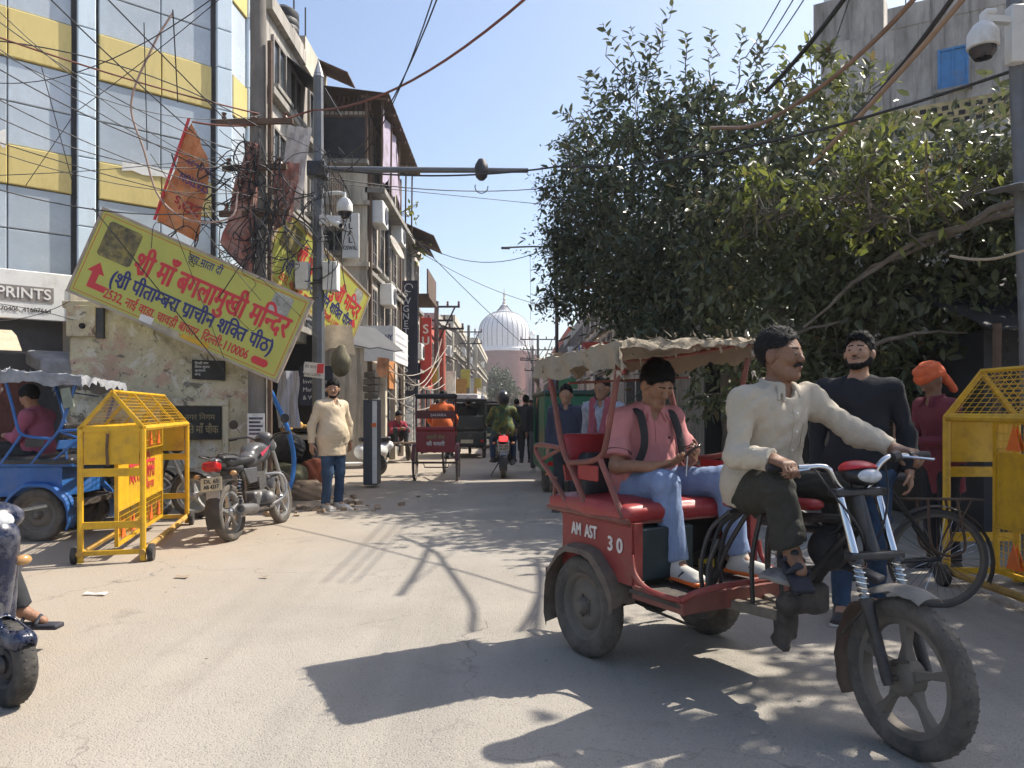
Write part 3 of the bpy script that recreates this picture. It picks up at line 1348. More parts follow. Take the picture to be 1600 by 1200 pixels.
# ------------------------------------------------------------------ the yellow and glass clad corner building
M_yel = mat('yellow_cladding', (.62, .50, .19), rough=.45, var=.1, scale=1.2, rand=.08, dirt=.4, dirtcol=(.33, .24, .09), dscale=2, stretch=(1, 1, .35))
M_blu = mat('pale_blue_cladding', (.60, .71, .80), rough=.4, var=.08, scale=2, dirt=.25, dirtcol=(.33, .36, .38), stretch=(1, 1, .3))
M_glass = mat('hazy_blue_glass', (.44, .50, .555), rough=.2, metal=.0, var=.2, scale=1.2, spec=.8, rand=.16, dirt=.42, dirtcol=(.34, .36, .38), dscale=1.5)
M_alu = mat('dark_mullion', (.10, .10, .11), rough=.5, var=.2)
gb = thing('corner_building', 'corner building clad in yellow panels and pale blue glass above the weathered wall', 'building', (0, 0, 0))
A0 = Vector((-7.0, 10.5, 0))
DA = Vector((.747, .664, 0)).normalized()
NA = Vector((DA.y, -DA.x, 0))
RA = math.atan2(DA.y, DA.x)
glass_z = [(3.25, 4.45), (5.0, 6.2), (6.88, 8.08), (8.72, 9.9)]
yel_z = [(4.45, 5.0), (6.2, 6.88), (8.08, 8.72)]
m = MB()
m.prism([A0 + DA * s - NA * o + Vector((0, 0, .0)) for s, o in ((-3.3, .14), (3.18, .14), (3.18, 3.0), (-3.3, 3.0))], (0, 0, 0), (0, 0, 10))
C1 = A0 + DA * 3.18
m.prism([C1 - NA * .14 + Vector((.0, 0, 0)), C1 + Vector((.05, .80, 0)) - Vector((.16, 0, 0)), C1 + Vector((-2.2, 2.6, 0)), C1 - NA * 2.9], (0, 0, 0), (0, 0, 10.2))
m.build('wall', M_alu, gb)
PAN = {}


def clad(kind, w, h):
	k = (kind, round(w, 3), round(h, 3))
	if k not in PAN:
		b = .012
		q = MB()
		q.add([(-w / 2, -.06, -h / 2), (w / 2, -.06, -h / 2), (w / 2, -.06, h / 2), (-w / 2, -.06, h / 2),
			   (-w / 2, -.012, -h / 2), (w / 2, -.012, -h / 2), (w / 2, -.012, h / 2), (-w / 2, -.012, h / 2),
			   (-w / 2 + b, 0, -h / 2 + b), (w / 2 - b, 0, -h / 2 + b), (w / 2 - b, 0, h / 2 - b), (-w / 2 + b, 0, h / 2 - b)],
			  [(0, 1, 5, 4), (1, 2, 6, 5), (2, 3, 7, 6), (3, 0, 4, 7), (4, 5, 9, 8), (5, 6, 10, 9), (6, 7, 11, 10), (7, 4, 8, 11), (8, 9, 10, 11)])
		PAN[k] = q.mesh(kind, {'pane': M_glass, 'panel': M_yel, 'pillar_panel': M_blu}[kind], smooth=False)
	return PAN[k]


def put_clad(kind, s0, s1, z0, z1, base=A0, d=DA, rot=RA, tilt=0.0, nudge=0.0):
	g = .012
	w, h = s1 - s0 - g, z1 - z0 - g
	o = link_mesh(kind, clad(kind, w, h), gb, base + d * ((s0 + s1) / 2) + Vector((d.y, -d.x, 0)) * nudge + Vector((0, 0, (z0 + z1) / 2)))
	o.rotation_euler = (tilt, 0, rot + math.pi)
	return o


pil = [(-1.10, -.85), (.919, 1.169), (2.918, 3.18)]
bays = [(-3.2, -1.10), (-.85, .919), (1.169, 2.918)]
rb = random.Random(3)
for (s0, s1) in pil:
	for z0, z1 in [(2.6, 3.25), (3.25, 4.0), (4.0, 5.0), (5.0, 5.6), (5.6, 6.2), (6.2, 6.88), (6.88, 7.5), (7.5, 8.08), (8.08, 8.72), (8.72, 9.9)]:
		put_clad('pillar_panel', s0, s1, z0, z1, nudge=.10)
for (s0, s1) in bays:
	mid = (s0 + s1) / 2 + .05
	for a, b in ((s0 + .05, mid), (mid, s1 - .05)):
		for z0, z1 in glass_z:
			zm = z0 + (z1 - z0) * .5
			put_clad('pane', a, b, z0, zm, tilt=rb.uniform(-.006, .006))
			put_clad('pane', a, b, zm, z1, tilt=rb.uniform(-.006, .006))
		for z0, z1 in yel_z:
			put_clad('panel', a, b, z0, z1, tilt=rb.uniform(-.004, .004), nudge=.03)
D2 = Vector((.06, 1, 0)).normalized()
R2 = math.atan2(D2.y, D2.x)
for z0, z1 in glass_z:
	put_clad('pane', .04, .62, z0, z1, C1, D2, R2)
for z0, z1 in yel_z:
	put_clad('panel', .04, .62, z0, z1, C1, D2, R2, nudge=.03)
for z0, z1 in [(2.6, 4.0), (4.0, 5.6), (5.6, 6.9), (6.9, 8.1), (8.1, 9.9)]:
	put_clad('pillar_panel', .62, .80, z0, z1, C1, D2, R2, nudge=.06)
# torn paper and broken pane
M_paper = mat('torn_paper', (.70, .69, .66), rough=.9, var=.1, dirt=.3)
for s, z, w, h in ((-.5, 5.02, .62, .16), (-.05, 5.05, .22, .22), (1.95, 5.0, .85, .14)):
	o = MB().sheet([[(-w / 2 + w * i / 6, .0 + .01 * math.sin(i * 3), -h / 2 * (1 + .3 * math.sin(i * 2.2))) for i in range(7)],
					[(-w / 2 + w * i / 6, .004, h / 2 * (1 + .25 * math.sin(i * 1.7 + 1))) for i in range(7)]]).build('paper_strip', M_paper, gb, A0 + DA * s + NA * .05 + V3(0, 0, z))
	o.rotation_euler = (0, 0, RA + math.pi)
hole = MB()
hp = [(0.10 * math.cos(a) * (1 + .35 * math.sin(3 * a)), 0, .10 * math.sin(a) * (1 + .3 * math.cos(2 * a))) for a in [i * math.pi / 6 for i in range(12)]]
hole.add([(0, .012, 0)] + [(x, .012, z) for x, y, z in hp], [(0, i + 1, (i + 1) % 12 + 1) for i in range(12)])
o = hole.build('broken_pane_hole', M_paper, gb, A0 + DA * 1.62 + NA * .005 + V3(0, 0, 5.95))
o.rotation_euler = (0, 0, RA)
# cornice at first floor and the shop below
m = MB()
m.prism([A0 + DA * -3.3 + NA * .0, A0 + DA * 3.1 + NA * .0, A0 + DA * 3.1 + NA * .16, A0 + DA * -3.3 + NA * .16], (0, 0, 0), (0, 0, .10))
o = m.build('ledge', M_alu, gb, (0, 0, 3.12))

# shop front below the cladding, by the blue rickshaw
sh = thing('print_shop', 'shop front with white sign board and dark opening below the glass building', 'shop', (0, 0, 0))
SA = Vector((-8.3, 9.3, 0))
SB = SA + DA * 3.0
sr = RA + math.pi
Q = lambda s, n, z: SA + DA * s + NA * n + Vector((0, 0, z))
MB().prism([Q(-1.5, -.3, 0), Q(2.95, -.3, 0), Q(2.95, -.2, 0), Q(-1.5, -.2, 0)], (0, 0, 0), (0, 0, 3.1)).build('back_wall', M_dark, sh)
MB().prism([Q(2.55, -.18, 0), Q(2.95, -.18, 0), Q(2.95, .30, 0), Q(2.55, .30, 0)], (0, 0, 0), (0, 0, 3.1)).build('pier', M_plaster, sh)
sg = MB().prism([Q(-1.5, .20, 2.58), Q(2.75, .20, 2.58), Q(2.75, .28, 2.58), Q(-1.5, .28, 2.58)], (0, 0, 0), (0, 0, .66)).build('sign_board', M_white, sh, bevel=.01)
MB().prism([Q(.2, .284, 2.82), Q(2.35, .284, 2.82), Q(2.35, .287, 2.82), Q(.2, .287, 2.82)], (0, 0, 0), (0, 0, .21)).build('sign_band', mat('sign_grey', (.24, .215, .20), rough=.6, var=.15), sg)
M_signw = mat('sign_white', (.75, .73, .70), rough=.6, var=.05)
lettering(sg, 'DIGITAL PRINTS', M_signw, Q(2.32, .289, 2.865), DA, (0, 0, 1), height=.20, align='R', bold=.004)
lettering(sg, 'Ph: 011-40670406, 41687664', mat('sign_ink', (.08, .07, .07), rough=.7), Q(2.32, .284, 2.68), DA, (0, 0, 1), height=.085, align='R', bold=.002)
M_stripe = mat('cream_awning', (.50, .40, .28), rough=.85, var=.15, dirt=.3)
M_stripe2 = mat('tan_awning_stripe', (.28, .19, .12), rough=.85, var=.15)
aw = []
for i in range(12):
	a = Q(-1.5 + i * .28, .25, 2.42)
	b = Q(-1.5 + (i + 1) * .28, .25, 2.42)
	out = NA * .75
	rows = [[a, b], [a + out * .5 - V3(0, 0, .10), b + out * .5 - V3(0, 0, .10)], [a + out - V3(0, 0, .32), b + out - V3(0, 0, .32)]]
	MB().sheet(rows, .012).build('awning_strip', M_stripe if i % 2 else M_stripe2, sh)
MB().beam(Q(-1.5, 1.0, 2.08), Q(1.9, 1.0, 2.08), .03, .03).build('awning_rail', M_darksteel, sh)
MB().prism([Q(2.0, .3, 1.95), Q(2.9, .3, 1.95), Q(2.75, .9, 1.80), Q(2.1, .9, 1.80)], (0, 0, 0), (0, 0, .22)).build('tarp_bundle', mat('grey_tarp', (.26, .26, .27), rough=.8, var=.3, bump=.5), sh, bevel=.05)
for i, (s, z, w, h) in enumerate(((.3, .55, 1.0, .5), (1.5, .55, .9, .5), (.8, 1.15, 1.2, .3), (1.9, 1.3, .5, .9))):
	MB().box(Q(s, -.05, z), (w, .25, h), RA).build('goods', mat('goods_%d' % (i % 3), [(.14, .05, .04), (.05, .06, .09), (.16, .13, .09)][i % 3], rough=.8, var=.4, bump=.4), sh, bevel=.03)

# ------------------------------------------------------------------ weathered booth
def weathered():
	mm = mat('peeling_yellow_plaster', (.56, .50, .345), rough=.95, var=.2, scale=1.3, bump=.6, bscale=14, dirt=.6, dirtcol=(.22, .18, .125), dscale=1.7, stretch=(1, 1, .7))
	nt = mm.node_tree
	N, L = nt.nodes, nt.links
	b = N['Principled BSDF']
	old = b.inputs['Base Color'].links[0].from_socket
	tc = N.new('ShaderNodeTexCoord')

	def lay(scale, lo, hi, col, amt, prev):
		n = N.new('ShaderNodeTexNoise')
		n.inputs['Scale'].default_value = scale
		n.inputs['Detail'].default_value = 10
		n.inputs['Roughness'].default_value = .7
		n.inputs['Distortion'].default_value = .6
		L.new(tc.outputs['Object'], n.inputs['Vector'])
		r = N.new('ShaderNodeMapRange')
		r.inputs[1].default_value = lo
		r.inputs[2].default_value = hi
		r.inputs[4].default_value = amt
		L.new(n.outputs[0], r.inputs[0])
		x = N.new('ShaderNodeMix')
		x.data_type = 'RGBA'
		L.new(r.outputs[0], x.inputs[0])
		L.new(prev, x.inputs[6])
		x.inputs[7].default_value = (*col, 1)
		return x.outputs[2]
	o = lay(2.1, .55, .60, (.46, .28, .22), .7, old)
	o = lay(3.3, .55, .59, (.62, .59, .52), .75, o)
	o = lay(1.1, .52, .66, (.20, .165, .11), .75, o)
	o = lay(5.0, .585, .63, (.10, .085, .07), .8, o)
	o = lay(14.0, .60, .64, (.07, .06, .05), .7, o)
	L.new(o, b.inputs['Base Color'])
	return mm


M_booth = weathered()
bo = thing('plaster_booth', 'weathered yellow plastered booth wall with peeling paint behind the parked motorcycle', 'booth', (0, 0, 0))
B0 = Vector((-5.90, 10.25, 0))
B1 = Vector((-3.50, 10.35, 0))
DB = (B1 - B0).normalized()
NB = Vector((DB.y, -DB.x, 0))
K = lambda s, n, z: B0 + DB * s + NB * n + Vector((0, 0, z))
W = (B1 - B0).length
m = MB()
nx, nz = 24, 24
front = [[K(W * i / nx, .012 * math.sin(i * 1.7 + j) * math.cos(j * .9), 2.72 * j / nz + (.05 * math.sin(i * .8) if j == nz else 0)) for i in range(nx + 1)] for j in range(nz + 1)]
m.sheet(front)
m.prism([K(0, -.03, 0), K(W, -.03, 0), K(W, -.65, 0), K(0, -.65, 0)], (0, 0, 0), (0, 0, 2.70))
m.prism([K(-.0, -.04, 0), K(.006, .02, 0), K(.0, -.64, 0)], (0, 0, 0), (0, 0, 2.7))
m.prism([K(W - .01, .0, 0), K(W + .01, -.03, 0), K(W - .02, -.3, 0)], (0, 0, 0), (0, 0, 2.7))
m.build('wall', M_booth, bo)
MB().prism([K(-.08, .06, 2.70), K(W + .05, .06, 2.70), K(W + .05, -.7, 2.70), K(-.08, -.7, 2.70)], (0, 0, 0), (0, 0, .10)).build('roof_slab', M_booth, bo, bevel=.02)
MB().prism([K(-.02, .07, 2.32), K(.36, .07, 2.32), K(.36, .0, 2.32), K(-.02, .0, 2.32)], (0, 0, 0), (0, 0, .42)).build('plaster_block', M_booth, bo, bevel=.015)
MB().lathe([(.0, .03), (.035, .03), (.04, .0)], K(.20, .075, 2.46), NB, 12).build('conduit_hole', M_dark, bo)
MB().prism([K(.36, .05, 2.3), K(.46, .05, 2.3), K(.46, .0, 2.3), K(.36, .0, 2.3)], (0, 0, 0), (0, 0, .46)).build('dark_conduit_box', M_darksteel, bo)
# plaster surround and black name board
fr = MB()
for s0, s1, z0, z1 in ((1.10, 2.10, 1.40, 1.50), (1.10, 1.20, .45, 1.40), (2.02, 2.10, .45, 1.40)):
	fr.prism([K(s0, .05, z0), K(s1, .05, z0), K(s1, .0, z0), K(s0, .0, z0)], (0, 0, 0), (0, 0, z1 - z0))
fr.build('plaster_surround', M_booth, bo, bevel=.01)
bd = MB().prism([K(1.23, .055, .95), K(2.0, .055, .95), K(2.0, .02, .95), K(1.23, .02, .95)], (0, 0, 0), (0, 0, .44)).build('name_board', mat('black_board', (.018, .017, .015), rough=.7, var=.4, scale=4, dirt=.35, dirtcol=(.12, .10, .075)), bo, bevel=.006)
M_gold = mat('faded_gold_paint', (.30, .235, .12), rough=.7, var=.25, scale=20)
lettering(bd, 'दिल्ली नगर निगम', M_gold, K(1.60, .058, 1.215), DB, (0, 0, 1), height=.105, bold=.001)
lettering(bd, 'स्वामी मूर्ति माँ चौक', M_gold, K(1.61, .058, 1.035), DB, (0, 0, 1), height=.155, width=.72, bold=.0025)
bd2 = MB().prism([K(1.62, .05, 1.76), K(2.05, .05, 1.74), K(2.05, .02, 1.74), K(1.62, .02, 1.76)], (0, 0, 0), (0, 0, .26)).build('small_board', mat('black_board', (.018, .017, .015)), bo)
for i in range(4):
	lettering(bd2, ['दिल्ली नगर', 'निगम सूचना', 'कार्यालय', 'केन्द्र'][i], M_signw, K(1.66, .053, 1.955 - i * .05), DB, (0, 0, 1), height=.045, align='L')

# ------------------------------------------------------------------ building A: dirty concrete, tank on the roof
ba = thing('tall_building', 'tall grime-streaked building with black water tank on its roof behind the poles', 'building', (0, 0, 0))
XA = -4.30
MB().bb((XA - 5, 13.42, 0), (XA, 17.45, 8.35)).build('wall', M_plaster2, ba)
MB().bb((XA - 5, 13.40, 8.35), (XA + .12, 15.6, 8.62)).build('parapet', M_plaster2, ba)
MB().bb((XA - 5, 15.6, 8.35), (XA + .10, 17.45, 8.95)).build('parapet', M_plaster, ba)
for z in (2.9, 5.0, 6.9):
	MB().bb((XA - .02, 13.44, z), (XA + .14, 17.43, z + .12)).build('ledge', M_conc, ba)
for y, z, w, h in ((14.1, 7.6, .8, .9), (15.2, 7.55, .9, .9), (16.6, 7.6, .9, 1.0), (14.1, 5.9, .8, 1.1), (15.3, 5.85, .9, 1.2), (16.6, 5.9, .9, 1.1), (14.1, 4.0, .9, 1.2), (15.3, 4.0, .9, 1.2), (16.6, 4.0, .9, 1.2)):
	window(ba, (XA, y, z), w, h, RX, sill=True)
slanted_awning(ba, (XA, 14.6, 8.1), (XA, 16.0, 8.1), (.75, 0, 0), .62, M_blacksheet, 'awning')
MB().bb((XA, 15.9, 5.35), (XA + .55, 17.2, 5.45)).build('balcony_floor', M_conc, ba)
m = MB()
for i in range(9):
	m.beam((XA + .53, 15.9 + i * .16, 5.45), (XA + .53, 15.9 + i * .16, 6.5), .015, .015)
for i in range(7):
	m.beam((XA + .53, 15.9, 5.5 + i * .16), (XA + .53, 17.2, 5.5 + i * .16), .012, .012)
m.build('balcony_grille', M_rust, ba)
ac_unit(ba, (XA + .02, 14.0, 3.55), RX)
ac_unit(ba, (XA + .02, 16.4, 3.3), RX)
m = MB()
m.lathe([(a * .58, b * .58) for a, b in ((.0, .0), (.52, .0), (.52, .1), (.50, .13), (.52, .16), (.52, .32), (.50, .35), (.52, .38), (.52, .56), (.50, .59), (.52, .62), (.51, .85), (.40, .95), (.18, 1.0), (.18, 1.08), (0, 1.1))], (XA - .25, 15.3, 8.745), (0, 0, 1), 24)
tk = m.build('water_tank', M_blacksheet)
tag(tk, 'black ribbed water tank standing on the grimy roof', 'water tank')
MB().bb((XA - .65, 14.8, 8.36), (XA + .08, 15.59, 8.742)).build('tank_base', M_plaster2, ba)
for y, h in ((16.2, 1.9), (17.1, 1.4)):
	MB().cyl((XA - .3, y, 8.9), (XA - .3, y, 8.9 + h), .018, 6).build('roof_pipe', M_darksteel, ba)
slanted_awning(ba, (XA - .05, 16.6, 9.0), (XA - .05, 17.4, 9.0), (.8, 0, 0), .35, M_rust, 'roof_sheet')
for s, y in (('shutter', 14.5), ('shutter', 16.3)):
	shutter(ba, (XA + .01, y, 1.25), 1.5, 2.3, RX)

# ------------------------------------------------------------------ building B: beige block with overhanging roof sheet
bb_ = thing('beige_building', 'beige block with black balcony screen and overhanging tin roof at the street corner', 'building', (0, 0, 0))
XB = -3.30
MB().bb((XB - 5, 17.5, 0), (XB, 23.0, 8.15)).build('wall', M_plaster, bb_)
# tin roof with wooden purlins
rows = []
for j in range(8):
	t = j / 7
	rows.append([(XB - 2.2 + t * 2.75, 17.15 + 5.95 * i / 30, 8.75 - t * .33 + .018 * (i % 2)) for i in range(31)])
MB().sheet(rows, .015).build('tin_roof', M_rust, bb_)
for i in range(7):
	y = 17.3 + i * .93
	MB().beam((XB - .1, y, 8.40), (XB + .52, y, 8.33), .05, .06).build('purlin', M_rust, bb_)
# top storey screen facing the camera
MB().bb((XB - 1.15, 17.30, 7.0), (XB + .02, 17.36, 7.93)).build('black_screen', M_blacksheet, bb_)
MB().bb((XB - 1.25, 17.28, 6.0 + .9), (XB + .05, 17.5, 7.0)).build('ledge', M_conc, bb_)
m = MB()
for i in range(12):
	x = XB - 1.15 + i * .106
	m.beam((x, 17.32, 7.95), (x + .16, 17.32, 8.42), .012, .012)
	m.beam((x + .16, 17.325, 7.95), (x, 17.325, 8.42), .012, .012)
m.build('lattice', M_rust, bb_)
MB().bb((XB - 1.2, 17.29, 7.93), (XB + .05, 17.37, 7.99)).build('rail', M_rust, bb_)
for x in (XB - 1.18, XB + .02):
	MB().bb((x - .03, 17.29, 7.0), (x + .03, 17.36, 8.5)).build('post', M_rust, bb_)
# cloth hanging down the side of the top storey
rows = []
for j in range(9):
	rows.append([(XB + .30 + .04 * math.sin(i * 1.3 + j * .4) + .02 * j * .2, 17.6 + 2.6 * i / 14, 8.3 - j * (.19 + .02 * math.sin(i))) for i in range(15)])
MB().sheet(rows).build('hanging_cloth', mat('mauve_cloth', (.36, .31, .40), rough=.9, var=.15, dirt=.4), bb_)
for i in range(5):
	MB().beam((XB + .33, 17.5 + i * 1.3, 6.4), (XB + .35, 17.5 + i * 1.3, 8.36), .04, .04).build('post', M_rust, bb_)
MB().bb((XB - .05, 17.5, 6.30), (XB + .40, 23.0, 6.42)).build('balcony_floor', M_conc, bb_)
# stained ledges on the facing wall
for z in (2.75, 4.6, 6.0):
	MB().bb((XB - 1.3, 17.40, z), (XB + .06, 17.5, z + .10)).build('ledge', M_plaster, bb_)
window(bb_, (XB - .75, 17.5, 5.3), .55, .75, FY)
for i in range(5):
	for z in (3.6, 5.35):
		window(bb_, (XB, 18.2 + i * 1.05, z), .62, 1.25, RX, bars=3)
for i in range(4):
	window(bb_, (XB, 18.5 + i * 1.25, 7.1), .8, .9, RX)
MB().bb((XB, 17.55, 4.45), (XB + .10, 22.95, 4.55)).build('ledge', M_conc, bb_)
for y, z in ((18.0, 5.9), (19.3, 4.2), (21.0, 6.1)):
	ac_unit(bb_, (XB + .04, y, z), RX)
MB().lathe([(.0, .0), (.16, .02), (.28, .07), (.33, .12)], (XB + .30, 19.4, 5.4), (1, -.2, .5), 20).build('satellite_dish', M_plaster2, bb_)
for i, y in enumerate((17.55, 20.0, 22.2)):
	MB().cyl((XB + .06, y, .1), (XB + .06, y, 8.0), .05, 8).build('drain_pipe', M_darksteel if i % 2 else M_rust, bb_)
for y in (18.4, 20.0, 21.6):
	shutter(bb_, (XB + .01, y, 1.2), 1.2, 2.2, RX)
	MB().bb((XB, y + .66, 0), (XB + .16, y + .92, 2.6)).build('pier', M_cream, bb_)
bs = MB().bb((XB - .05, 17.40, 2.45), (XB + .62, 17.48, 3.25)).build('sign_board', M_white, bb_)
lettering(bs, 'COMPANY', mat('sign_blue', (.03, .05, .16), rough=.6), (XB + .59, 17.39, 2.90), (1, 0, 0), (0, 0, 1), height=.22, width=.62, align='R', bold=.004)
bs2 = MB().bb((XB + .58, 17.5, 2.45), (XB + .64, 19.6, 3.25)).build('sign_board', M_white, bb_)
for i in range(4):
	MB().bb((XB + .642, 17.6, 2.58 + i * .16), (XB + .645, 19.4 - (i % 2) * .4, 2.63 + i * .16)).build('printed_line', mat('faint_print', (.42, .42, .46), rough=.7), bs2)
MB().bb((XB + .05, 19.9, 1.9), (XB + .12, 21.2, 3.2)).build('orange_board', mat('orange_board', (.48, .20, .06), rough=.6, var=.1, dirt=.3), bb_)

# white vertical sign on the facing wall
vs = thing('hanging_sign', 'small white sign with stacked black letters hanging on the beige wall', 'sign', (-3.62, 17.2, 0))
MB().bb((-.19, 0, 4.75), (.19, .06, 5.75)).build('board', M_white, vs, bevel=.006)
M_ink = mat('black_ink', (.02, .02, .022), rough=.6)
for i, ch in enumerate('ILAL'):
	lettering(vs, ch, M_ink, (0, -.002, 5.55 - i * .155), (1, 0, 0), (0, 0, 1), height=.19, bold=.006)
lettering(vs, 'OSWAL', M_ink, (0, -.002, 4.93), (1, 0, 0), (0, 0, 1), width=.32, height=.13, bold=.003)

# ------------------------------------------------------------------ rows of houses further down the street
def row_house(label, x, y0, y1, h, side, wm, floors=2, seed=0, sign=None, name='row_house'):
	"""side +1: front looks along +X"""
	r = random.Random(seed)
	t = thing(name, label, 'building', (x, (y0 + y1) / 2, 0), group='houses along the street')
	L_ = (y1 - y0) / 2
	dep = 5.0
	lo, hi = (-dep, 0) if side > 0 else (0, dep)
	MB().bb((lo, -L_ + .01, 0), (hi, L_ - .01, h)).build('wall', wm, t)
	MB().bb((lo, -L_ + .02, h), (hi + .08 * side if side > 0 else hi, L_ - .02, h + .35)).build('parapet', wm, t)
	rot = RX if side > 0 else LX
	n = max(2, int((y1 - y0) / 1.5))
	fh = (h - 2.6) / floors
	for f in range(floors):
		z = 2.75 + fh * (f + .5)
		MB().bb((0 if side > 0 else -.16, -L_ + .03, 2.62 + fh * f), (.16 if side > 0 else 0, L_ - .03, 2.72 + fh * f)).build('ledge', M_conc, t)
		for i in range(n):
			yy = -L_ + (i + .5) * 2 * L_ / n
			window(t, (0, yy, z), min(.9, 1.2 * L_ / n), fh * .55, rot, bars=2 if r.random() < .5 else 0)
		if r.random() < .8:
			ac_unit(t, (.02 * side, r.uniform(-L_ * .6, L_ * .6), z - .5), rot)
		if r.random() < .5:
			yy = r.uniform(-L_ * .5, L_ * .4)
			slanted_awning(t, (0, yy - .7, z + fh * .45), (0, yy + .7, z + fh * .45), (.7 * side, 0, 0), .3, r.choice([M_rust, M_blacksheet]))
	for i in range(n):
		yy = -L_ + (i + .5) * 2 * L_ / n
		if r.random() < .6:
			shutter(t, (.01 * side, yy, 1.15), 1.05 * L_ * 1.6 / n, 2.1, rot)
		else:
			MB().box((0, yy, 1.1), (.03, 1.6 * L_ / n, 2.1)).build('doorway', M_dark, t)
	nc = r.choice([1, 2, 3])
	for i in range(nc):
		yy = r.uniform(-L_ * .7, L_ * .7)
		MB().bb((.12 * side - .04, yy - .5, 2.35), (.12 * side + .04, yy + .5, 2.9)).build('shop_board', mat('shop_board_%d' % r.randrange(5), [(.5, .08, .06), (.08, .15, .4), (.6, .5, .1), (.55, .55, .52), (.07, .25, .14)][r.randrange(5)], rough=.6, var=.15, dirt=.3), t)
	if sign:
		sign(t)
	return t


M_navy = mat('navy_banner', (.014, .017, .040), rough=.6, var=.4, scale=3)
hc = row_house('narrow house behind the navy vertical banner', -3.25, 23.1, 27.0, 6.6, 1, M_plaster, 2, 3)
MB().bb((0, -1.9, 4.75), (.75, .6, 4.85)).build('balcony_floor', M_rust, hc)
MB().bb((.68, -1.9, 4.85), (.72, .6, 5.6)).build('balcony_front', M_rust, hc)
slanted_awning(hc, (0, -1.9, 7.0), (0, .8, 7.0), (.9, 0, 0), .4, M_rust, 'roof_sheet')
hd_ = row_house('low red-painted shop house past the navy banner', -3.25, 27.1, 34.0, 4.3, 1, M_redwall, 1, 4)
MB().bb((0, -3.4, 2.2), (.40, -3.3, 4.6)).build('red_sign', mat('red_sign', (.55, .045, .035), rough=.5, var=.08), hd_)
lettering(hd_, 'S', M_signw, (.2, -3.402, 4.05), (1, 0, 0), (0, 0, 1), height=.45, bold=.01)
lettering(hd_, 'U', M_signw, (.2, -3.402, 3.65), (1, 0, 0), (0, 0, 1), height=.40, bold=.01)
MB().cyl((.55, -1.2, 0), (.55, -1.2, 4.4), .16, 12).build('red_column', M_redwall, hd_)
row_house('pale grey two-storey house beyond the red shop house', -3.35, 34.1, 42.0, 5.3, 1, M_plaster2, 2, 5)
row_house('cream house with flat roof halfway down the street', -3.2, 42.1, 52.0, 6.2, 1, M_cream, 2, 6)
row_house('weathered grey house near the far tree', -3.4, 52.1, 66.0, 6.4, 1, M_plaster2, 2, 7)
row_house('long cream house at the far left end of the street', -3.0, 66.1, 92.0, 7.2, 1, M_cream, 2, 8)
row_house('grey house half hidden behind the tree on the shaded side', 3.3, 17.0, 24.0, 6.0, -1, M_plaster2, 2, 10)
row_house('stained house with hanging cables on the shaded side', 3.2, 24.1, 33.0, 5.4, -1, M_plaster, 2, 11)
row_house('pale house past the green cargo rickshaw on the shaded side', 3.1, 33.1, 46.0, 5.2, -1, M_plaster2, 2, 12)
row_house('far reddish house on the shaded side of the street', 3.4, 46.1, 64.0, 6.0, -1, M_redwall, 2, 13)
row_house('farthest grey house on the shaded side of the street', 3.8, 64.1, 92.0, 6.4, -1, M_plaster2, 2, 14)

# navy vertical banner
nb = thing('vertical_banner', 'tall navy banner with white vertical lettering on the left row of houses', 'banner', (-3.05, 22.9, 0))
MB().bb((-.26, 0, 1.75), (.24, .07, 5.2)).build('board', M_navy, nb)
for i, ch in enumerate('SWGNETAFABS'):
	lettering(nb, ch, M_signw, (-.11, -.002, 4.72 - i * .225), (1, 0, 0), (0, 0, 1), height=.27, bold=.004)
lettering(nb, 'EXCLUSIVE', M_signw, (-.01, -.002, 2.15), (1, 0, 0), (0, 0, 1), width=.42, height=.16)
lettering(nb, 'SHOP', M_signw, (-.01, -.002, 1.92), (1, 0, 0), (0, 0, 1), width=.30, height=.19, bold=.003)
MB().tube(arc((-.03, -.004, 4.98), .12, 0, 5.2, 14), .012, 6).build('round_emblem', M_signw, nb)

# grey building high behind the tree
gr = thing('grey_tenement', 'grey weathered tenement with a blue shutter above the tree', 'building', (0, 0, 0))
G0 = Vector((8.2, 20.4, 0))
G1 = Vector((13.5, 17.2, 0))
DG = (G1 - G0).normalized()
NG = Vector((DG.y, -DG.x, 0))
RG = math.atan2(DG.y, DG.x) + math.pi
KG = lambda s, n, z: G0 + DG * s + NG * n + Vector((0, 0, z))
MB().prism([KG(0, 0, 0), KG(9, 0, 0), KG(9, -5, 0), KG(0, -5, 0)], (0, 0, 0), (0, 0, 11.0)).build('wall', M_plaster2, gr)
MB().prism([KG(1.6, .02, 11), KG(9, .02, 11), KG(9, -.25, 11), KG(1.6, -.25, 11)], (0, 0, 0), (0, 0, .55)).build('parapet', M_plaster2, gr)
MB().prism([KG(-.2, -.1, 11), KG(1.5, -.1, 11), KG(1.5, -2.4, 11), KG(-.2, -2.4, 11)], (0, 0, 0), (0, 0, 1.2)).build('stair_head', M_plaster2, gr)
o = MB().lathe([(.0, 0), (.45, 0), (.45, .7), (.38, .9), (.15, 1.02), (0, 1.04)], KG(.4, -.8, 12.2), (0, 0, 1), 20).build('water_tank', M_white)
tag(o, 'white water tank on top of the grey tenement', 'water tank')
window(gr, KG(3.05, 0, 9.72), .66, 1.0, RG, M_blueframe, M_blueframe, True, 1)
m = MB()
MB().prism([KG(.3, .03, 8.3), KG(6, .03, 8.3), KG(6, -.02, 8.3), KG(.3, -.02, 8.3)], (0, 0, 0), (0, 0, .62)).build('yellow_band', mat('ochre_plaster', (.46, .36, .18), rough=.9, var=.2, dirt=.5), gr)
hm = MB().bb((-.07, -.02, -.055), (.07, .012, .055)).mesh('vent_hole', M_dark)
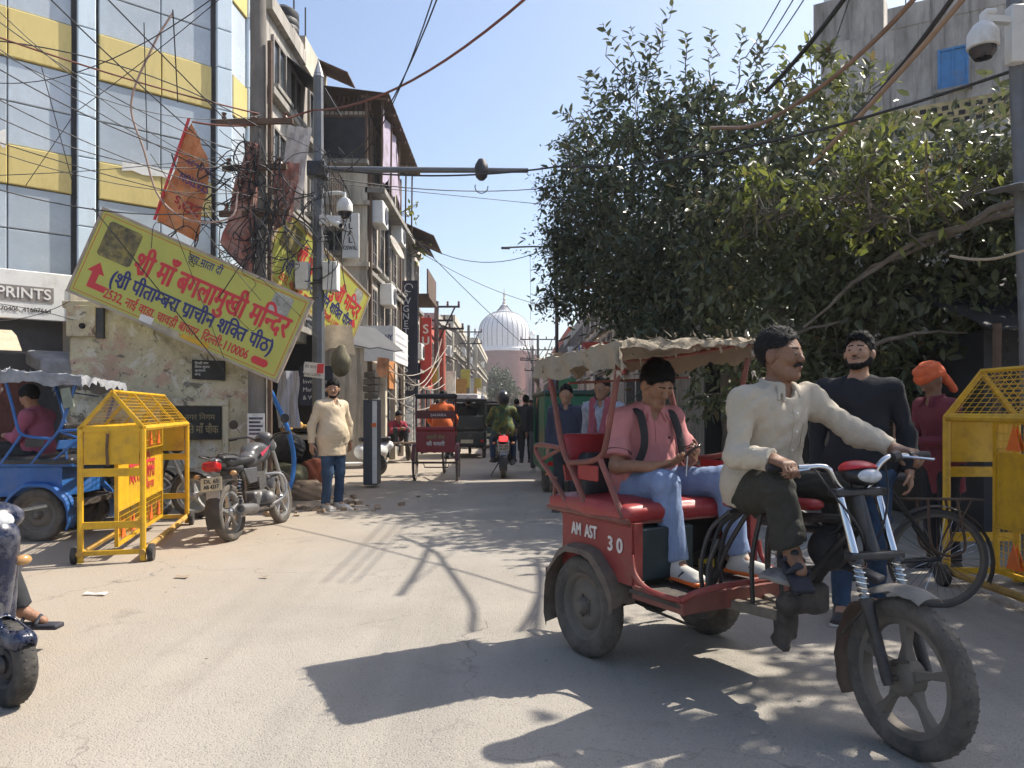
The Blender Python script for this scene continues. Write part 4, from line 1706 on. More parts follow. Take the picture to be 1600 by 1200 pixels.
for i in range(9):
	for j in range(3):
		o = link_mesh('vent_hole', hm, gr, KG(2.4 + i * .24 + (j % 2) * .12, .035, 8.42 + j * .17))
		o.rotation_euler = (0, 0, RG)
for s in (.6, 5.2):
	window(gr, KG(s, 0, 6.5), .8, 1.2, RG)
fl = thing('blue_flag', 'small blue flag on the roof of the grey tenement', 'flag', KG(2.0, -.2, 11.3))
MB().cyl((0, 0, 0), (0, 0, 1.5), .015, 6).build('pole', M_darksteel, fl)
MB().sheet([[(.02 + .55 * i / 8, .05 * math.sin(i * 1.1), 1.0 + .03 * math.sin(i)) for i in range(9)], [(.02 + .55 * i / 8, .05 * math.sin(i * 1.1 + .4), 1.45) for i in range(9)]]).build('cloth', M_blueframe, fl)

# dark shops below the tree
ds = thing('shaded_shops', 'dark row of shaded stalls and tarpaulins under the tree', 'shop', (0, 0, 0))
MB().bb((3.6, 13.2, 0), (12.0, 16.9, 4.2)).build('wall', M_conc, ds)
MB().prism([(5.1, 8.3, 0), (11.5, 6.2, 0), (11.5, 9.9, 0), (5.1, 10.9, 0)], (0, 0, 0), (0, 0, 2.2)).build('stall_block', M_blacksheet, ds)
rows = []
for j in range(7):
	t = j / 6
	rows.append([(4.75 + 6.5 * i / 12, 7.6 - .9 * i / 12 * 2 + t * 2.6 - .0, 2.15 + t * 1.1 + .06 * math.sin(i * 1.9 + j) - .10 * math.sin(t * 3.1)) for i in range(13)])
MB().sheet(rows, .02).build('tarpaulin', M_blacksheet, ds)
for x, y in ((4.8, 7.6), (6.6, 7.1), (8.4, 6.6)):
	MB().cyl((x, y, 0), (x, y, 2.2), .04, 8).build('post', M_rust, ds)
for i, (x, y) in enumerate(((3.9, 13.1), (5.5, 13.1), (7.2, 13.1), (8.9, 13.1))):
	MB().bb((x - .6, y - .02, 0), (x + .6, y + .08, 2.2)).build('doorway', M_dark, ds)

# ------------------------------------------------------------------ the mosque dome at the end of the street
M_marble = mat('white_marble', (.66, .66, .67), rough=.5, var=.06, scale=.5, dirt=.2, dirtcol=(.45, .46, .48), dscale=.3)
M_black = mat('black_inlay', (.06, .06, .07), rough=.5, var=.1)
M_sand = mat('red_sandstone', (.17, .055, .038), rough=.9, var=.2, scale=.5, dirt=.4, dirtcol=(.20, .10, .075), dscale=.4)
DX, DY = -2.7, 262.0
mq = thing('domed_mosque', 'white onion dome with black stripes on a red sandstone drum at the street end', 'mosque', (DX, DY, 0))
prof = [(8.45, 22.4), (8.55, 23.3), (8.68, 25.2), (8.72, 27.2), (8.55, 28.9), (8.05, 30.5), (7.2, 31.9), (6.1, 33.0), (4.9, 33.75), (3.85, 34.15), (3.05, 34.5), (2.2, 35.2), (1.5, 36.1), (1.0, 36.9), (.62, 37.4), (.0, 37.5)]
dome = MB().lathe(prof, (0, 0, 0), (0, 0, 1), 56).build('dome', M_marble, mq)
rib = MB().tube([(r + .03, 0, z) for r, z in prof[:-2]], .085, 5)
rm = rib.mesh('stripe', M_black)
for i in range(30):
	o = link_mesh('stripe', rm, dome)
	o.rotation_euler = (0, 0, i * 2 * math.pi / 30 + .05)
MB().lathe([(3.7, 34.1), (4.05, 34.15), (4.05, 34.4), (3.2, 34.6)], (0, 0, 0), (0, 0, 1), 40).build('lotus_ring', mat('grey_marble', (.35, .36, .38), rough=.6), dome)
MB().lathe([(.5, 37.3), (.75, 37.7), (.3, 38.1), (.25, 38.6), (.6, 39.0), (.25, 39.4), (.2, 40.2), (.42, 40.6), (.15, 41.1), (.10, 42.3), (.0, 43.4)], (0, 0, 0), (0, 0, 1), 12).build('finial', mat('brass_finial', (.30, .25, .17), rough=.4, metal=.4), dome)
MB().lathe([(8.9, 20.9), (9.0, 21.0), (9.0, 21.9), (8.6, 22.1), (8.6, 22.5)], (0, 0, 0), (0, 0, 1), 56).build('white_rim', M_marble, mq)
MB().lathe([(9.0, 0), (9.0, 18.9), (9.15, 19.0), (9.15, 19.4), (8.95, 19.5), (8.95, 20.95), (8.0, 21.0)], (0, 0, 0), (0, 0, 1), 56).build('drum', M_sand, mq)
bm = MB().bb((-.28, -.08, -.5), (.28, .12, .5)).mesh('niche', M_sand)
for i in range(44):
	a = i * 2 * math.pi / 44
	o = link_mesh('niche', bm, mq, (9.0 * math.sin(a), -9.0 * math.cos(a), 20.2))
	o.rotation_euler = (0, 0, a)
MB().bb((-26, -2, 0), (22, 22, 12.5)).build('prayer_hall', M_sand, mq)


def chhatri(x, y, z, s, white):
	t = MB()
	mt = M_marble if white else M_sand
	o = MB().lathe([(1.15 * s, z), (1.15 * s, z + .25 * s)], (x, y, 0), (0, 0, 1), 8).build('chhatri', mt, mq)
	c = MB()
	for i in range(8):
		a = i * math.pi / 4
		c.cyl((x + .9 * s * math.cos(a), y + .9 * s * math.sin(a), z + .2 * s), (x + .9 * s * math.cos(a), y + .9 * s * math.sin(a), z + 1.7 * s), .11 * s, 6)
	c.build('columns', mt, o)
	MB().lathe([(1.4 * s, z + 1.7 * s), (1.35 * s, z + 1.85 * s), (1.0 * s, z + 1.95 * s), (1.02 * s, z + 2.3 * s), (.85 * s, z + 2.8 * s), (.4 * s, z + 3.2 * s), (.1 * s, z + 3.45 * s), (.06 * s, z + 4.1 * s), (0, z + 4.3 * s)], (x, y, 0), (0, 0, 1), 16).build('cupola', M_marble, o)


MB().lathe([(1.1, 0), (1.05, 19.5)], (-10.2, -3, 0), (0, 0, 1), 8).build('turret', M_sand, mq)
chhatri(-10.2, -3, 19.5, 1.0, False)
MB().lathe([(1.1, 0), (1.05, 19.5)], (9.9, -3, 0), (0, 0, 1), 8).build('turret', M_sand, mq)
chhatri(9.9, -3, 19.5, 1.0, False)
MB().lathe([(.9, 0), (.75, 26.5)], (-9.9, 10, 0), (0, 0, 1), 10).build('minaret', M_marble, mq)
chhatri(-9.9, 10, 26.5, .85, True)
MB().lathe([(.9, 0), (.75, 26.5)], (9.9, 10, 0), (0, 0, 1), 10).build('minaret', M_marble, mq)
chhatri(9.9, 10, 26.5, .85, True)
# ------------------------------------------------------------------ trees
def leaf_material(name, c1, c2, gloss=.35, tr=.25):
	m = bpy.data.materials.new(name)
	m.use_nodes = True
	nt = m.node_tree
	N, L = nt.nodes, nt.links
	b = N['Principled BSDF']
	g = N.new('ShaderNodeNewGeometry')
	r = N.new('ShaderNodeValToRGB')
	r.color_ramp.elements[0].color = (*c1, 1)
	r.color_ramp.elements[1].color = (*c2, 1)
	e = r.color_ramp.elements.new(.97)
	e.color = (*c2, 1)
	r.color_ramp.elements[-1].color = (.16, .10, .05, 1)
	L.new(g.outputs['Random Per Island'], r.inputs[0])
	L.new(r.outputs[0], b.inputs['Base Color'])
	b.inputs['Roughness'].default_value = gloss
	b.inputs['Specular IOR Level'].default_value = .5
	t = N.new('ShaderNodeBsdfTranslucent')
	L.new(r.outputs[0], t.inputs[0])
	x = N.new('ShaderNodeMixShader')
	x.inputs[0].default_value = tr
	L.new(b.outputs[0], x.inputs[1])
	L.new(t.outputs[0], x.inputs[2])
	L.new(x.outputs[0], N['Material Output'].inputs[0])
	return m


def leaves_mesh(name, pos, drc, nrm, size, mt, width=.42, cup=.12):
	"""pos, drc (stem to tip), nrm arrays; each leaf two bent quads"""
	n = len(pos)
	d = drc / np.linalg.norm(drc, axis=1, keepdims=True)
	w = np.cross(nrm, d)
	w /= np.linalg.norm(w, axis=1, keepdims=True) + 1e-9
	nn = np.cross(d, w)
	s = size[:, None]
	pts = []
	for a, b, c in ((0, 0, 0), (.30, 1, 1), (.68, .72, .7), (1.0, 0, -1.2), (.68, -.72, .7), (.30, -1, 1)):
		pts.append(pos + d * a * s + w * (b * width * .5) * s + nn * (c * cup) * s * (.6 if c > 0 else .15) * (1 if c > 0 else 1))
	v = np.stack(pts, 1).reshape(-1, 3)
	o = np.arange(n)[:, None] * 6
	f = np.concatenate([o + np.array([[0, 3, 2, 1]]), o + np.array([[0, 5, 4, 3]])], 0)
	me = bpy.data.meshes.new(name)
	me.vertices.add(len(v))
	me.vertices.foreach_set('co', v.astype(np.float32).ravel())
	me.loops.add(f.size)
	me.loops.foreach_set('vertex_index', f.astype(np.int32).ravel())
	me.polygons.add(len(f))
	me.polygons.foreach_set('loop_start', np.arange(0, f.size, 4, dtype=np.int32))
	me.polygons.foreach_set('loop_total', np.full(len(f), 4, np.int32))
	me.materials.append(mt)
	me.update()
	me.validate()
	return me


def fill_blobs(blobs, dens, rng, shell=.62):
	"""points through the blobs, thicker towards their skins, grouped in twigs"""
	P, D = [], []
	for (c, r, k) in blobs:
		n = int(dens * k * (r[0] * r[1] * r[2]) ** (2 / 3))
		m = max(6, int(5 + 16 * min(r) ** 1.3))
		cu = rng.normal(size=(m, 3))
		cu /= np.linalg.norm(cu, axis=1, keepdims=True)
		cu *= (shell + (1.06 - shell) * rng.random(m) ** .7)[:, None]
		i = rng.integers(0, m, n)
		g = rng.normal(size=(n, 3)) * np.array([.20, .20, .15]) * (.6 + .8 * rng.random(m))[i][:, None]
		loose = rng.random(n) < .30
		w = rng.normal(size=(n, 3))
		w /= np.linalg.norm(w, axis=1, keepdims=True)
		u = np.where(loose[:, None], w * (.35 + .65 * rng.random(n))[:, None], cu[i] + g)
		P.append(np.array(c) + u * np.array(r))
		d = np.where(loose[:, None], u, g * 2.5 + cu[i] * .6)
		D.append(d / (np.linalg.norm(d, axis=1, keepdims=True) + 1e-6))
	return np.concatenate(P), np.concatenate(D)


def twig_leaves(P, D, rng, per, size, spread, droop):
	"""turn twig points into leaves"""
	n = len(P)
	idx = np.repeat(np.arange(n), per)
	tdir = D + rng.normal(size=(n, 3)) * .6
	tdir[:, 2] += .25
	tdir /= np.linalg.norm(tdir, axis=1, keepdims=True)
	t = rng.random(len(idx))
	pos = P[idx] + tdir[idx] * (t[:, None] - .3) * spread + rng.normal(size=(len(idx), 3)) * spread * .12
	drc = tdir[idx] * .5 + rng.normal(size=(len(idx), 3)) * .75
	drc[:, 2] -= droop
	nrm = rng.normal(size=(len(idx), 3)) * .55 + np.array([0, 0, 1.0]) + D[idx] * .35
	sz = size * (.42 + .95 * rng.random(len(idx)))
	return pos, drc, nrm, sz


def limb_pts(a, b, rng, wob=.12, n=8):
	a, b = Vector(a), Vector(b)
	L = (b - a).length
	pts = []
	for i in range(n + 1):
		t = i / n
		p = a.lerp(b, t) + Vector(rng.normal(size=3)) * wob * L * .12 * math.sin(math.pi * t)
		p.z += .08 * L * math.sin(math.pi * t)
		pts.append(p)
	return pts


M_bark = mat('grey_bark', (.15, .125, .10), rough=.95, var=.3, scale=6, bump=.9, bscale=18, dirt=.4, dirtcol=(.07, .06, .05), stretch=(1, 1, .3))
M_leafA = leaf_material('glossy_leaf', (.055, .070, .036), (.135, .150, .066), .32, .36)
M_leafB = leaf_material('dark_leaf', (.036, .054, .032), (.085, .108, .054), .34, .34)
M_leafC = leaf_material('lime_and_sunlit_leaf', (.095, .125, .028), (.23, .25, .055), .32, .42)  # lime green of wall plants, also paints sunlight onto the tree's front clumps
M_leafF = leaf_material('far_leaf', (.035, .055, .030), (.075, .10, .045), .5, .2)


def px(x, y, d):
	return ((x - 800) / 1200 * d, d, CAM_H + (640 - y) / 1200 * d)


def tree(label, trunk, limbs, sets, shoots=(), seed=1, name='tree'):
	rng = np.random.default_rng(seed)
	t = thing(name, label, 'tree', (trunk[0][0], trunk[0][1], 0), group=None)
	base = Vector((trunk[0][0], trunk[0][1], 0))
	m = MB()
	pts = [Vector(p[:3]) - base for p in trunk]
	r0 = trunk[0][3]
	sp = spline([p.to_3d() for p in pts], 5)
	m.tube(sp, [r0 * (1 - .45 * i / (len(sp) - 1)) * (1 + .07 * math.sin(i * 1.7)) for i in range(len(sp))], 14)
	tr = m.build('trunk', M_bark, t)
	for a, b, r in limbs:
		lp = limb_pts(Vector(a) - base, Vector(b) - base, rng)
		MB().tube(lp, [r * (1 - .7 * i / (len(lp) - 1)) for i in range(len(lp))], 8).build('limb', M_bark, t)
	for i, (blobs, dens, per, size, spread, droop, mt, shell) in enumerate(sets):
		P, D = fill_blobs(blobs, dens, rng, shell)
		a = twig_leaves(P, D, rng, per, size, spread, droop)
		tw = MB()
		for j in rng.integers(0, len(P), 130):
			p_ = Vector(P[j]) - base
			d_ = Vector(D[j]) * .3 + Vector((0, 0, .12))
			tw.tube([p_ - d_ * 1.5, p_ - d_ * .4 + Vector(rng.normal(size=3)) * .04, p_ + d_ * .6], [.009, .006, .002], 4, False)
		tw.build('twigs', M_bark, t)['kind'] = 'stuff'
		me = leaves_mesh('crown', a[0] - np.array(base), a[1], a[2], a[3], mt)
		o = link_mesh('crown', me, t)
		o['kind'] = 'stuff'
	if shoots:
		pp, dd, nn, ss = [], [], [], []
		m = MB()
		for a, b, k, sz in shoots:
			a, b = Vector(a) - base, Vector(b) - base
			lp = limb_pts(a, b, rng, .5, 8)
			m.tube(lp, [.012 * (1 - .6 * i / 8) for i in range(9)], 5)
			ax = (b - a).normalized()
			for q in range(k):
				tt = .15 + .85 * q / k
				p = a.lerp(b, tt) + Vector((0, 0, .08 * (b - a).length * math.sin(math.pi * tt)))
				ang = q * 2.4
				x, y, z = frame_from(ax)
				out = x * math.cos(ang) + y * math.sin(ang)
				pp.append(p)
				dd.append(out + ax * .5)
				nn.append(ax + Vector(rng.normal(size=3)) * .3)
				ss.append(sz * (.8 + .4 * rng.random()))
		m.build('shoots', M_bark, t)['kind'] = 'stuff'
		me = leaves_mesh('shoot_leaves', np.array(pp), np.array(dd), np.array(nn), np.array(ss), M_leafA, .44)
		o = link_mesh('shoot_leaves', me, t)
		o['kind'] = 'stuff'
	return t


def B(x, y, rp, d, k=1.0, deep=1.0):
	c = px(x, y, d)
	r = rp / 1200 * d
	return (c, (r, r * deep, r), k)


# tall dark tree further back
blA = [B(955, 268, 78, 14.5), B(905, 400, 58, 15), B(895, 440, 50, 15), B(1000, 205, 76, 13.5), B(1075, 178, 62, 13), B(1120, 300, 150, 12.5, 1, 1), B(1000, 390, 130, 13.5),
	   B(1080, 470, 110, 12.5), B(960, 440, 70, 14), B(925, 330, 70, 15), B(1180, 222, 92, 12), B(1010, 470, 65, 13.2), B(1150, 520, 60, 12.6)]
shA = []
for (x0, y0, x1, y1) in ((980, 110, 942, 35), (985, 120, 985, 40), (995, 110, 1052, 5), (930, 155, 912, 120), (930, 185, 870, 175), (1070, 90, 1072, 50), (1110, 90, 1112, 45), (1150, 95, 1160, 42),
						(1165, 95, 1190, 60), (955, 150, 925, 110), (1020, 95, 1035, 50), (900, 240, 885, 215), (1185, 95, 1195, 65), (1005, 100, 1010, 55)):
	shA.append((px(x0, y0 + 45, 13.2), px(x1, y1, 13.0), 18, .17))
tree('tall dark leafy tree rising beside the street past the red rickshaw', [(3.75, 13.0, 0, .22), (3.7, 12.9, 1.6, .2), (3.5, 12.9, 3.2, .2), (3.3, 12.9, 5.0, .1)],
	 [((3.5, 12.9, 3.0), px(930, 330, 14), .10), ((3.4, 12.9, 3.6), px(1010, 200, 13.3), .10), ((3.5, 12.9, 3.2), px(1150, 300, 12.2), .11), ((3.4, 12.9, 4.0), px(1090, 170, 12.8), .08), ((3.5, 12.9, 2.8), px(900, 450, 14.6), .08)],
	 [(blA, 215, 9, .145, .46, .40, M_leafB, .50), ([B(905, 380, 60, 15), B(880, 300, 40, 15), B(878, 455, 40, 15), B(905, 240, 35, 15), B(862, 400, 25, 15)], 420, 10, .085, .32, .2, M_leafB, .5)], shA, 5)

# nearer spreading tree with larger glossy leaves
blB = [B(1285, 205, 82, 10.6), B(1200, 360, 140, 10.2), B(1330, 330, 140, 9.4), B(1420, 260, 80, 10.2), B(1480, 330, 110, 9.2), B(1540, 245, 75, 10.4), B(1600, 290, 90, 10.0), B(1590, 350, 95, 9.2),
	   B(1230, 470, 120, 10.2), B(1370, 450, 120, 9.2), B(1500, 430, 110, 9.0), B(1590, 470, 110, 8.8), B(1310, 540, 90, 9.6), B(1200, 560, 75, 10.6), B(1420, 560, 80, 9.6), B(1130, 590, 55, 11), B(1500, 560, 90, 9.4), B(1600, 560, 90, 9.2), B(1330, 600, 60, 10.2), B(1270, 590, 60, 10.4), B(1700, 400, 150, 8.8)]
blT = [B(1310, 290, 70, 8.3, .9), B(1220, 310, 55, 8.9, .9), B(1420, 290, 75, 8.0, .9), B(1500, 300, 60, 7.9, .9), B(1160, 340, 40, 9.4, .7), B(1370, 250, 45, 8.3, .7), B(1360, 330, 60, 8.0, .6), B(1280, 115, 55, 10.4, .5), B(1340, 130, 45, 10.4, .5)]  # front clumps whose sunlit look is put into lighter leaf colour
shB = [(px(x, y + 40, 9.6), px(x + dx, y, 9.6), 12, .15) for x, y, dx in ((1285, 75, 5), (1300, 68, -6), (1222, 110, 12), (1350, 90, 14), (1490, 200, 12), (1460, 185, 8), (1385, 215, -10), (1330, 215, 8), (1240, 240, 6), (1300, 235, -8))]
ovh = [((6.2, 4.7, 5.1), (1.5, 1.6, .9), 4.0), ((6.6, 3.2, 5.2), (1.4, 1.3, .9), 4.0), ((7.8, 4.4, 5.4), (1.3, 1.5, .9), 3.0), ((7.3, 6.3, 5.2), (1.9, 1.6, 1.1), 1.2), ((8.6, 7.4, 5.4), (1.7, 1.5, 1.2), 1.0), ((6.7, 7.9, 4.9), (1.3, 1.2, 1.0), 1.0), ((8.0, 4.6, 5.5), (1.5, 1.3, .9), 1.0)]  # crown part out of view, added and thickened to shade the right foreground
tree('broad tree with large glossy leaves overhanging the yellow barricade in the shade', [(4.35, 10.4, 0, .26), (4.4, 10.3, 1.4, .2), (4.6, 10.1, 2.6, .2), (4.9, 9.9, 3.8, .1)],
	 [((4.6, 10.1, 2.5), px(1250, 330, 9.8), .12), ((4.7, 10.0, 3.0), px(1440, 300, 9.0), .12), ((4.5, 10.2, 2.2), px(1200, 480, 10), .09), ((4.8, 9.9, 3.2), (7.6, 7.6, 4.6), .13), ((4.8, 9.9, 3.6), px(1300, 200, 10.2), .09),
	  (px(1600, 312, 7.6), px(1255, 512, 8.8), .045), (px(1590, 330, 7.9), px(1300, 470, 8.9), .04), (px(1350, 545, 8.6), px(1510, 520, 8.2), .03), (px(1180, 560, 9.4), px(1330, 500, 9.0), .035)],
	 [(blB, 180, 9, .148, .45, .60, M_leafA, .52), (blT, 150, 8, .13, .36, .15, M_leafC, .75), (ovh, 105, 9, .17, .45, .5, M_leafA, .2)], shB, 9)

# hazy tree far down the street, below the dome
blF = [((-2.8, 110, 5.0), (2.0, 2.0, 1.9), 1), ((-1.2, 111, 4.2), (1.8, 2, 1.7), 1), ((-3.4, 110, 3.2), (1.4, 1.6, 1.5), 1), ((-.3, 110, 3.0), (1.6, 1.6, 1.6), 1), ((-1.9, 111, 6.3), (1.4, 1.4, 1.1), 1)]
tree('pale hazy tree standing in front of the mosque drum', [(-1.9, 110, 0, .3), (-1.9, 110, 1.5, .3), (-1.8, 110, 3.0, .3)], [((-1.8, 110, 2.5), (-2.8, 110, 5.0), .12), ((-1.8, 110, 2.5), (-.8, 110, 4.5), .12)],
	 [(blF, 90, 7, .30, .7, .2, M_leafF, .4)], (), 12)
# small plants growing from the beige wall
for (x, y, d, lab) in ((655, 395, 23.5, 'small green plant sprouting from the balcony wall above the navy banner'), (640, 330, 21.5, 'wispy plant growing out of the beige building wall')):
	c = px(x, y, d)
	rng = np.random.default_rng(int(x))
	t = thing('wall_plant', lab, 'plant', c)
	pts = []
	m = MB()
	n = 26
	dd = rng.normal(size=(n, 3)) + np.array([.6, -.2, -.1])
	pp = rng.normal(size=(n, 3)) * .16
	for i in range(0, n, 3):
		m.tube([(-.35, 0, -.1), tuple(pp[i])], .008, 5)
	m.build('stem', M_bark, t)
	o = link_mesh('foliage', leaves_mesh('foliage', pp, dd, rng.normal(size=(n, 3)) + np.array([0, 0, 1]), np.full(n, .16), M_leafC), t)
	o['kind'] = 'stuff'
# ------------------------------------------------------------------ tilted yellow temple signs
M_signy = mat('sign_yellow', (.45, .455, .095), rough=.55, var=.08, scale=2, dirt=.22, dirtcol=(.45, .40, .10), dscale=3, coords='Object')
M_red = mat('sign_red', (.55, .035, .045), rough=.55, var=.06)
M_blue = mat('sign_ink_blue', (.025, .03, .16), rough=.55, var=.06)
M_edge = mat('sign_edge', (.40, .33, .26), rough=.6, var=.15, dirt=.4)


def picture_mat():
	m = mat('garlanded_picture', (.10, .085, .04), rough=.5, var=.8, scale=9, dirt=.55, dirtcol=(.50, .40, .10), dscale=7)
	return m


def sun_side_sign(label, tl, right, up, w, h, flip):
	t = thing('tilted_sign', label, 'sign', tl)
	r, u = Vector(right).normalized(), Vector(up).normalized()
	n = r.cross(u)
	O = lambda a, b, k=0.0: r * a - u * b + n * k          # a from the left, b from the top
	MB().prism([O(0, 0), O(w, 0), O(w, h), O(0, h)], (0, 0, 0), -n * .05).build('board', M_signy, t)
	e = MB()
	for a0, a1, b0, b1 in ((-.02, w + .02, -.02, .015), (-.02, w + .02, h - .015, h + .02), (-.02, .015, .016, h - .016), (w - .015, w + .02, .016, h - .016)):
		e.prism([O(a0, b0, .008), O(a1, b0, .008), O(a1, b1, .008), O(a0, b1, .008)], (0, 0, 0), -n * .066)
	e.build('rim', M_edge, t)
	ln = MB()
	g = .045
	for a0, a1, b0, b1 in ((g, w - g, g, g + .008), (g, w - g, h - g - .008, h - g), (g, g + .008, g, h - g), (w - g - .008, w - g, g, h - g)):
		ln.prism([O(a0, b0, .002), O(a1, b0, .002), O(a1, b1, .002), O(a0, b1, .002)], (0, 0, 0), -n * .001)
	ln.build('border_line', M_red, t)
	k = w / 2.82

	def rect(name, a, b, ww, hh, mt, lift=.004):
		q = MB()
		c = .03
		pts = [O(a + x, b + y, lift) for x, y in ((c, 0), (ww - c, 0), (ww, c), (ww, hh - c), (ww - c, hh), (c, hh), (0, hh - c), (0, c))]
		q.prism(pts, (0, 0, 0), -n * .002)
		return q.build(name, mt, t)
	rect('picture', .14 * k, .10 * k, .44 * k, .46 * k, picture_mat())
	rect('small_picture', 2.36 * k, .07 * k, .26 * k, .30 * k, mat('pale_picture', (.33, .33, .30), rough=.5, var=.6, scale=8))
	ax = .12 if not flip else 2.52
	for pts in ([(.11, 0), (.22, .14), (.0, .14)], [(.065, .14), (.155, .14), (.155, .34), (.065, .34)]) + (([(.155, .26), (.30, .26), (.30, .34), (.155, .34)],) if not flip else ()):
		oy = .64 if not flip else .60
		MB().prism([O((ax + x) * k, (oy + y) * k, .004) for x, y in pts], (0, 0, 0), -n * .002).build('arrow', M_red, t)
	lettering(t, 'जय माता दी', M_blue, O(1.42 * k, .17 * k), r, u, width=.46 * k, height=.15 * k, bold=.0015)
	lettering(t, 'श्री माँ बगलामुखी मन्दिर', M_red, O(.62 * k, .575 * k), r, u, width=2.08 * k, height=.40 * k, bold=.011, align='L')
	lettering(t, '(श्री पीताम्बरा प्राचीन शक्ति पीठ)', M_blue, O(.42 * k, .835 * k), r, u, width=2.20 * k, height=.265 * k, bold=.0065, align='L')
	lettering(t, '2532, नाई वाड़ा, चावड़ी बाजार, दिल्ली-110006', M_red, O(.42 * k, 1.02 * k), r, u, width=1.95 * k, height=.17 * k, bold=.0035, align='L')
	rect('red_bar', 2.42 * k, .93 * k, .22 * k, .10 * k, M_red)
	return t, O


s1, O1 = sun_side_sign('large tilted yellow temple sign hung across the front of the weathered booth', px(162, 326, 9.75), (.915, .06, -.405), (.405, 0, .915), 2.84, 1.13, False)
_n1 = Vector((.915, .06, -.405)).normalized().cross(Vector((.405, 0, .915)).normalized())
for nm, a, b, w_, h_, mt in (('taped_patch', .95, 1.03, .17, .10, M_paper), ('torn_strip', 1.12, 1.06, .36, .06, mat('torn_tape', (.42, .36, .25), rough=.7, var=.3)), ('orange_smear', 1.52, 1.05, .36, .06, mat('orange_smear', (.58, .34, .03), rough=.7, var=.2))):
	MB().prism([O1(a, b, .006), O1(a + w_, b - .01, .006), O1(a + w_ + .01, b + h_, .006), O1(a, b + h_, .006)], (0, 0, 0), -_n1 * .003).build(nm, mt, s1)
MB().beam(O1(1.9, .55, -.08), O1(2.4, .55, -.08), .05, .05).build('bracket', M_darksteel, s1)
MB().beam(O1(2.25, .3, -.08), O1(2.25, .9, -.12), .05, .05).build('bracket', M_darksteel, s1)
a, b, c = Vector(px(447, 325, 11.4)), Vector(px(578, 462, 13.7)), Vector(px(420, 432, 11.3))
rr = (b - a).normalized()
uu = (a - c)
uu = (uu - rr * uu.dot(rr)).normalized()
s2, O2 = sun_side_sign('sunlit yellow temple sign turned along the street behind the lamp pole', a, rr, uu, (b - a).length, 1.06, True)

# ------------------------------------------------------------------ poles
M_pole = mat('weathered_pole', (.20, .185, .165), rough=.85, var=.25, scale=4, bump=.4, bscale=14, dirt=.6, dirtcol=(.08, .07, .06), stretch=(1, 1, .25))
up_ = thing('utility_pole', 'thick weathered utility pole rising behind the large tilted sign', 'pole', (-3.36, 10.15, 0))
MB().tube([(0, 0, 0), (0, 0, 3), (.01, 0, 6), (-.02, 0, 9)], [.125, .118, .105, .09], 14).build('shaft', M_pole, up_)
for z, w in ((5.1, .5), (4.5, .42), (3.9, .46)):
	MB().beam((-w, -.12, z), (w, -.12, z + .02), .05, .07).build('cross_arm', M_rust, up_)
	for q in (-.8, 0, .8):
		MB().lathe([(.02, 0), (.035, .02), (.02, .05), (.035, .08), (0, .10)], (w * q, -.12, z + .04), (0, 0, 1), 10).build('insulator', mat('brown_insulator', (.12, .06, .04), rough=.3), up_)
MB().cyl((.17, -.03, 0), (.17, -.03, 6.2), .035, 8).build('conduit', M_rust, up_)
MB().bb((-.09, -.135, .72), (.13, -.128, 1.30)).build('pasted_poster', M_paper, up_)
M_posterink = mat('poster_ink', (.10, .09, .12), rough=.8, var=.6, scale=10)
for i in range(5):
	MB().bb((-.07, -.139, 1.22 - i * .05), (.11 - .03 * (i % 2), -.136, 1.25 - i * .05)).build('printed_line', M_posterink, up_)
MB().bb((-.06, -.139, .76), (.10, -.136, .98)).build('printed_photo', mat('poster_photo', (.30, .22, .17), rough=.8, var=.7, scale=18), up_)

M_armg = mat('dull_grey_steel', (.13, .14, .155), rough=.5, metal=.3, var=.2, dirt=.4)
lp = thing('lamp_pole', 'grey octagonal lamp pole with a long horizontal arm over the street', 'lamp pole', (-3.0, 11.9, 0))
MB().tube([(0, 0, 0), (0, 0, 2.2), (0, 0, 4.4), (0, 0, 6.55)], [.105, .098, .09, .075], 8).build('shaft', M_armg, lp)
MB().lathe([(.085, 6.5), (.06, 6.6), (.0, 6.78)], (0, 0, 0), (0, 0, 1), 8).build('cap', M_steel, lp)
MB().tube([(-.1, -.08, 5.05), (1.2, -.08, 5.04), (3.25, -.08, 5.03)], [.05, .046, .036], 10).build('arm', M_armg, lp)
MB().bb((-.14, -.17, 4.93), (.14, .12, 5.16)).build('clamp', M_darksteel, lp, bevel=.01)
lam = MB().lathe([(.0, .16), (.05, .15), (.10, .06), (.11, .0), (.09, -.12), (.04, -.17), (0, -.18)], (2.53, -.08, 5.05), (0, 0, 1), 14).build('lamp_head', M_darksteel, lp)
MB().tube(arc((2.53, -.08, 4.78), .10, -math.pi * 1.1, .1, 10), .008, 5).build('wire_loop', M_wire, lam)
MB().bb((-.33, -.14, 3.20), (-.13, .06, 3.62)).build('junction_box', M_white, lp, bevel=.012)
MB().bb((.10, -.16, 3.18), (.32, .08, 3.62)).build('junction_box', M_white, lp, bevel=.012)
for z in (3.3, 3.52):
	MB().tube(arc((0, 0, z), .115, 0, 2 * math.pi, 12, (1, 0, 0), (0, 1, 0)), .012, 5).build('strap', M_darksteel, lp)


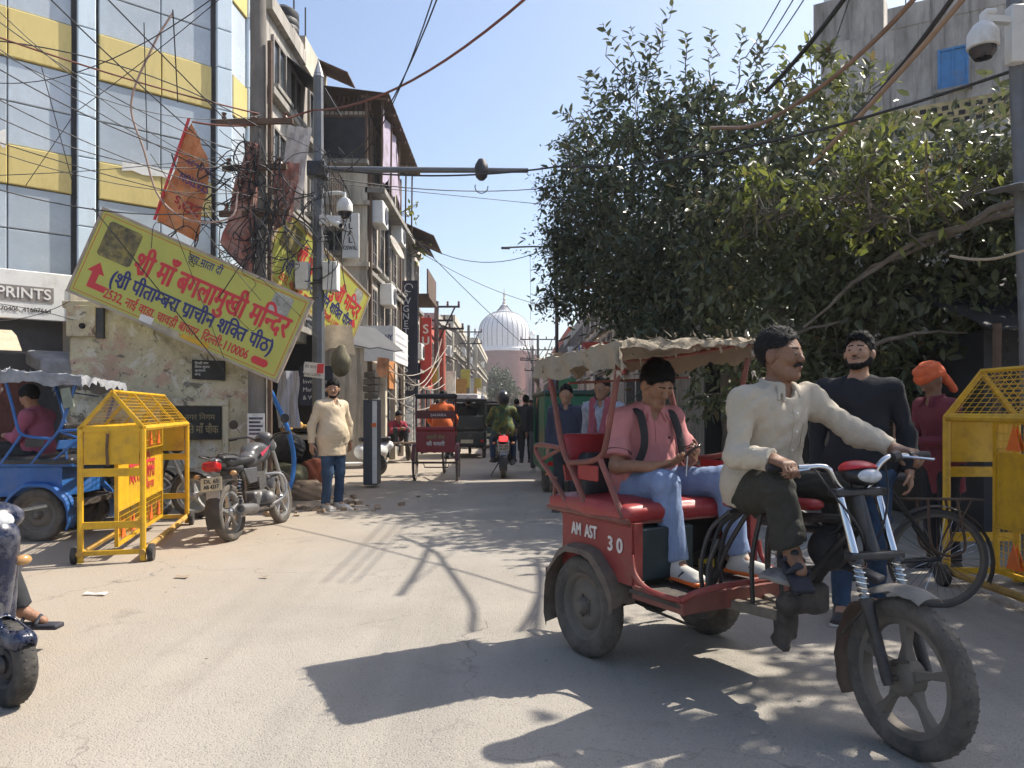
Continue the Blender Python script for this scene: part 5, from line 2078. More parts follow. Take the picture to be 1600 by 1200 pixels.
def dome_camera(label, loc, s=1.0, arm=(-.4, 0, .1), rot=0.0):
	t = thing('dome_camera', label, 'camera', loc, rot)
	MB().lathe([(.0, .20 * s), (.05 * s, .20 * s), (.09 * s, .17 * s), (.14 * s, .09 * s), (.145 * s, .0), (.145 * s, -.05 * s), (.13 * s, -.06 * s)], (0, 0, 0), (0, 0, 1), 24).build('housing', mat('camera_white', (.62, .62, .60), rough=.4, var=.06, dirt=.3), t)
	MB().lathe([(.125 * s, -.05 * s), (.12 * s, -.10 * s), (.08 * s, -.16 * s), (.0, -.185 * s)], (0, 0, 0), (0, 0, 1), 20).build('dark_dome', mat('smoked_dome', (.02, .02, .025), rough=.1, var=.2), t)
	MB().tube([(0, 0, .18 * s), (0, 0, .27 * s), (arm[0] * .3 * s, arm[1] * .3 * s, .30 * s), (arm[0] * s, arm[1] * s, .30 * s)], .035 * s, 10).build('bracket', MATS['camera_white'], t)
	return t


dome_camera('white dome camera on a bracket beside the lamp pole', (-2.56, 11.75, 4.42), .85, (-.42, .1, 0))
bc = thing('bullet_camera', 'small white bullet camera below the dome camera on the lamp pole', 'camera', (-2.80, 11.72, 4.22))
MB().cyl((0, 0, .02), (.22, -.16, -.10), .045, 12).build('housing', MATS['camera_white'], bc)
MB().bb((-.14, -.02, -.05), (.02, .12, .10)).build('mount', MATS['camera_white'], bc, bevel=.01)
MB().cyl((.215, -.156, -.098), (.225, -.163, -.103), .035, 12).build('lens', MATS['smoked_dome'], bc)
MB().bb((-.03, -.06, -.01), (.20, .02, .075), ).build('sun_shield', MATS['camera_white'], bc)

# pole at the right edge with a big dome camera
rp = thing('camera_pole', 'slim grey pole at the right edge of the street carrying a dome camera', 'pole', (3.93, 6.0, 0))
MB().tube([(.14, 0, 0), (.10, 0, 2), (.02, 0, 4), (-.06, 0, 6)], [.068, .064, .06, .056], 10).build('shaft', M_armg, rp)
MB().beam((.02, -.08, 4.34), (-.30, -.08, 4.36), .06, .05).build('bracket_arm', MATS['camera_white'], rp)
MB().bb((-.10, -.12, 4.02), (.02, -.02, 4.46)).build('bracket_plate', MATS['camera_white'], rp, bevel=.01)
dome_camera('large white dome camera hanging at the upper right corner against the grey tenement', (3.63, 5.92, 4.18), .78, (.12, 0, 0))
tg = thing('tin_sheet', 'small grey tin sheet jutting out at the right edge below the leaves', 'roof sheet', (3.95, 5.8, 2.98))
MB().sheet([[(-.35 + .08 * i, -.25, .02 * (i % 2)) for i in range(14)], [(-.25 + .08 * i, .35, .10 + .02 * (i % 2)) for i in range(14)]], .008).build('sheet', M_steel, tg)

# far lamp on the shaded side
fp = thing('street_lamp', 'thin far street lamp reaching out from behind the dark tree', 'street lamp', (1.75, 30.0, 0))
MB().cyl((0, 0, 0), (0, 0, 7.7), .07, 8).build('shaft', M_darksteel, fp)
MB().tube([(0, 0, 7.7), (-1.0, 0, 7.72), (-2.0, 0, 7.68)], .035, 6).build('arm', M_darksteel, fp)
MB().box((-2.0, 0, 7.66), (.35, .14, .08)).build('lamp_head', M_darksteel, fp, bevel=.02)


def lattice_pole(label, x, y, h, arms):
	t = thing('power_pole', label, 'pole', (x, y, 0))
	m = MB()
	m.tube([(0, 0, 0), (0, 0, h)], [.13, .08], 8)
	m.build('shaft', M_pole, t)
	for z, w in arms:
		MB().beam((-w, 0, z), (w, 0, z), .07, .07).build('cross_arm', M_darksteel, t)
		for q in (-1, -.5, .5, 1):
			MB().lathe([(.03, 0), (.05, .05), (.03, .10), (.05, .15), (0, .18)], (w * q * .95, 0, z + .03), (0, 0, 1), 8).build('insulator', MATS['brown_insulator'], t)
	z0 = arms[-1][0]
	MB().tube([(-arms[0][1] * .8, 0, arms[0][0]), (0, 0, z0 - .6)], .03, 5).build('brace', M_darksteel, t)
	MB().tube([(arms[0][1] * .8, 0, arms[0][0]), (0, 0, z0 - .6)], .03, 5).build('brace', M_darksteel, t)
	return t


lattice_pole('power pole with splayed cross arms in front of the red shop house', -2.75, 28.0, 5.3, [(5.1, .85), (4.6, .6), (4.3, 1.0)])
lattice_pole('cluttered power pole with cross arms beside the mosque drum', 1.75, 52.0, 6.4, [(6.1, 1.2), (5.4, 1.0), (4.7, 1.2), (4.0, .9)])
lattice_pole('slender power pole with two cross arms further down the shaded side', 1.9, 70.0, 7.2, [(6.8, 1.2), (6.0, 1.0)])
lattice_pole('power pole with cross arms among the far cream houses', -2.6, 46.0, 6.4, [(6.0, .8), (5.3, .8)])

# ------------------------------------------------------------------ wires
WG = 'thin overhead wires'
WL = 'thin black wire strung in front of the yellow and glass building'
rw = random.Random(21)


def wire(label, pts, r, mt=None, grp=None, name='overhead_wire', n=6):
	o = MB().tube(pts, r, n).build(name, mt or M_wire)
	tag(o, label, 'wire', grp)
	return o


for (a, da, b, db, s) in (((-40, -20), 7.5, (408, 285), 10.0, .5), ((-40, 5), 7.5, (405, 245), 10.0, .35), ((-40, 60), 8, (408, 200), 10.0, -.35), ((-40, 50), 8, (400, 300), 10, .2), ((-40, 85), 8, (405, 270), 10, .3),
						   ((-40, 135), 7.2, (412, 310), 10, .25), ((-40, 165), 7.2, (400, 250), 10, .5), ((-40, 225), 7.5, (405, 300), 10, .3), ((-40, 210), 8, (408, 330), 10, .1), ((-40, 285), 7.5, (400, 320), 10, .35),
						   ((-40, 60), 7, (408, 180), 10, .5), ((150, -20), 7, (404, 240), 10, .0), ((60, -20), 7, (402, 290), 10, .1), ((365, -20), 7.5, (118, 175), 9, .05), ((355, -20), 6, (0, 130), 8, .35), ((-40, 275), 7.6, (410, 235), 10, .1),
						   ((225, 35), 8.5, (230, 235), 9.0, .0), ((270, 15), 8.5, (278, 160), 9.2, .0), ((65, 105), 8.5, (120, 310), 9.2, .0), ((115, 180), 8.8, (40, 290), 9.2, .0), ((235, 240), 9, (408, 470), 9.7, .1),
						   ((-40, 500), 8.0, (110, 470), 9.8, .15), ((-40, 470), 8.0, (115, 500), 10.0, -.05), ((145, 325), 9.6, (350, 580), 9.6, .0), ((250, 300), 9.4, (350, 560), 9.6, .0)):
	wire(WL, sag(px(a[0], a[1], da), px(b[0], b[1], db), s * .6), rw.choice([.0045, .0055, .007]), None, WG)
M_redw = mat('reddish_cable', (.16, .05, .035), rough=.6, var=.3)
wire('reddish cable slanting down across the yellow panels to the utility pole', sag(px(-40, 45, 8), px(405, 178, 10), .05), .010, M_redw)
wire('pale cable looping down from the reddish cable by the orange banner', spline([px(270, 20, 8.8), px(240, 70, 8.8), px(205, 160, 9), px(225, 235, 9.2), px(250, 310, 9.4), px(300, 345, 9.5), px(360, 340, 9.6), px(372, 300, 9.7)], 6), .012, mat('pale_cable', (.36, .26, .22), rough=.6))
wire('brown cable climbing from the utility pole to the top of the street', sag(px(300, 190, 9.6), px(470, 178, 10.4), .1) + sag(px(490, 172, 10.4), px(830, -10, 6.5), .25), .013, M_redw)
wire('pair of black wires rising steeply from the lamp pole, upper one', sag(px(505, 245, 11.7), px(690, -20, 7), .55), .008, None)
wire('pair of black wires rising steeply from the lamp pole, lower one', sag(px(500, 255, 11.7), px(682, -20, 7), .70), .007, None)
wire('long cable crossing from the lamp pole arm to the right edge pole', sag(px(500, 262, 11.8), px(860, 262, 11), .12) + sag(px(870, 260, 10.9), px(1590, 108, 6.0), .22), .013, None)
wire('slack wire hanging below the lamp arm', sag(px(500, 275, 11.8), px(900, 288, 15), .18), .009, None)
wire('second slack wire below the lamp arm ending in the dark tree', sag(px(505, 285, 11.8), px(905, 325, 15), .0), .006, None)
wire('far thin wire from the beige building to the dark tree, upper', sag(px(635, 365, 20), px(850, 390, 18), .5), .009, None)
wire('far thin wire from the beige building to the dark tree, steep', sag(px(640, 365, 20), px(860, 575, 30), .1), .010, None)
wire('far thin wire crossing in front of the dome', sag(px(650, 390, 24), px(850, 478, 26), .2), .010, None)
wire('far wire dropping vertically from the far lamp', [px(828, 392, 30), px(829, 440, 30), px(829, 500, 30)], .008, None)
for i, (a, b) in enumerate((((600, 560), (690, 590)), ((600, 575), (700, 540)), ((596, 600), (690, 620)), ((605, 545), (695, 600)), ((600, 620), (690, 560)), ((640, 600), (690, 530)))):
	wire('pale slack cable looping along the left row of houses', sag(px(a[0], a[1], 19), px(b[0], b[1], 28), .55), .016, mat('dusty_cable', (.30, .27, .23), rough=.8), 'slack cables on the left row')
M_cond = mat('brown_conduit', (.22, .135, .09), rough=.7, var=.25)
wire('thick pale brown conduit slanting down from the top right corner into the leaves', sag(px(1520, -20, 6.2), px(1268, 256, 8.4), .05), .024, mat('tan_conduit', (.32, .22, .15), rough=.7, var=.2), None, 'thick_cable', 8)
wire('thick reddish brown conduit curving from the top edge to the dark tree', spline([px(1445, -20, 6.4), px(1370, 60, 6.9), px(1290, 130, 7.4), px(1215, 180, 8.2), px(1170, 198, 9), px(1110, 200, 10)], 6), .022, M_cond, None, 'thick_cable', 8)
wire('twisted black cable bundle beside the tan conduit', sag(px(1500, -20, 6.4), px(1330, 190, 8.0), .06), .022, None, None, 'thick_cable', 8)
wire('twisted black cable bundle slanting over the treetop', sag(px(1325, -10, 7.5), px(1195, 145, 10), .05), .026, None, None, 'thick_cable', 8)
for i, (a, b) in enumerate((((1225, -10), (1165, 90)), ((1245, -10), (1172, 105)), ((1262, -10), (1200, 80)), ((1330, -10), (1295, 90)))):
	wire('thin wire fanning up over the treetop to the upper right', sag(px(a[0], a[1], 8), px(b[0], b[1], 12), .02), .008, None, 'treetop wires')
wire('loose tan rope hanging at the right edge under the leaves', spline([px(1620, 385, 5.8), px(1560, 403, 6), px(1520, 405, 6.2), px(1485, 400, 6.6)], 6), .012, mat('tan_rope', (.38, .31, .22), rough=.9), None, 'rope')

# tangle of wire on the utility pole
tm = MB()
rt = random.Random(5)
for i in range(46):
	c = Vector((-3.36 + rt.gauss(0, .22), 10.0 + rt.gauss(0, .10), 4.05 + rt.gauss(0, .42)))
	k = rt.randrange(5, 9)
	pts = [c]
	for j in range(k):
		pts.append(pts[-1] + Vector((rt.gauss(0, .20), rt.gauss(0, .08), rt.gauss(-.06, .20))))
	tm.tube(spline(pts, 4), rt.choice([.004, .005, .007, .010]), 5)
for i in range(26):
	a = Vector((-3.36 + rt.gauss(0, .2), 9.98, rt.uniform(3.4, 5.0)))
	b = Vector((-3.36 + rt.gauss(.25, .35), 10.0, rt.uniform(2.6, 4.6)))
	tm.tube(sag(a, b, rt.uniform(.05, .4), 10), rt.choice([.006, .009]), 5)
o = tm.build('wire_tangle', M_wire)
tag(o, 'dense tangle of black wires knotted on the utility pole', 'wire tangle', None, 'stuff')
tm = MB()
for i in range(14):
	c = Vector((-3.0 + rt.gauss(.1, .12), 11.7 + rt.gauss(0, .06), 4.6 + rt.gauss(0, .5)))
	pts = [c]
	for j in range(6):
		pts.append(pts[-1] + Vector((rt.gauss(0, .10), rt.gauss(0, .04), rt.gauss(-.16, .14))))
	tm.tube(spline(pts, 4), .008, 5)
o = tm.build('loose_wires', M_wire)
tag(o, 'loose wires dangling around the lamp pole below its arm', 'wire tangle', None, 'stuff')

# torn advertising banners
M_orange = mat('orange_print', (.55, .20, .075), rough=.6, var=.35, scale=5, dirt=.4, dirtcol=(.55, .42, .22), dscale=4)
M_redp = mat('red_print', (.32, .10, .07), rough=.6, var=.5, scale=6, dirt=.75, dirtcol=(.40, .36, .32), dscale=5)
M_whitep = mat('white_print', (.55, .52, .50), rough=.6, var=.2, scale=4, dirt=.3, dirtcol=(.30, .16, .12), dscale=4)


def banner(label, corners, mt, d, nx=8, ny=10, seed=0):
	r = random.Random(seed)
	tl, tr, br, bl = [Vector(px(x, y, d + e)) for (x, y, e) in corners]
	c = (tl + tr + br + bl) / 4
	t = thing('torn_banner', label, 'banner', c)
	rows = []
	for j in range(ny + 1):
		v = j / ny
		rows.append([tl.lerp(tr, i / nx).lerp(bl.lerp(br, i / nx), v) - c + Vector((0, .035 * math.sin(i * 1.9 + j * 1.1 + seed) + r.gauss(0, .012), 0)) for i in range(nx + 1)])
	q = MB().sheet(rows)
	q.build('print', mt, t)
	return t, (tl - c, tr - c, br - c, bl - c)


t, (tl, tr, br, bl) = banner('torn orange banner hanging upside down above the tilted sign', [(298, 187, .0), (330, 260, .0), (308, 378, 0), (244, 345, 0)], M_orange, 9.9, seed=2)
rr, uu = -(br - bl).normalized(), -(tl - bl).normalized()
M_inkp = mat('purple_print_ink', (.10, .04, .16), rough=.6)
lettering(t, 'STATION', M_inkp, bl.lerp(tl, .52) + (br - bl) * .95 + Vector((0, -.07, 0)), rr, uu, height=.16, width=.42, align='L', bold=.004, lift=.02)
lettering(t, '43 54-29', M_inkp, bl.lerp(tl, .66) + (br - bl) * .90 + Vector((0, -.07, 0)), rr, uu, height=.10, width=.36, align='L', bold=.003, lift=.02)
lettering(t, "2D's", mat('red_print_ink', (.30, .02, .02), rough=.6), bl.lerp(tl, .30) + (br - bl) * .92 + Vector((0, -.07, 0)), rr, uu, height=.20, align='L', bold=.006, lift=.02)
MB().tube([tl + Vector((0, -.05, 0)), bl + Vector((0, -.05, 0))], .018, 6).build('red_edge', M_red, t)
banner('red and white banner hanging upside down beside the lamp pole', [(452, 196, 0), (487, 200, 0), (468, 330, .0), (432, 300, .0)], M_whitep, 10.6, seed=4)
banner('shredded red banner tangled in the wires of the utility pole', [(385, 220, 0), (405, 225, 0), (396, 440, 0), (345, 380, 0)], M_redp, 10.0, seed=6)
banner('crumpled brown banner caught right of the utility pole', [(425, 250, 0), (470, 255, 0), (455, 345, 0), (428, 360, 0)], M_redp, 10.3, seed=8)
t, (tl, tr, br, bl) = banner('small white notice with red panel tied to the lamp pole', [(476, 565, 0), (508, 568, 0), (506, 592, 0), (474, 588, 0)], M_paper, 11.6, 4, 4, 3)
lettering(t, 'डेट कार्ड', M_ink, (tl + bl) / 2 + V3(.03, -.06, .02), (tr - tl), (tl - bl), width=.18, align='L', lift=.02)
lettering(t, '8595123059', M_ink, bl + V3(.02, -.06, .02), (tr - tl), (tl - bl), width=.26, align='L', lift=.02)
MB().prism([tr + V3(-.10, -.07, -.01), tr + V3(-.0, -.07, -.01), tr + V3(-.01, -.07, -.15), tr + V3(-.11, -.07, -.15)], (0, 0, 0), (0, .004, 0)).build('red_panel', M_red, t)
banner('colourful small board hanging over the left row of shops', [(590, 558, 0), (608, 560, 0), (604, 590, 0), (588, 588, 0)], mat('bright_board', (.55, .25, .12), rough=.6, var=.7, scale=2.2), 16.5, 3, 3, 9)

# ------------------------------------------------------------------ yellow barricades
M_byel = mat('barricade_yellow', (.62, .36, .012), rough=.38, var=.10, scale=5, dirt=.42, dirtcol=(.24, .13, .035), dscale=6)
M_bor = mat('reflective_orange', (.75, .16, .03), rough=.4, var=.1)
M_rubber = mat('black_rubber', (.025, .024, .023), rough=.8, var=.3, dirt=.5, dirtcol=(.13, .115, .095), dscale=6)


def barricade(label, loc, rot, scale=1.0, L=2.3, text=True):
	t = thing('barricade', label, 'barricade', loc, rot, 'yellow police barricades')
	t.scale = (scale,) * 3
	w = .25
	E, R_ = 1.18, 1.50
	for x in (0, L):
		for y in (-w, w):
			MB().tube([(x, y, .02), (x, y, E)], .026, 8).build('post', M_byel, t)
		for z, hh in ((E, .05), (.80, .07), (.34, .06)):
			MB().beam((x, -w, z), (x, w, z), .03, hh).build('cross_bar', M_byel, t)
		for y in (-w, w):
			MB().beam((x, y, E), (x, 0, R_), .03, .03).build('gable_bar', M_byel, t)
		MB().bb((x - .006, -w + .03, .87), (x + .006, w - .03, E - .02)).build('end_sheet', M_byel, t)
	for y in (-w, w):
		MB().tube([(0, y, E + .005), (L, y, E + .005)], .028, 8).build('eave_bar', M_byel, t)
		MB().tube([(-.05, y, .10), (L + .05, y, .10)], .027, 8).build('base_rail', mat('scuffed_yellow', (.45, .27, .05), rough=.7, var=.3, dirt=.6, dirtcol=(.17, .11, .06)), t)
		rf = MB()
		nx = int(L / .085)
		for i in range(nx + 1):
			x = L * i / nx
			rf.beam((x, y, E + .015), (x, y * .02, R_), .0035, .0035)
		for j in range(1, 10):
			q = j / 10
			rf.beam((0, y * (1 - q), E + .015 + (R_ - E - .015) * q), (L, y * (1 - q), E + .015 + (R_ - E - .015) * q), .0045, .0045)
		o = rf.build('roof_mesh', M_byel, t)
		o['kind'] = 'stuff'
		for i in range(4):
			x = L * i / 3
			MB().beam((x, y, E + .02), (x, 0, R_ + .005), .022, .022).build('rafter', M_byel, t)
	MB().tube([(0, 0, R_ + .01), (L, 0, R_ + .01)], .018, 6).build('ridge_bar', M_byel, t)
	x0, x1 = .16, L - .16
	pf = MB()
	for x in (x0, x1):
		pf.bb((x - .015, -.016, .12), (x + .015, .016, E - .03))
	for z in (.12, .43, .92, E - .04):
		pf.bb((x0 + .015, -.015, z), (x1 - .015, .015, z + .03))
	pf.build('panel_frame', M_byel, t)
	bd = MB().bb((x0 + .015, -.008, .46), (x1 - .015, .008, .92)).build('board', M_byel, t)
	gm = MB()
	for z0, z1 in ((.15, .43), (.95, E - .04)):
		n = int((x1 - x0) / .05)
		for i in range(n):
			x = x0 + (x1 - x0) * (i + .5) / n
			gm.beam((x, 0, z0), (x, 0, z1), .004, .004)
		for j in range(int((z1 - z0) / .05)):
			gm.beam((x0, 0, z0 + .05 * (j + .5)), (x1, 0, z0 + .05 * (j + .5)), .004, .004)
	o = gm.build('panel_mesh', M_byel, t)
	o['kind'] = 'stuff'
	for sy in (-1, 1):
		for i in range(5):
			xx = x0 + (x1 - x0) * (i + .5) / 5
			for zz in (.18, .965):
				MB().prism([(xx - .075, .012 * sy, zz), (xx + .075, .012 * sy, zz), (xx, .012 * sy, zz + .17)], (0, 0, 0), (0, .004 * sy, 0)).build('reflector', M_bor, t)
		if text:
			r = Vector((-sy, 0, 0))
			lettering(bd, 'दिल्ली पुलिस', M_red, ((x0 + x1) / 2, .010 * sy, .64), r, (0, 0, 1), width=1.15, height=.30, bold=.006, lift=.002)
			lettering(bd, 'शांति सेवा न्याय', M_red, ((x0 + x1) / 2 - sy * .25, .010 * sy, .52), r, (0, 0, 1), width=.55, height=.12, bold=.002, lift=.002)
	for x in (0, L):
		for y in (-w, w):
			sy = 1 if y > 0 else -1
			MB().lathe([(.02, 0), (.075, .0), (.08, .01), (.08, .035), (.075, .045), (.02, .045)], (x + (.05 if x == 0 else -.05), y + .035 * sy, .08), (0, sy, 0), 18).build('wheel', M_rubber, t)
	MB().beam((0, -w, .10), (0, w, .10), .03, .04).build('base_bar', M_byel, t)
	MB().beam((L, -w, .10), (L, w, .10), .03, .04).build('base_bar', M_byel, t)
	MB().tube([(-.02, .03, 1.14), (-.03, .035, 1.0), (-.02, .03, .86)], .012, 6).build('chain', M_rust, t)
	return t


barricade('sunlit yellow police barricade standing before the weathered booth', (-3.50, 6.72, 0), math.radians(104), 1.0, 2.3)
barricade('yellow police barricade in the shade at the right edge', (3.62, 5.92, 0), math.radians(-89), 1.09, 2.3)

# ------------------------------------------------------------------ clutter by the pole
ph = thing('blue_pipe', 'long bent blue plastic pipe leaning from the utility pole to the ground', 'pipe', (0, 0, 0))
MB().tube(spline([px(411, 588, 10.3), px(432, 630, 10.5), px(450, 672, 10.6), px(459, 715, 10.7), px(456, 750, 10.6), px(449, 772, 10.5)], 6), .034, 10).build('pipe', mat('blue_plastic', (.03, .17, .50), rough=.4, var=.1), ph)


def sack(label, c, r, mt, seed, name='sack'):
	S = Soft()
	S.ell((0, 0, r[2] * .8), r, .05)
	S.ell((r[0] * .4, -r[1] * .2, r[2] * .9), (r[0] * .6, r[1] * .8, r[2] * .7), .08)
	S.plane((0, 0, .02), (0, 0, -1))
	o = link_mesh(name, S.mesh(name, mt, .018, creases(.045, 17, seed)), None, c)
	tag(o, label, 'sack')
	return o


M_olive = mat('olive_canvas', (.10, .10, .055), rough=.9, var=.25, bump=.5, dirt=.3)
M_rustc = mat('rust_cloth', (.34, .095, .045), rough=.9, var=.3, bump=.5, dirt=.3)
M_sackb = mat('beige_sackcloth', (.30, .22, .15), rough=.95, var=.25, bump=.6, bscale=80, dirt=.4)
M_blackc = mat('black_cloth', (.02, .02, .022), rough=.9, var=.3, bump=.5)
sack('black bundled cloth on top of the sack heap by the blue pipe', (-3.28, 11.15, .55), (.30, .25, .26), M_blackc, 1)
sack('olive canvas bundle in the sack heap by the blue pipe', (-3.32, 11.0, .22), (.34, .26, .22), M_olive, 2)
sack('rust coloured cloth sack between blue pipe and lamp pole', (-2.98, 11.35, .10), (.28, .24, .30), M_rustc, 3)
sack('beige sackcloth bag low on the ground by the lamp pole', (-3.02, 10.95, .0), (.34, .24, .20), M_sackb, 4)
sack('dark sack behind the front wheel of the parked motorcycle', (-3.42, 10.75, .0), (.28, .24, .22), M_blackc, 5)
# rubble at the pole base
rub = MB()
rq = random.Random(9)
for i in range(150):
	x, y = -3.0 + rq.gauss(.1, .42), 10.75 + rq.gauss(0, .45)
	s = rq.uniform(.02, .075)
	vs_ = [Vector((rq.uniform(-1, 1), rq.uniform(-1, 1), rq.uniform(-.6, .8))).normalized() * s * rq.uniform(.7, 1.2) for _ in range(8)]
	rub.box((x, y, s * .4), (s * rq.uniform(.8, 1.6), s * rq.uniform(.8, 1.6), s * rq.uniform(.5, 1)), Matrix.Rotation(rq.uniform(0, 6), 3, 'Z') @ Matrix.Rotation(rq.uniform(-.5, .5), 3, 'X'))
o = rub.build('rubble', M_sackb, smooth=False)
tag(o, 'scattered rubble and rubbish at the foot of the lamp pole', 'rubble', None, 'stuff')
mo = Soft()
mo.ell((-3.05, 10.95, -.12), (.75, .75, .22), .05)
mo.plane((0, 0, -.02), (0, 0, -1))
o = link_mesh('dirt_mound', mo.mesh('dirt_mound', M_dust, .04, folds(.02, 14, 4)))
tag(o, 'low mound of dirt under the sack heap', 'dirt mound', None, 'stuff')

# snack stall, hung cloth, cabinet and boards beside the lamp pole
st_ = thing('snack_stall', 'small snack stall heaped with fried food behind the lamp pole', 'stall', (-3.45, 12.6, 0))
MB().bb((-.35, -.25, .86), (.42, .35, .95)).build('counter', mat('steel_tray', (.42, .42, .42), rough=.3, metal=.7, var=.1), st_, bevel=.01)
for x, y in ((-.3, -.2), (.36, -.2), (-.3, .3), (.36, .3)):
	MB().cyl((x, y, 0), (x, y, .86), .025, 8).build('leg', M_darksteel, st_)
hp = Soft()
for i in range(26):
	hp.ell((-.05 + rq.gauss(0, .14), .0 + rq.gauss(0, .10), 1.0 + abs(rq.gauss(0, .05))), .055, .02)
hp.build('fried_snacks', mat('fried_snack', (.52, .30, .08), rough=.7, var=.4, scale=15, bump=.5), st_, .016)
MB().lathe([(.05, .96), (.24, 1.0), (.26, 1.05)], (.12, -.05, 0), (0, 0, 1), 18).build('pan', M_darksteel, st_)
hc_ = thing('hung_cloth', 'striped white and grey cloth hung beside the snack stall', 'cloth', (-3.55, 11.9, 0))
rows = [[(-.10 + .05 * i + .02 * math.sin(j), .04 * math.sin(i * 1.6 + j * .3), 1.95 - .11 * j) for i in range(8)] for j in range(9)]
MB().sheet(rows).build('cloth', mat('striped_cloth', (.46, .46, .52), rough=.9, var=.4, scale=3, stretch=(8, 8, .5)), hc_)
hb = thing('hanging_bag', 'bulging striped bag hung above the standing man', 'bag', (-2.72, 12.2, 0))
S = Soft()
S.ell((0, 0, 2.08), (.16, .13, .22), .05)
S.ell((0, 0, 2.28), (.07, .06, .12), .1)
S.build('bag', mat('striped_bag', (.13, .115, .07), rough=.85, var=.5, scale=5, stretch=(6, 1, 1)), hb, .025, folds(.012, 22, 6))
db = thing('dark_sign_board', 'dark board with small white lettering behind the standing man', 'sign', (-3.35, 12.3, 0))
MB().bb((-.05, 0, 1.42), (.48, .04, 2.05)).build('board', mat('dark_navy_board', (.02, .025, .05), rough=.5, var=.2), db)
for i, w_ in enumerate(('Wedding', 'Invitations', 'Manufacturer', '& Wholesaler')):
	lettering(db, w_, M_signw, (.0, -.002, 1.90 - i * .13), (1, 0, 0), (0, 0, 1), height=.095, align='L')
cb = thing('metal_cabinet', 'tall grey metal cabinet beside the standing man', 'cabinet', (-2.62, 13.2, 0))
MB().bb((.06, 0, .05), (.30, .4, 1.52)).build('body', mat('grey_blue_metal', (.055, .065, .08), rough=.5, var=.15, dirt=.3), cb, bevel=.01)
MB().bb((.22, -.012, .08), (.30, -.002, 1.50)).build('side_strip', M_white, cb)
MB().bb((.21, -.02, 1.05), (.29, -.013, 1.12)).build('label_plate', M_bor, cb)
for z in (1.54, 1.66, 1.78, 1.90):
	MB().bb((.06 + .02 * math.sin(z * 30), .02, z), (.26, .36, z + .10)).build('stacked_goods', mat('goods_%d' % int(z * 50 % 3), (.2, .1, .1)), cb, bevel=.01)
# drooping dark awning over the stall
dw = thing('shop_awning', 'dark drooping shop awning behind the lamp pole', 'awning', (-3.6, 13.0, 0))
slanted_awning(dw, (.1, -.2, 2.9), (1.0, 1.6, 2.9), (.55, -.2, 0), .45, M_blacksheet, 'sheet', .02, 1)
MB().sheet([[(.55 + .1 * i, -.5, 2.3 + .06 * math.sin(i)) for i in range(6)], [(.45 + .1 * i, -.3, 2.75) for i in range(6)]]).build('cloth', mat('cream_awning', (.5, .4, .3)), dw)
# doorway wall between booth and tall building
pw = thing('shop_entrance', 'narrow dim shop entrance between the booth and the tall building', 'shop', (0, 0, 0))
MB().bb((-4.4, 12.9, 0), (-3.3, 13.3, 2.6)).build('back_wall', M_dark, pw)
MB().bb((-3.72, 11.2, 0), (-3.58, 11.35, 2.7)).build('door_post', M_cream, pw)
MB().bb((-4.4, 11.2, 2.45), (-3.45, 13.0, 2.62)).build('canopy', M_cream, pw)
# small coloured pennants and litter
for i, (x, y, w_, h_, lab) in enumerate(((150, 932, .16, .05, 'strip of white paper lying on the road before the barricade'), (285, 905, .10, .07, 'pale scrap of paper on the road'), (413, 905, .06, .05, 'tiny white scrap on the road below the motorcycle'))):
	d = 1.35 * 1200 / (y - 640)
	c = px(x, y, d)
	rows = [[(-w_ / 2 + w_ * k / 5, -h_ / 2 + .01 * math.sin(k), .004 + .004 * math.sin(k * 2)) for k in range(6)], [(-w_ / 2 + w_ * k / 5, h_ / 2 * (.6 + .3 * math.cos(k * 1.2)), .006 + .004 * math.cos(k * 1.5)) for k in range(6)]]
	o = MB().sheet(rows).build('paper_scrap', M_sackb if i else M_paper, None, (c[0], c[1], .02))
	tag(o, lab, 'litter')
lt = MB()
for i in range(90):
	x, y = rq.uniform(-4.5, 3.0), rq.uniform(3.2, 13)
	s = rq.uniform(.004, .010)
	lt.box((x, y, .03), (s * 2, s, s * .4), rq.uniform(0, 3))
o = lt.build('grit', mat('grit', (.30, .26, .21), rough=.9, var=.6, scale=3), smooth=False)
tag(o, 'grit and crumbs scattered on the road', 'grit', None, 'stuff')
# ------------------------------------------------------------------ rickshaws
M_tyre = mat('dusty_tyre', (.030, .029, .028), rough=.85, var=.3, scale=8, bump=.3, bscale=60, dirt=.95, dirtcol=(.185, .155, .125), dscale=4)
M_wheel = mat('dusty_wheel_steel', (.13, .11, .09), rough=.7, var=.3, scale=6, dirt=.7, dirtcol=(.15, .13, .105), dscale=6)
M_chrome = mat('chrome', (.62, .62, .62), rough=.14, metal=1.0, var=.05)
M_rred = mat('rickshaw_red', (.25, .030, .027), rough=.55, var=.2, scale=4, bump=.1, dirt=.55, dirtcol=(.20, .10, .075), dscale=4)
M_rpipe = mat('rusty_red_pipe', (.20, .060, .045), rough=.55, var=.3, scale=9, dirt=.5, dirtcol=(.13, .075, .055), dscale=8)
M_vinyl = mat('red_vinyl', (.30, .022, .026), rough=.42, var=.15, scale=5, bump=.2, bscale=14, dirt=.4, dirtcol=(.25, .10, .08))
M_blackbar = mat('black_bar', (.022, .021, .022), rough=.45, var=.3, dirt=.45, dirtcol=(.10, .085, .07), dscale=6)
M_grease = mat('greasy_metal', (.045, .038, .033), rough=.7, var=.4, bump=.3, dirt=.55, dirtcol=(.15, .12, .095), dscale=7)
M_tarp = mat('faded_tarp', (.29, .245, .18), rough=.9, var=.2, scale=5, bump=.35, bscale=45, dirt=.5, dirtcol=(.15, .12, .085), dscale=5)
M_stencil = mat('white_stencil', (.66, .60, .56), rough=.7, var=.2, scale=30)


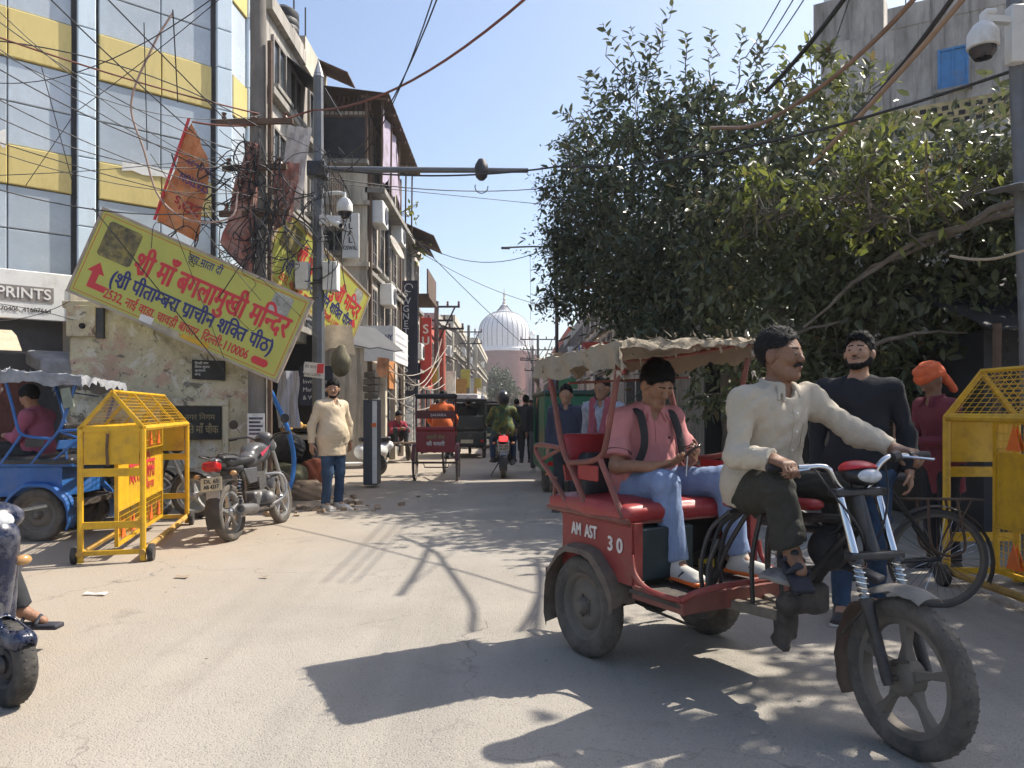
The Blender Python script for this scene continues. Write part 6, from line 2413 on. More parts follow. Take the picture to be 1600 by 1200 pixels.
def wheel(parent, c, R, w, rim=.62, kind='disc', axis=(0, 1, 0), tread=True, name='wheel', n=40, tyre_mat=None, rim_mat=None, steer=0.0, hubr=.05):
	"""wheel > tyre, rim (and spokes); the wheel object itself is the hub"""
	ax = Vector(axis)
	h = MB().lathe([(.0, -w * .55), (hubr * .6, -w * .55), (hubr, -w * .35), (hubr, w * .35), (hubr * .6, w * .55), (.0, w * .55)], (0, 0, 0), ax, 20)
	o = h.build(name, rim_mat or M_wheel, parent, c)
	if steer:
		o.rotation_euler = (0, 0, steer)
	ri = R * rim
	hw = w / 2
	prof = [(ri, -hw * .62), (ri + (R - ri) * .25, -hw * .92), (ri + (R - ri) * .6, -hw), (R - .016, -hw * .86), (R - .004, -hw * .55), (R, -hw * .2), (R, hw * .2), (R - .004, hw * .55), (R - .016, hw * .86), (ri + (R - ri) * .6, hw), (ri + (R - ri) * .25, hw * .92), (ri, hw * .62), (ri - .008, 0), (ri, -hw * .62)]
	t = MB().lathe(prof, (0, 0, 0), ax, n, caps=False)
	if tread:
		x, y, z = frame_from(ax)
		k = int(R * 150)
		for i in range(k):
			a = 2 * math.pi * i / k
			d = x * math.cos(a) + y * math.sin(a)
			for q in (-1, 1):
				t.box(d * (R - .0055) + ax * (hw * .30 * q), (.010, hw * .46, .011), Matrix((d.cross(ax), ax, d)).transposed() @ Matrix.Rotation(.45 * q, 3, 'Z'))
	t.build('tyre', tyre_mat or M_tyre, o)
	rm = MB()
	if kind == 'disc':
		rm.lathe([(ri + .008, -hw * .66), (ri - .012, -hw * .55), (ri - .03, -hw * .10), (ri * .72, -hw * .02), (ri * .60, -hw * .34), (ri * .40, -hw * .42), (ri * .25, -hw * .28), (hubr, -hw * .3)], (0, 0, 0), ax, n, caps=False)
		rm.lathe([(hubr, hw * .3), (ri * .25, hw * .28), (ri * .40, hw * .42), (ri * .60, hw * .34), (ri * .72, hw * .02), (ri - .03, hw * .10), (ri - .012, hw * .55), (ri + .008, hw * .66)], (0, 0, 0), ax, n, caps=False)
		rm.build('rim', rim_mat or M_wheel, o)
		x, y, z = frame_from(ax)
		for q in (-1, 1):
			for i in range(5):
				a = i * 2 * math.pi / 5
				MB().cyl((x * math.cos(a) + y * math.sin(a)) * ri * .32 + ax * hw * .3 * q, (x * math.cos(a) + y * math.sin(a)) * ri * .32 + ax * (hw * .52) * q, .009, 6).build('wheel_nut', rim_mat or M_wheel, o)
	else:
		rm.lathe([(ri + .010, -hw * .72), (ri - .016, -hw * .62), (ri - .022, 0), (ri - .016, hw * .62), (ri + .010, hw * .72), (ri + .004, 0), (ri + .010, -hw * .72)], (0, 0, 0), ax, n, caps=False)
		rm.build('rim', rim_mat or M_wheel, o)
		x, y, z = frame_from(ax)
		if kind == 'alloy':
			for i in range(5):
				a = i * 2 * math.pi / 5 + .3
				d = x * math.cos(a) + y * math.sin(a)
				e = -x * math.sin(a) + y * math.cos(a)
				m = MB()
				vs = []
				for rr_, ww, tt in ((hubr * .9, .024, .030), (ri * .55, .012, .018), (ri - .012, .020, .024)):
					for sx, sy in ((-1, -1), (1, -1), (1, 1), (-1, 1)):
						vs.append(d * rr_ + e * ww * sx + ax * tt * sy)
				fs = []
				for j in (0, 1):
					for q in range(4):
						fs.append((j * 4 + q, j * 4 + (q + 1) % 4, j * 4 + 4 + (q + 1) % 4, j * 4 + 4 + q))
				m.add(vs, fs + [(3, 2, 1, 0), (8, 9, 10, 11)])
				m.build('spoke', rim_mat or M_wheel, o, bevel=.005)
		else:
			sp = MB()
			for i in range(32):
				a = i * 2 * math.pi / 32
				b2 = a + (.35 if i % 2 else -.35)
				q = -1 if i % 4 < 2 else 1
				sp.tube([(x * math.cos(b2) + y * math.sin(b2)) * hubr * .8 + ax * hw * .8 * q, (x * math.cos(a) + y * math.sin(a)) * (ri - .015)], .0018, 4, False)
			so = sp.build('spokes', M_chrome, o)
			so['kind'] = 'stuff'
	return o


def soft_part(name, mt, parent, fn, res=.012, disp=None):
	S = Soft()
	fn(S)
	return S.build(name, mt, parent, res, disp)


def cabin(t, paint, pipe, seatm, canopy_m, text=True, seed=1):
	"""rear half of a rickshaw: own space, X forward, near side at -Y"""
	r = random.Random(seed)
	for s in (-1, 1):
		wheel(t, (0, .43 * s, .275), .275, .115, .66, 'disc', hubr=.045)
		# mudguard
		rows = []
		for i in range(15):
			a = math.radians(205 - 192 * i / 14)
			rr = .335 + .006 * math.sin(i * 2.1)
			cx, cz = rr * math.cos(a), .275 + rr * math.sin(a)
			rows.append([(cx, .355 * s, cz), (cx, .43 * s, cz + .012), (cx * 1.005, .505 * s, cz - .004 + .008 * math.sin(i * 1.3)), (cx * .97, .515 * s, cz - .03 - .012 * (i > 11))])
		MB().sheet(rows, .006).build('mudguard', mat('rusty_mudguard', (.16, .125, .095), rough=.8, var=.35, scale=7, bump=.3, dirt=.5, dirtcol=(.10, .06, .04)) if text else paint, t)
		m = MB().prism([(-.235, .425 * s, .46), (.40, .425 * s, .46), (.40, .425 * s, .775), (-.235, .425 * s, .775)], (0, 0, 0), (0, .015 * s, 0))
		sp = m.build('side_panel', paint, t)
		e = MB()
		e.tube([(-.235, .443 * s, .76), (.39, .443 * s, .76)], .008, 6)
		e.build('panel_trim', paint, sp)
		if text and s < 0:
			lettering(sp, 'AM  AST', M_stencil, (-.135, -.4405, .655), (1, 0, 0), (0, 0, 1), height=.095, width=.24, align='L', bold=.004)
			lettering(sp, '3 0', M_stencil, (.20, -.4405, .615), (1, 0, 0), (0, 0, 1), height=.105, width=.13, align='L', bold=.004)
		# rear grab loop
		lp_ = [(-.12, .46 * s, .79), (-.30, .465 * s, .95), (-.45, .465 * s, 1.06), (-.495, .465 * s, 1.11), (-.47, .465 * s, 1.135), (-.38, .465 * s, 1.14), (-.22, .46 * s, 1.13)]
		MB().tube(spline(lp_, 5), .014, 8).build('grab_loop', pipe, t)
		MB().tube([(-.30, .46 * s, .78), (-.28, .46 * s, .96)], .012, 7).build('grab_strut', pipe, t)
		MB().tube([(-.43, .46 * s, 1.05), (-.23, .46 * s, 1.125)], .012, 7).build('grab_strut', pipe, t)
		MB().tube(spline([(.06, .46 * s, .79), (-.10, .46 * s, 1.0), (-.215, .455 * s, 1.14), (-.30, .45 * s, 1.38), (-.375, .45 * s, 1.60)], 5), .017, 8).build('rear_post', pipe, t)
		MB().tube(spline([(.325, .45 * s, 1.64), (.26, .45 * s, 1.40), (.205, .455 * s, 1.18), (.165, .458 * s, 1.105), (.06, .46 * s, 1.07), (-.15, .46 * s, 1.05)], 6), .016, 8).build('front_post', pipe, t)
		MB().tube([(.16, .462 * s, 1.09), (.36, .462 * s, .80)], .016, 8).build('arm_strut', pipe, t)
		MB().tube([(-.36, .46 * s, .785), (.40, .46 * s, .785)], .014, 8).build('seat_rail', pipe, t)
		MB().bb((-.06, .452 * s - .006, .965), (.13, .452 * s + .006, 1.05)).build('side_cushion', seatm, t, bevel=.02)
	# box under the seat
	MB().bb((-.235, -.424, .455), (-.22, .424, .775)).build('rear_panel', paint, t)
	MB().bb((-.21, -.41, .46), (.12, .41, .765)).build('cavity_shade_box', M_dark, t)  # near-black block paints the shade of the open cavity
	MB().bb((.12, -.40, .475), (.405, -.03, .745)).build('battery', mat('teal_battery', (.012, .030, .036), rough=.5, var=.3, dirt=.4, dirtcol=(.06, .06, .055)), t, bevel=.012)
	MB().bb((.395, -.43, .46), (.412, -.38, .775)).build('corner_plate', paint, t)
	MB().bb((.395, .38, .46), (.412, .43, .775)).build('corner_plate', paint, t)
	MB().tube(spline([(.2, .05, .5), (.3, .12, .58), (.38, .08, .50), (.42, .15, .49)], 5), .010, 6).build('battery_lead', M_wire, t)
	MB().box((.36, .10, .52), (.07, .05, .04), .4).build('connector', mat('yellow_plastic', (.6, .45, .03), rough=.4), t)
	# seat and back
	soft_part('seat', seatm, t, lambda S: (S.box((.02, 0, .815), (.375, .475, .048), .04, .02), S.ell((.10, 0, .85), (.24, .36, .022), .05)), .016, folds(.004, 20, seed))
	MB().bb((-.34, -.455, .765), (.38, .455, .782)).build('seat_board', pipe, t)
	soft_part('backrest', seatm, t, lambda S: S.box((-.225, 0, 1.13), (.03, .445, .085), .025, .02, 0, Matrix.Rotation(-.25, 3, 'Y')), .016, folds(.003, 20, seed + 3))
	MB().box((-.20, 0, .99), (.015, .90, .09), Matrix.Rotation(-.3, 3, 'Y')).build('lower_back_panel', paint, t)
	# floor and rim
	MB().bb((.38, -.44, .425), (.76, .44, .445)).build('floor_plate', M_grease, t)
	for s in (-1, 1):
		MB().tube(spline([(.405, .447 * s, .62), (.43, .447 * s, .53), (.52, .447 * s, .475), (.66, .447 * s, .465), (.775, .445 * s, .47)], 5), .014, 7).build('floor_rim', M_rred if text else paint, t)
		MB().bb((.40, .43 * s - .006, .40), (.78, .43 * s + .006, .465)).build('floor_side', pipe, t)
	MB().tube(spline([(.775, -.445, .47), (.83, -.40, .515), (.84, -.2, .53), (.84, .2, .53), (.83, .40, .515), (.775, .445, .47)], 5), .015, 7).build('floor_rim', M_rred if text else paint, t)
	MB().bb((.745, -.44, .40), (.775, .44, .485)).build('floor_front', pipe, t)
	# chassis
	for s in (-1, 1):
		MB().beam((-.36, .30 * s, .40), (.76, .30 * s, .40), .04, .06).build('chassis_rail', M_grease, t)
		lf = MB()
		for i in range(4):
			lf.tube(arc((0, .33 * s, .62 - i * .012), .36 - i * .004, math.radians(228 + i * 6), math.radians(312 - i * 6), 8), .009, 4)
		sp = lf.build('leaf_spring', M_grease, t)
	MB().cyl((0, -.38, .275), (0, .38, .275), .032, 10).build('axle', M_grease, t)
	MB().ball((0, .06, .275), (.10, .12, .10), 14, 10).build('gear_case', M_grease, t)
	MB().beam((-.38, -.45, .385), (-.38, .45, .385), .05, .06).build('rear_bumper', M_grease, t)
	MB().tube([(.0, -.2, .30), (.38, -.25, .30), (.70, -.3, .31)], .007, 6).build('brake_rod', M_grease, t)
	# canopy frame and cloth
	for s in (-1, 1):
		MB().tube([(-.43, .45 * s, 1.63 + .05 * (s + 1) / 2), (.335, .45 * s, 1.675 + .05 * (s + 1) / 2)], .013, 7).build('canopy_bar', pipe, t)
	MB().tube([(.335, -.46, 1.675), (.335, .46, 1.735)], .014, 7).build('canopy_bar', pipe, t)
	MB().tube([(-.43, -.46, 1.625), (-.43, .46, 1.685)], .014, 7).build('canopy_bar', pipe, t)
	MB().tube([(-.16, -.45, 1.50), (-.16, .45, 1.55)], .008, 6).build('cross_wire', pipe, t)
	nx, ny = 22, 26
	rows = []
	for i in range(-4, nx + 6):
		u = min(max(i / nx, 0), 1)
		over = (i - nx) if i > nx else (i if i < 0 else 0)
		row = []
		for j in range(-5, ny + 6):
			v = min(max(j / ny, 0), 1)
			ov = (j - ny) if j > ny else (j if j < 0 else 0)
			x = -.45 + .80 * u + .016 * abs(over) * (1 if over > 0 else -1) * .25
			y = -.475 + .95 * v + .012 * (1 if ov > 0 else -1 if ov < 0 else 0) * min(abs(ov), 1)
			z = 1.645 + .055 * u + .06 * v - .035 * math.sin(math.pi * u) * math.sin(math.pi * v) + .012 * math.sin(i * .9 + j * .5) * math.sin(j * .7) + .006 * r.gauss(0, 1)
			drop = (.020 if over < 0 else .0075) * abs(over) * (1 + .25 * math.sin(j * .45 + seed) + .2 * math.sin(j * 1.7)) + .023 * abs(ov) * (1 + .14 * math.sin(i * .5 + 1 + seed) + .05 * math.sin(i * 1.9))
			if ov < 0:
				y -= .006 * ov * math.sin(i * 1.1 + .3 * ov)
			row.append((x + r.gauss(0, .004), y + r.gauss(0, .004), z - drop))
		rows.append(row)
	cn = MB().sheet(rows, .005).build('canopy', canopy_m, t)
	# frayed scraps along the edges
	fr_ = MB()
	for i in range(90):
		if r.random() < .6:
			p = Vector((.35 + r.uniform(-.03, .03), r.uniform(-.48, .48), 0))
			p.z = 1.70 + .06 * (p.y / .95 + .5)
		else:
			p = Vector((r.uniform(-.45, .35), -.485, 0))
			p.z = 1.645 + .055 * (p.x + .45) / .8
		p.z += r.uniform(-.10, .02) if r.random() < .5 else r.uniform(-.01, .02)
		d = Vector((r.gauss(.2, .5), r.gauss(-.2, .5), r.gauss(.1, .6))).normalized() * r.uniform(.02, .06)
		s_ = d.cross(Vector((r.gauss(0, 1), r.gauss(0, 1), 1))).normalized() * r.uniform(.004, .010)
		mid = p + d * .5 + Vector((0, 0, r.gauss(0, .01)))
		fr_.add([p - s_, p + s_, mid + s_ * .8, mid - s_ * .8, p + d], [(0, 1, 2, 3), (3, 2, 4)])
	fo = fr_.build('frayed_edge', canopy_m, cn)
	fo['kind'] = 'stuff'
	# knots of rag
	for p in ((.345, -.47, 1.60), (.345, .47, 1.56), (.34, .47, 1.68), (.33, -.47, 1.54)):
		soft_part('rag_knot', mat('white_rag', (.36, .32, .26), rough=.95, var=.2), cn, lambda S: (S.ell(p, (.014, .010, .012), .01), S.cone(p, (p[0] + .02, p[1] - .03, p[2] - .035), .007, .003, .008), S.cone(p, (p[0] + .01, p[1] + .03, p[2] - .04), .007, .003, .008)), .006)


HR = math.atan2(-.87, .49)
HL = (.79, 4.43, 0)
hero = thing('cycle_rickshaw', 'red motor rickshaw with torn tan canopy and dusty wheels in the foreground', 'rickshaw', HL, HR)
cabin(hero, M_rred, M_rpipe, M_vinyl, M_tarp, True, 4)
MB().bb((-.39, -.46, .965), (-.37, -.455, .97)).build('reflector', M_bor, hero)
# spine, head and saddle
MB().beam((.60, 0, .40), (1.0, 0, .40), .07, .06).build('spine', mat('dusty_beam', (.20, .17, .13), rough=.9, var=.25, scale=6, bump=.5, dirt=.4), hero, bevel=.008)
MB().beam((.62, -.16, .42), (.98, -.04, .40), .05, .05).build('spine_brace', MATS['dusty_beam'], hero, bevel=.008)
MB().beam((.62, .16, .42), (.98, .04, .40), .05, .05).build('spine_brace', MATS['dusty_beam'], hero, bevel=.008)
soft_part('bracket', M_grease, hero, lambda S: (S.box((.985, 0, .36), (.035, .05, .08), .012), S.box((.975, -.03, .27), (.05, .02, .018), .006, .02, 0, Matrix.Rotation(.5, 3, 'Y')), S.ell((1.0, -.02, .40), .045, .02)), .012, folds(.006, 60, 2))
for y in (-.035, .035):
	MB().tube([(.98, y, .40), (1.16, y, .62), (1.365, y * .6, .86)], .019, 8).build('down_tube', M_blackbar, hero)
MB().tube([(.80, 0, .84), (1.05, 0, .86), (1.37, 0, .885)], .021, 8).build('top_tube', M_blackbar, hero)
MB().tube([(.80, .05, .80), (1.05, .05, .80), (1.37, .02, .84)], .016, 8).build('top_tube', M_blackbar, hero)
MB().cyl((1.345, 0, 1.00), (1.435, 0, .76), .030, 12).build('head_tube', M_blackbar, hero)
for a, b in (((.70, -.20, .45), (.86, -.10, .88)), ((.77, -.28, .50), (.80, -.24, .74)), ((.70, .20, .45), (.86, .10, .88)), ((.86, -.08, .42), (.90, -.07, .86)), ((.90, .08, .42), (.92, .07, .86))):
	MB().tube(spline([a, ((a[0] + b[0]) / 2 - .02, (a[1] + b[1]) / 2 - .01, (a[2] + b[2]) / 2), b], 4), .012, 7).build('seat_strut', M_blackbar, hero)
for y in (-.16, -.22, -.28, .16):
	MB().tube(spline([(.74, y, .46), (.735, y - .01, .62), (.76, y * .9, .78), (.84, y * .75, .87)], 5), .011, 7).build('guard_bar', M_blackbar, hero)
MB().tube([(.84, -.22, .87), (.84, .14, .87)], .012, 7).build('guard_bar', M_blackbar, hero)
soft_part('saddle', M_vinyl, hero, lambda S: (S.box((.84, 0, .905), (.13, .15, .032), .03, .03), S.cone((.92, 0, .91), (1.14, 0, .925), .062, .045, .05, flat=((0, 0, 1), .55))), .014, folds(.003, 24, 8))
for y in (-.2, .2):
	MB().tube([(1.03, 0, .62), (1.12, y * .6, .625), (1.16, y, .63)], .014, 7).build('foot_peg', M_blackbar, hero)
soft_part('peg_plate', mat('beaten_plate', (.22, .20, .18), rough=.7, var=.4, bump=.5), hero, lambda S: S.box((1.13, -.19, .622), (.09, .06, .014), .008, .01, 0, Matrix.Rotation(.2, 3, 'X')), .010, folds(.006, 50, 3))
MB().tube([(1.03, -.05, .62), (1.03, .05, .62)], .03, 8).build('peg_clamp', M_grease, hero)
MB().tube([(1.03, 0, .45), (1.03, 0, .64)], .02, 8).build('peg_post', M_blackbar, hero)
# fork, turned a little
fork = thing('tmp', 'tmp', 'tmp')
for k in ('label', 'category'):
	del fork[k]
fork.name = 'front_fork'
fork.parent = hero
STE = math.radians(-12)
axis_p = Vector((1.41, 0, .83))
fork.location = axis_p
fork.rotation_euler = (0, 0, STE)
FK = lambda x, y, z: Vector((x, y, z)) - axis_p
ft, fb = Vector((1.355, 0, 1.0)), Vector((1.62, 0, .306))
fp_ = lambda q, y: FK(*(ft.lerp(fb, q) + Vector((0, y, 0))))
for y in (-.098, .098):
	MB().cyl(fp_(-.02, y), fp_(.385, y), .018, 14).build('stanchion', M_chrome, fork)
	sp = []
	n = 90
	for i in range(n + 1):
		q = .385 + .20 * i / n
		a = 2 * math.pi * 7 * i / n
		sp.append(fp_(q, y) + Vector((.023 * math.cos(a), .023 * math.sin(a), 0)))
	MB().tube(sp, .0042, 5).build('fork_spring', M_chrome, fork)
	MB().cyl(fp_(.38, y), fp_(.60, y), .015, 10).build('fork_tube', M_steel, fork)
	MB().tube([fp_(.38, y), fp_(.405, y)], .030, 12).build('fork_collar', M_darksteel, fork)
	MB().tube([fp_(.585, y), fp_(.62, y), fp_(.66, y), fp_(1.0, y), fp_(1.03, y)], [.030, .030, .024, .022, .018], 12).build('fork_leg', M_blackbar, fork)
for q in (.0, .36):
	m = MB().beam(fp_(q, -.135), fp_(q, .135), .055, .035)
	m.build('triple_clamp', M_blackbar, fork, bevel=.01)
MB().cyl(fp_(-.01, 0), fp_(.38, 0), .022, 12).build('steering_stem', M_blackbar, fork)
fw = wheel(fork, FK(1.62, 0, .306), .306, .080, .73, 'alloy', hubr=.060)
MB().lathe([(.0, -.05), (.055, -.052), (.070, -.04), (.070, .03), (.03, .045)], (0, 0, 0), (0, 1, 0), 24).build('brake_drum', M_wheel, fw)
MB().cyl((0, -.115, 0), (0, .115, 0), .011, 10).build('axle', M_grease, fw)
MB().tube([(-.01, -.062, .05), (.02, -.066, .075), (.07, -.066, .085)], .008, 6).build('brake_lever', M_grease, fw)


def guard(a0, a1, rad, w, nm, mt, k=10):
	rows = []
	for i in range(k + 1):
		a = math.radians(a0 + (a1 - a0) * i / k)
		c = Vector((math.cos(a), 0, math.sin(a)))
		rows.append([FK(1.62, 0, .306) + c * (rad - .022 + .005 * math.sin(i * 2)) + Vector((0, -w, 0)), FK(1.62, 0, .306) + c * rad + Vector((0, -w * .6, 0)), FK(1.62, 0, .306) + c * (rad + .006) , FK(1.62, 0, .306) + c * rad + Vector((0, w * .6, 0)), FK(1.62, 0, .306) + c * (rad - .022) + Vector((0, w, 0))])
	return MB().sheet(rows, .003).build(nm, mt, fork)


M_rustg = mat('rusty_guard', (.11, .065, .045), rough=.75, var=.4, scale=7, bump=.3, dirt=.4, dirtcol=(.16, .13, .10))
guard(140, 208, .355, .062, 'rear_mudguard', M_rustg, 12)
guard(70, 122, .352, .060, 'front_mudguard', mat('dusty_guard', (.21, .19, .165), rough=.8, var=.25, bump=.3, dirt=.4), 8)
MB().tube([fp_(.62, -.098), FK(1.33, -.06, .40)], .006, 6).build('mudguard_stay', M_grease, fork)
# handlebar
hb1 = spline([(1.335, -.035, .995), (1.325, -.075, 1.03), (1.318, -.115, 1.095), (1.305, -.15, 1.108), (1.285, -.21, 1.105), (1.235, -.36, 1.10)], 6)
hb2 = spline([(1.335, .035, .995), (1.345, .07, 1.03), (1.355, .10, 1.10), (1.36, .14, 1.14), (1.355, .20, 1.15), (1.345, .38, 1.15)], 6)
MB().tube([FK(*p) for p in hb1], .0125, 10).build('handlebar', M_chrome, fork)
MB().tube([FK(*p) for p in hb2], .0125, 10).build('handlebar', M_chrome, fork)
MB().tube([FK(1.335, -.045, .995), FK(1.335, .045, .995)], .0125, 10).build('handlebar', M_chrome, fork)
M_grip = mat('black_grip', (.015, .015, .016), rough=.6, var=.2, bump=.3, bscale=120)
MB().tube([FK(1.275, -.24, 1.104), FK(1.233, -.365, 1.10)], .018, 10).build('grip', M_grip, fork)
MB().tube([FK(1.352, .27, 1.15), FK(1.344, .385, 1.15)], .018, 10).build('grip', M_grip, fork)
MB().tube([FK(1.36, .20, 1.15), FK(1.385, .23, 1.148), FK(1.40, .36, 1.135)], .006, 6).build('brake_lever', M_chrome, fork)
MB().tube([FK(1.29, -.19, 1.105), FK(1.32, -.22, 1.10), FK(1.30, -.34, 1.085)], .006, 6).build('brake_lever', M_chrome, fork)
MB().cyl(FK(1.36, .17, 1.145), FK(1.355, .21, 1.15), .024, 12).build('switch_block', M_blackbar, fork)
# head lamp
hl = soft_part('head_lamp', mat('lamp_black', (.015, .014, .016), rough=.35, var=.2), fork, lambda S: (S.ell(FK(1.345, .02, 1.075), (.085, .075, .048), .02, 0, Matrix.Rotation(.12, 3, 'Y'))), .008)
soft_part('lamp_cowl', mat('lamp_red', (.45, .02, .025), rough=.3, var=.1), hl, lambda S: (S.ell(FK(1.335, .02, 1.095), (.085, .078, .038), .02), S.plane(FK(1.335, .02, 1.092), (.2, 0, -1))), .007)
soft_part('lens', mat('lamp_lens', (.50, .52, .54), rough=.12, var=.3, scale=30, spec=.8), hl, lambda S: (S.ell(FK(1.385, .02, 1.072), (.055, .060, .034), .02)), .007)
# cables
for pts in ([(1.30, -.19, 1.10), (1.36, -.15, 1.0), (1.42, -.06, .85), (1.40, 0, .70)], [(1.36, .18, 1.14), (1.42, .12, 1.0), (1.44, .05, .85), (1.38, .02, .72)], [(1.33, 0, 1.04), (1.30, .06, .96), (1.30, .05, .85)], [(1.34, .0, .95), (1.30, -.04, .84), (1.22, -.02, .80)]):
	MB().tube(spline(pts, 5), .005, 5).build('cable', M_wire, hero)
M_bag = mat('black_pouch', (.02, .019, .02), rough=.7, var=.3, bump=.4)
soft_part('hanging_pouch', M_bag, hero, lambda S: S.ell((1.20, .02, .73), (.085, .07, .10), .03), .014, folds(.008, 30, 3))
soft_part('motor', M_grease, hero, lambda S: (S.box((1.10, .03, .50), (.07, .06, .07), .03), S.cone((1.05, -.06, .47), (1.05, .08, .47), .055, .055, .02)), .014)
# ------------------------------------------------------------------ people on the rickshaw
M_shirtS = mat('cream_striped_shirt', (.44, .385, .30), rough=.85, var=.10, scale=3, bump=.25, bscale=70, wrinkle=.7)
_nt2 = M_shirtS.node_tree
_b2 = _nt2.nodes['Principled BSDF']
_w = _nt2.nodes.new('ShaderNodeTexWave')
_w.wave_type = 'BANDS'
_w.bands_direction = 'Y'
_w.inputs['Scale'].default_value = 55
_w.inputs['Distortion'].default_value = 1.2
_tc2 = _nt2.nodes.new('ShaderNodeTexCoord')
_nt2.links.new(_tc2.outputs['Object'], _w.inputs['Vector'])
_m2 = _nt2.nodes.new('ShaderNodeMix')
_m2.data_type = 'RGBA'
_r2 = _nt2.nodes.new('ShaderNodeMapRange')
_r2.inputs[1].default_value = .62
_r2.inputs[2].default_value = .85
_r2.inputs[4].default_value = .10
_nt2.links.new(_w.outputs['Fac'], _r2.inputs[0])
_nt2.links.new(_r2.outputs[0], _m2.inputs[0])
_nt2.links.new(_b2.inputs['Base Color'].links[0].from_socket, _m2.inputs[6])
_m2.inputs[7].default_value = (.30, .27, .24, 1)
_nt2.links.new(_m2.outputs[2], _b2.inputs['Base Color'])
M_oliveT = mat('dark_olive_trousers', (.030, .029, .022), rough=.85, var=.3, scale=4, bump=.3, bscale=60, wrinkle=.5)
M_pink = mat('pink_polo', (.50, .20, .195), rough=.85, var=.08, scale=4, bump=.2, bscale=150, wrinkle=.5)
M_jeansL = mat('light_jeans', (.19, .26, .42), rough=.85, var=.22, scale=5, bump=.3, bscale=120, dirt=.3, dirtcol=(.30, .37, .50), dscale=5, wrinkle=.5)
M_jeansD = mat('blue_jeans', (.022, .052, .105), rough=.85, var=.3, scale=5, bump=.3, bscale=120, dirt=.25, dirtcol=(.07, .12, .19), dscale=5, wrinkle=.5)
M_sneak = mat('white_sneaker', (.52, .50, .45), rough=.6, var=.1, dirt=.3)
M_sandal = mat('navy_sandal', (.018, .02, .03), rough=.7, var=.3, dirt=.3)
M_grey = mat('greying_hair', (.014, .0135, .013), rough=.6, var=.9, scale=90, bump=.4, bscale=120, spec=.2)

DJ = dict(fwd=(1, 0, 0), pel=(.84, 0, .985), ch=(.90, 0, 1.27), nk=(.925, 0, 1.435), hd=(.955, 0, 1.60), hf=(.97, .24, .02), hu=(-.05, 0, 1),
		  shR=(.905, -.185, 1.385), elR=(.945, -.29, 1.145), wrR=(1.145, -.262, 1.135), shL=(.955, .185, 1.40), elL=(1.15, .275, 1.245), wrL=(1.315, .312, 1.175),
		  hipR=(.85, -.10, .965), knR=(1.13, -.225, 1.0), anR=(1.16, -.16, .72), toR=(1.24, -.20, .665), hipL=(.85, .10, .965), knL=(1.16, .15, .985), anL=(1.14, .17, .70), toL=(1.24, .19, .655))
drv, P, R = person('rickshaw driver in cream striped shirt with moustache gripping the handlebar', DJ, dict(
	skin='dark', shirt=M_shirtS, trousers=M_oliveT, shoes=M_sandal, sandal=True, hairmat=M_grey, moustache=1.1, hairline=.080, hem=.07, loose=.040, fold=.0125, hairtop=.012, seed=5,
	footR=(.80, -.55, -.35), footL=(1, .2, -.3), hemleg=.16, leg=1.12, flare=1.12, cuff=.03, gaze=(.9, .45, 0),
	handR=dict(d=(.85, -.10, -.15), n=(0, 0, -1), t=(0, 1, 0), curl=.95), handL=dict(d=(.90, .05, -.12), n=(0, 0, -1), t=(0, -1, 0), curl=.7)), HL, HR, None, .0085)
# placket, buttons and pocket
_sh = [c for c in drv.children if c.name.startswith('shirt')][0]
cloth_patch(_sh, 'placket', M_shirtS, (-.016, .016), (1.03, 1.345), .0035, (3, 24))
cloth_patch(_sh, 'pocket', M_shirtS, (.055, .150), (1.17, 1.285), .004, (8, 10))
for z in range(4):
	cloth_patch(_sh, 'button', M_white, (-.004, .004), (1.33 - z * .085, 1.338 - z * .085), .008, (2, 2))

PJ = dict(fwd=(1, -.15, 0), pel=(-.05, 0, .93), ch=(-.035, 0, 1.165), nk=(-.01, 0, 1.335), hd=(.055, .01, 1.485), hf=(.86, -.05, -.42), hu=(.42, 0, .9),
		  shR=(-.025, -.185, 1.285), elR=(.04, -.265, 1.035), wrR=(.27, -.17, 1.045), shL=(-.02, .185, 1.295), elL=(.05, .265, 1.06), wrL=(.25, .085, 1.075),
		  hipR=(-.02, -.10, .905), knR=(.335, -.165, .955), anR=(.395, -.14, .555), toR=(.50, -.15, .495), hipL=(-.02, .10, .905), knL=(.40, .20, .955), anL=(.47, .235, .56), toL=(.575, .25, .50))
pas, P, R = person('passenger in pink polo shirt looking down at a phone on the red seat', PJ, dict(
	skin='brown', shirt=M_pink, shirt_name='polo_shirt', trousers=M_jeansL, shoes=M_sneak, sole=M_bor, eyes=False, hairline=.066, sleeve=.78, fat=1.08, hem=.10, loose=.030, fold=.012, seed=8, jaw=1.08, leg=1.08,
	handR=dict(d=(.80, .42, .25), n=(.2, .3, .9), t=(.2, .7, .6), curl=.30), handL=dict(d=(.85, -.35, .30), n=(.1, -.7, .5), t=(.3, -.2, .9), curl=.55)), HL, HR, None, .0085)
M_trim = mat('maroon_trim', (.06, .012, .02), rough=.8)
_sh = [c for c in pas.children if c.name.startswith('polo_shirt')][0]
cloth_patch(_sh, 'placket', M_pink, (-.014, .014), (1.17, 1.285), .004, (3, 10), (1, -.15, 0))
cloth_patch(_sh, 'chest_logo', M_trim, (.075, .093), (1.185, 1.197), .004, (3, 2), (1, -.15, 0))
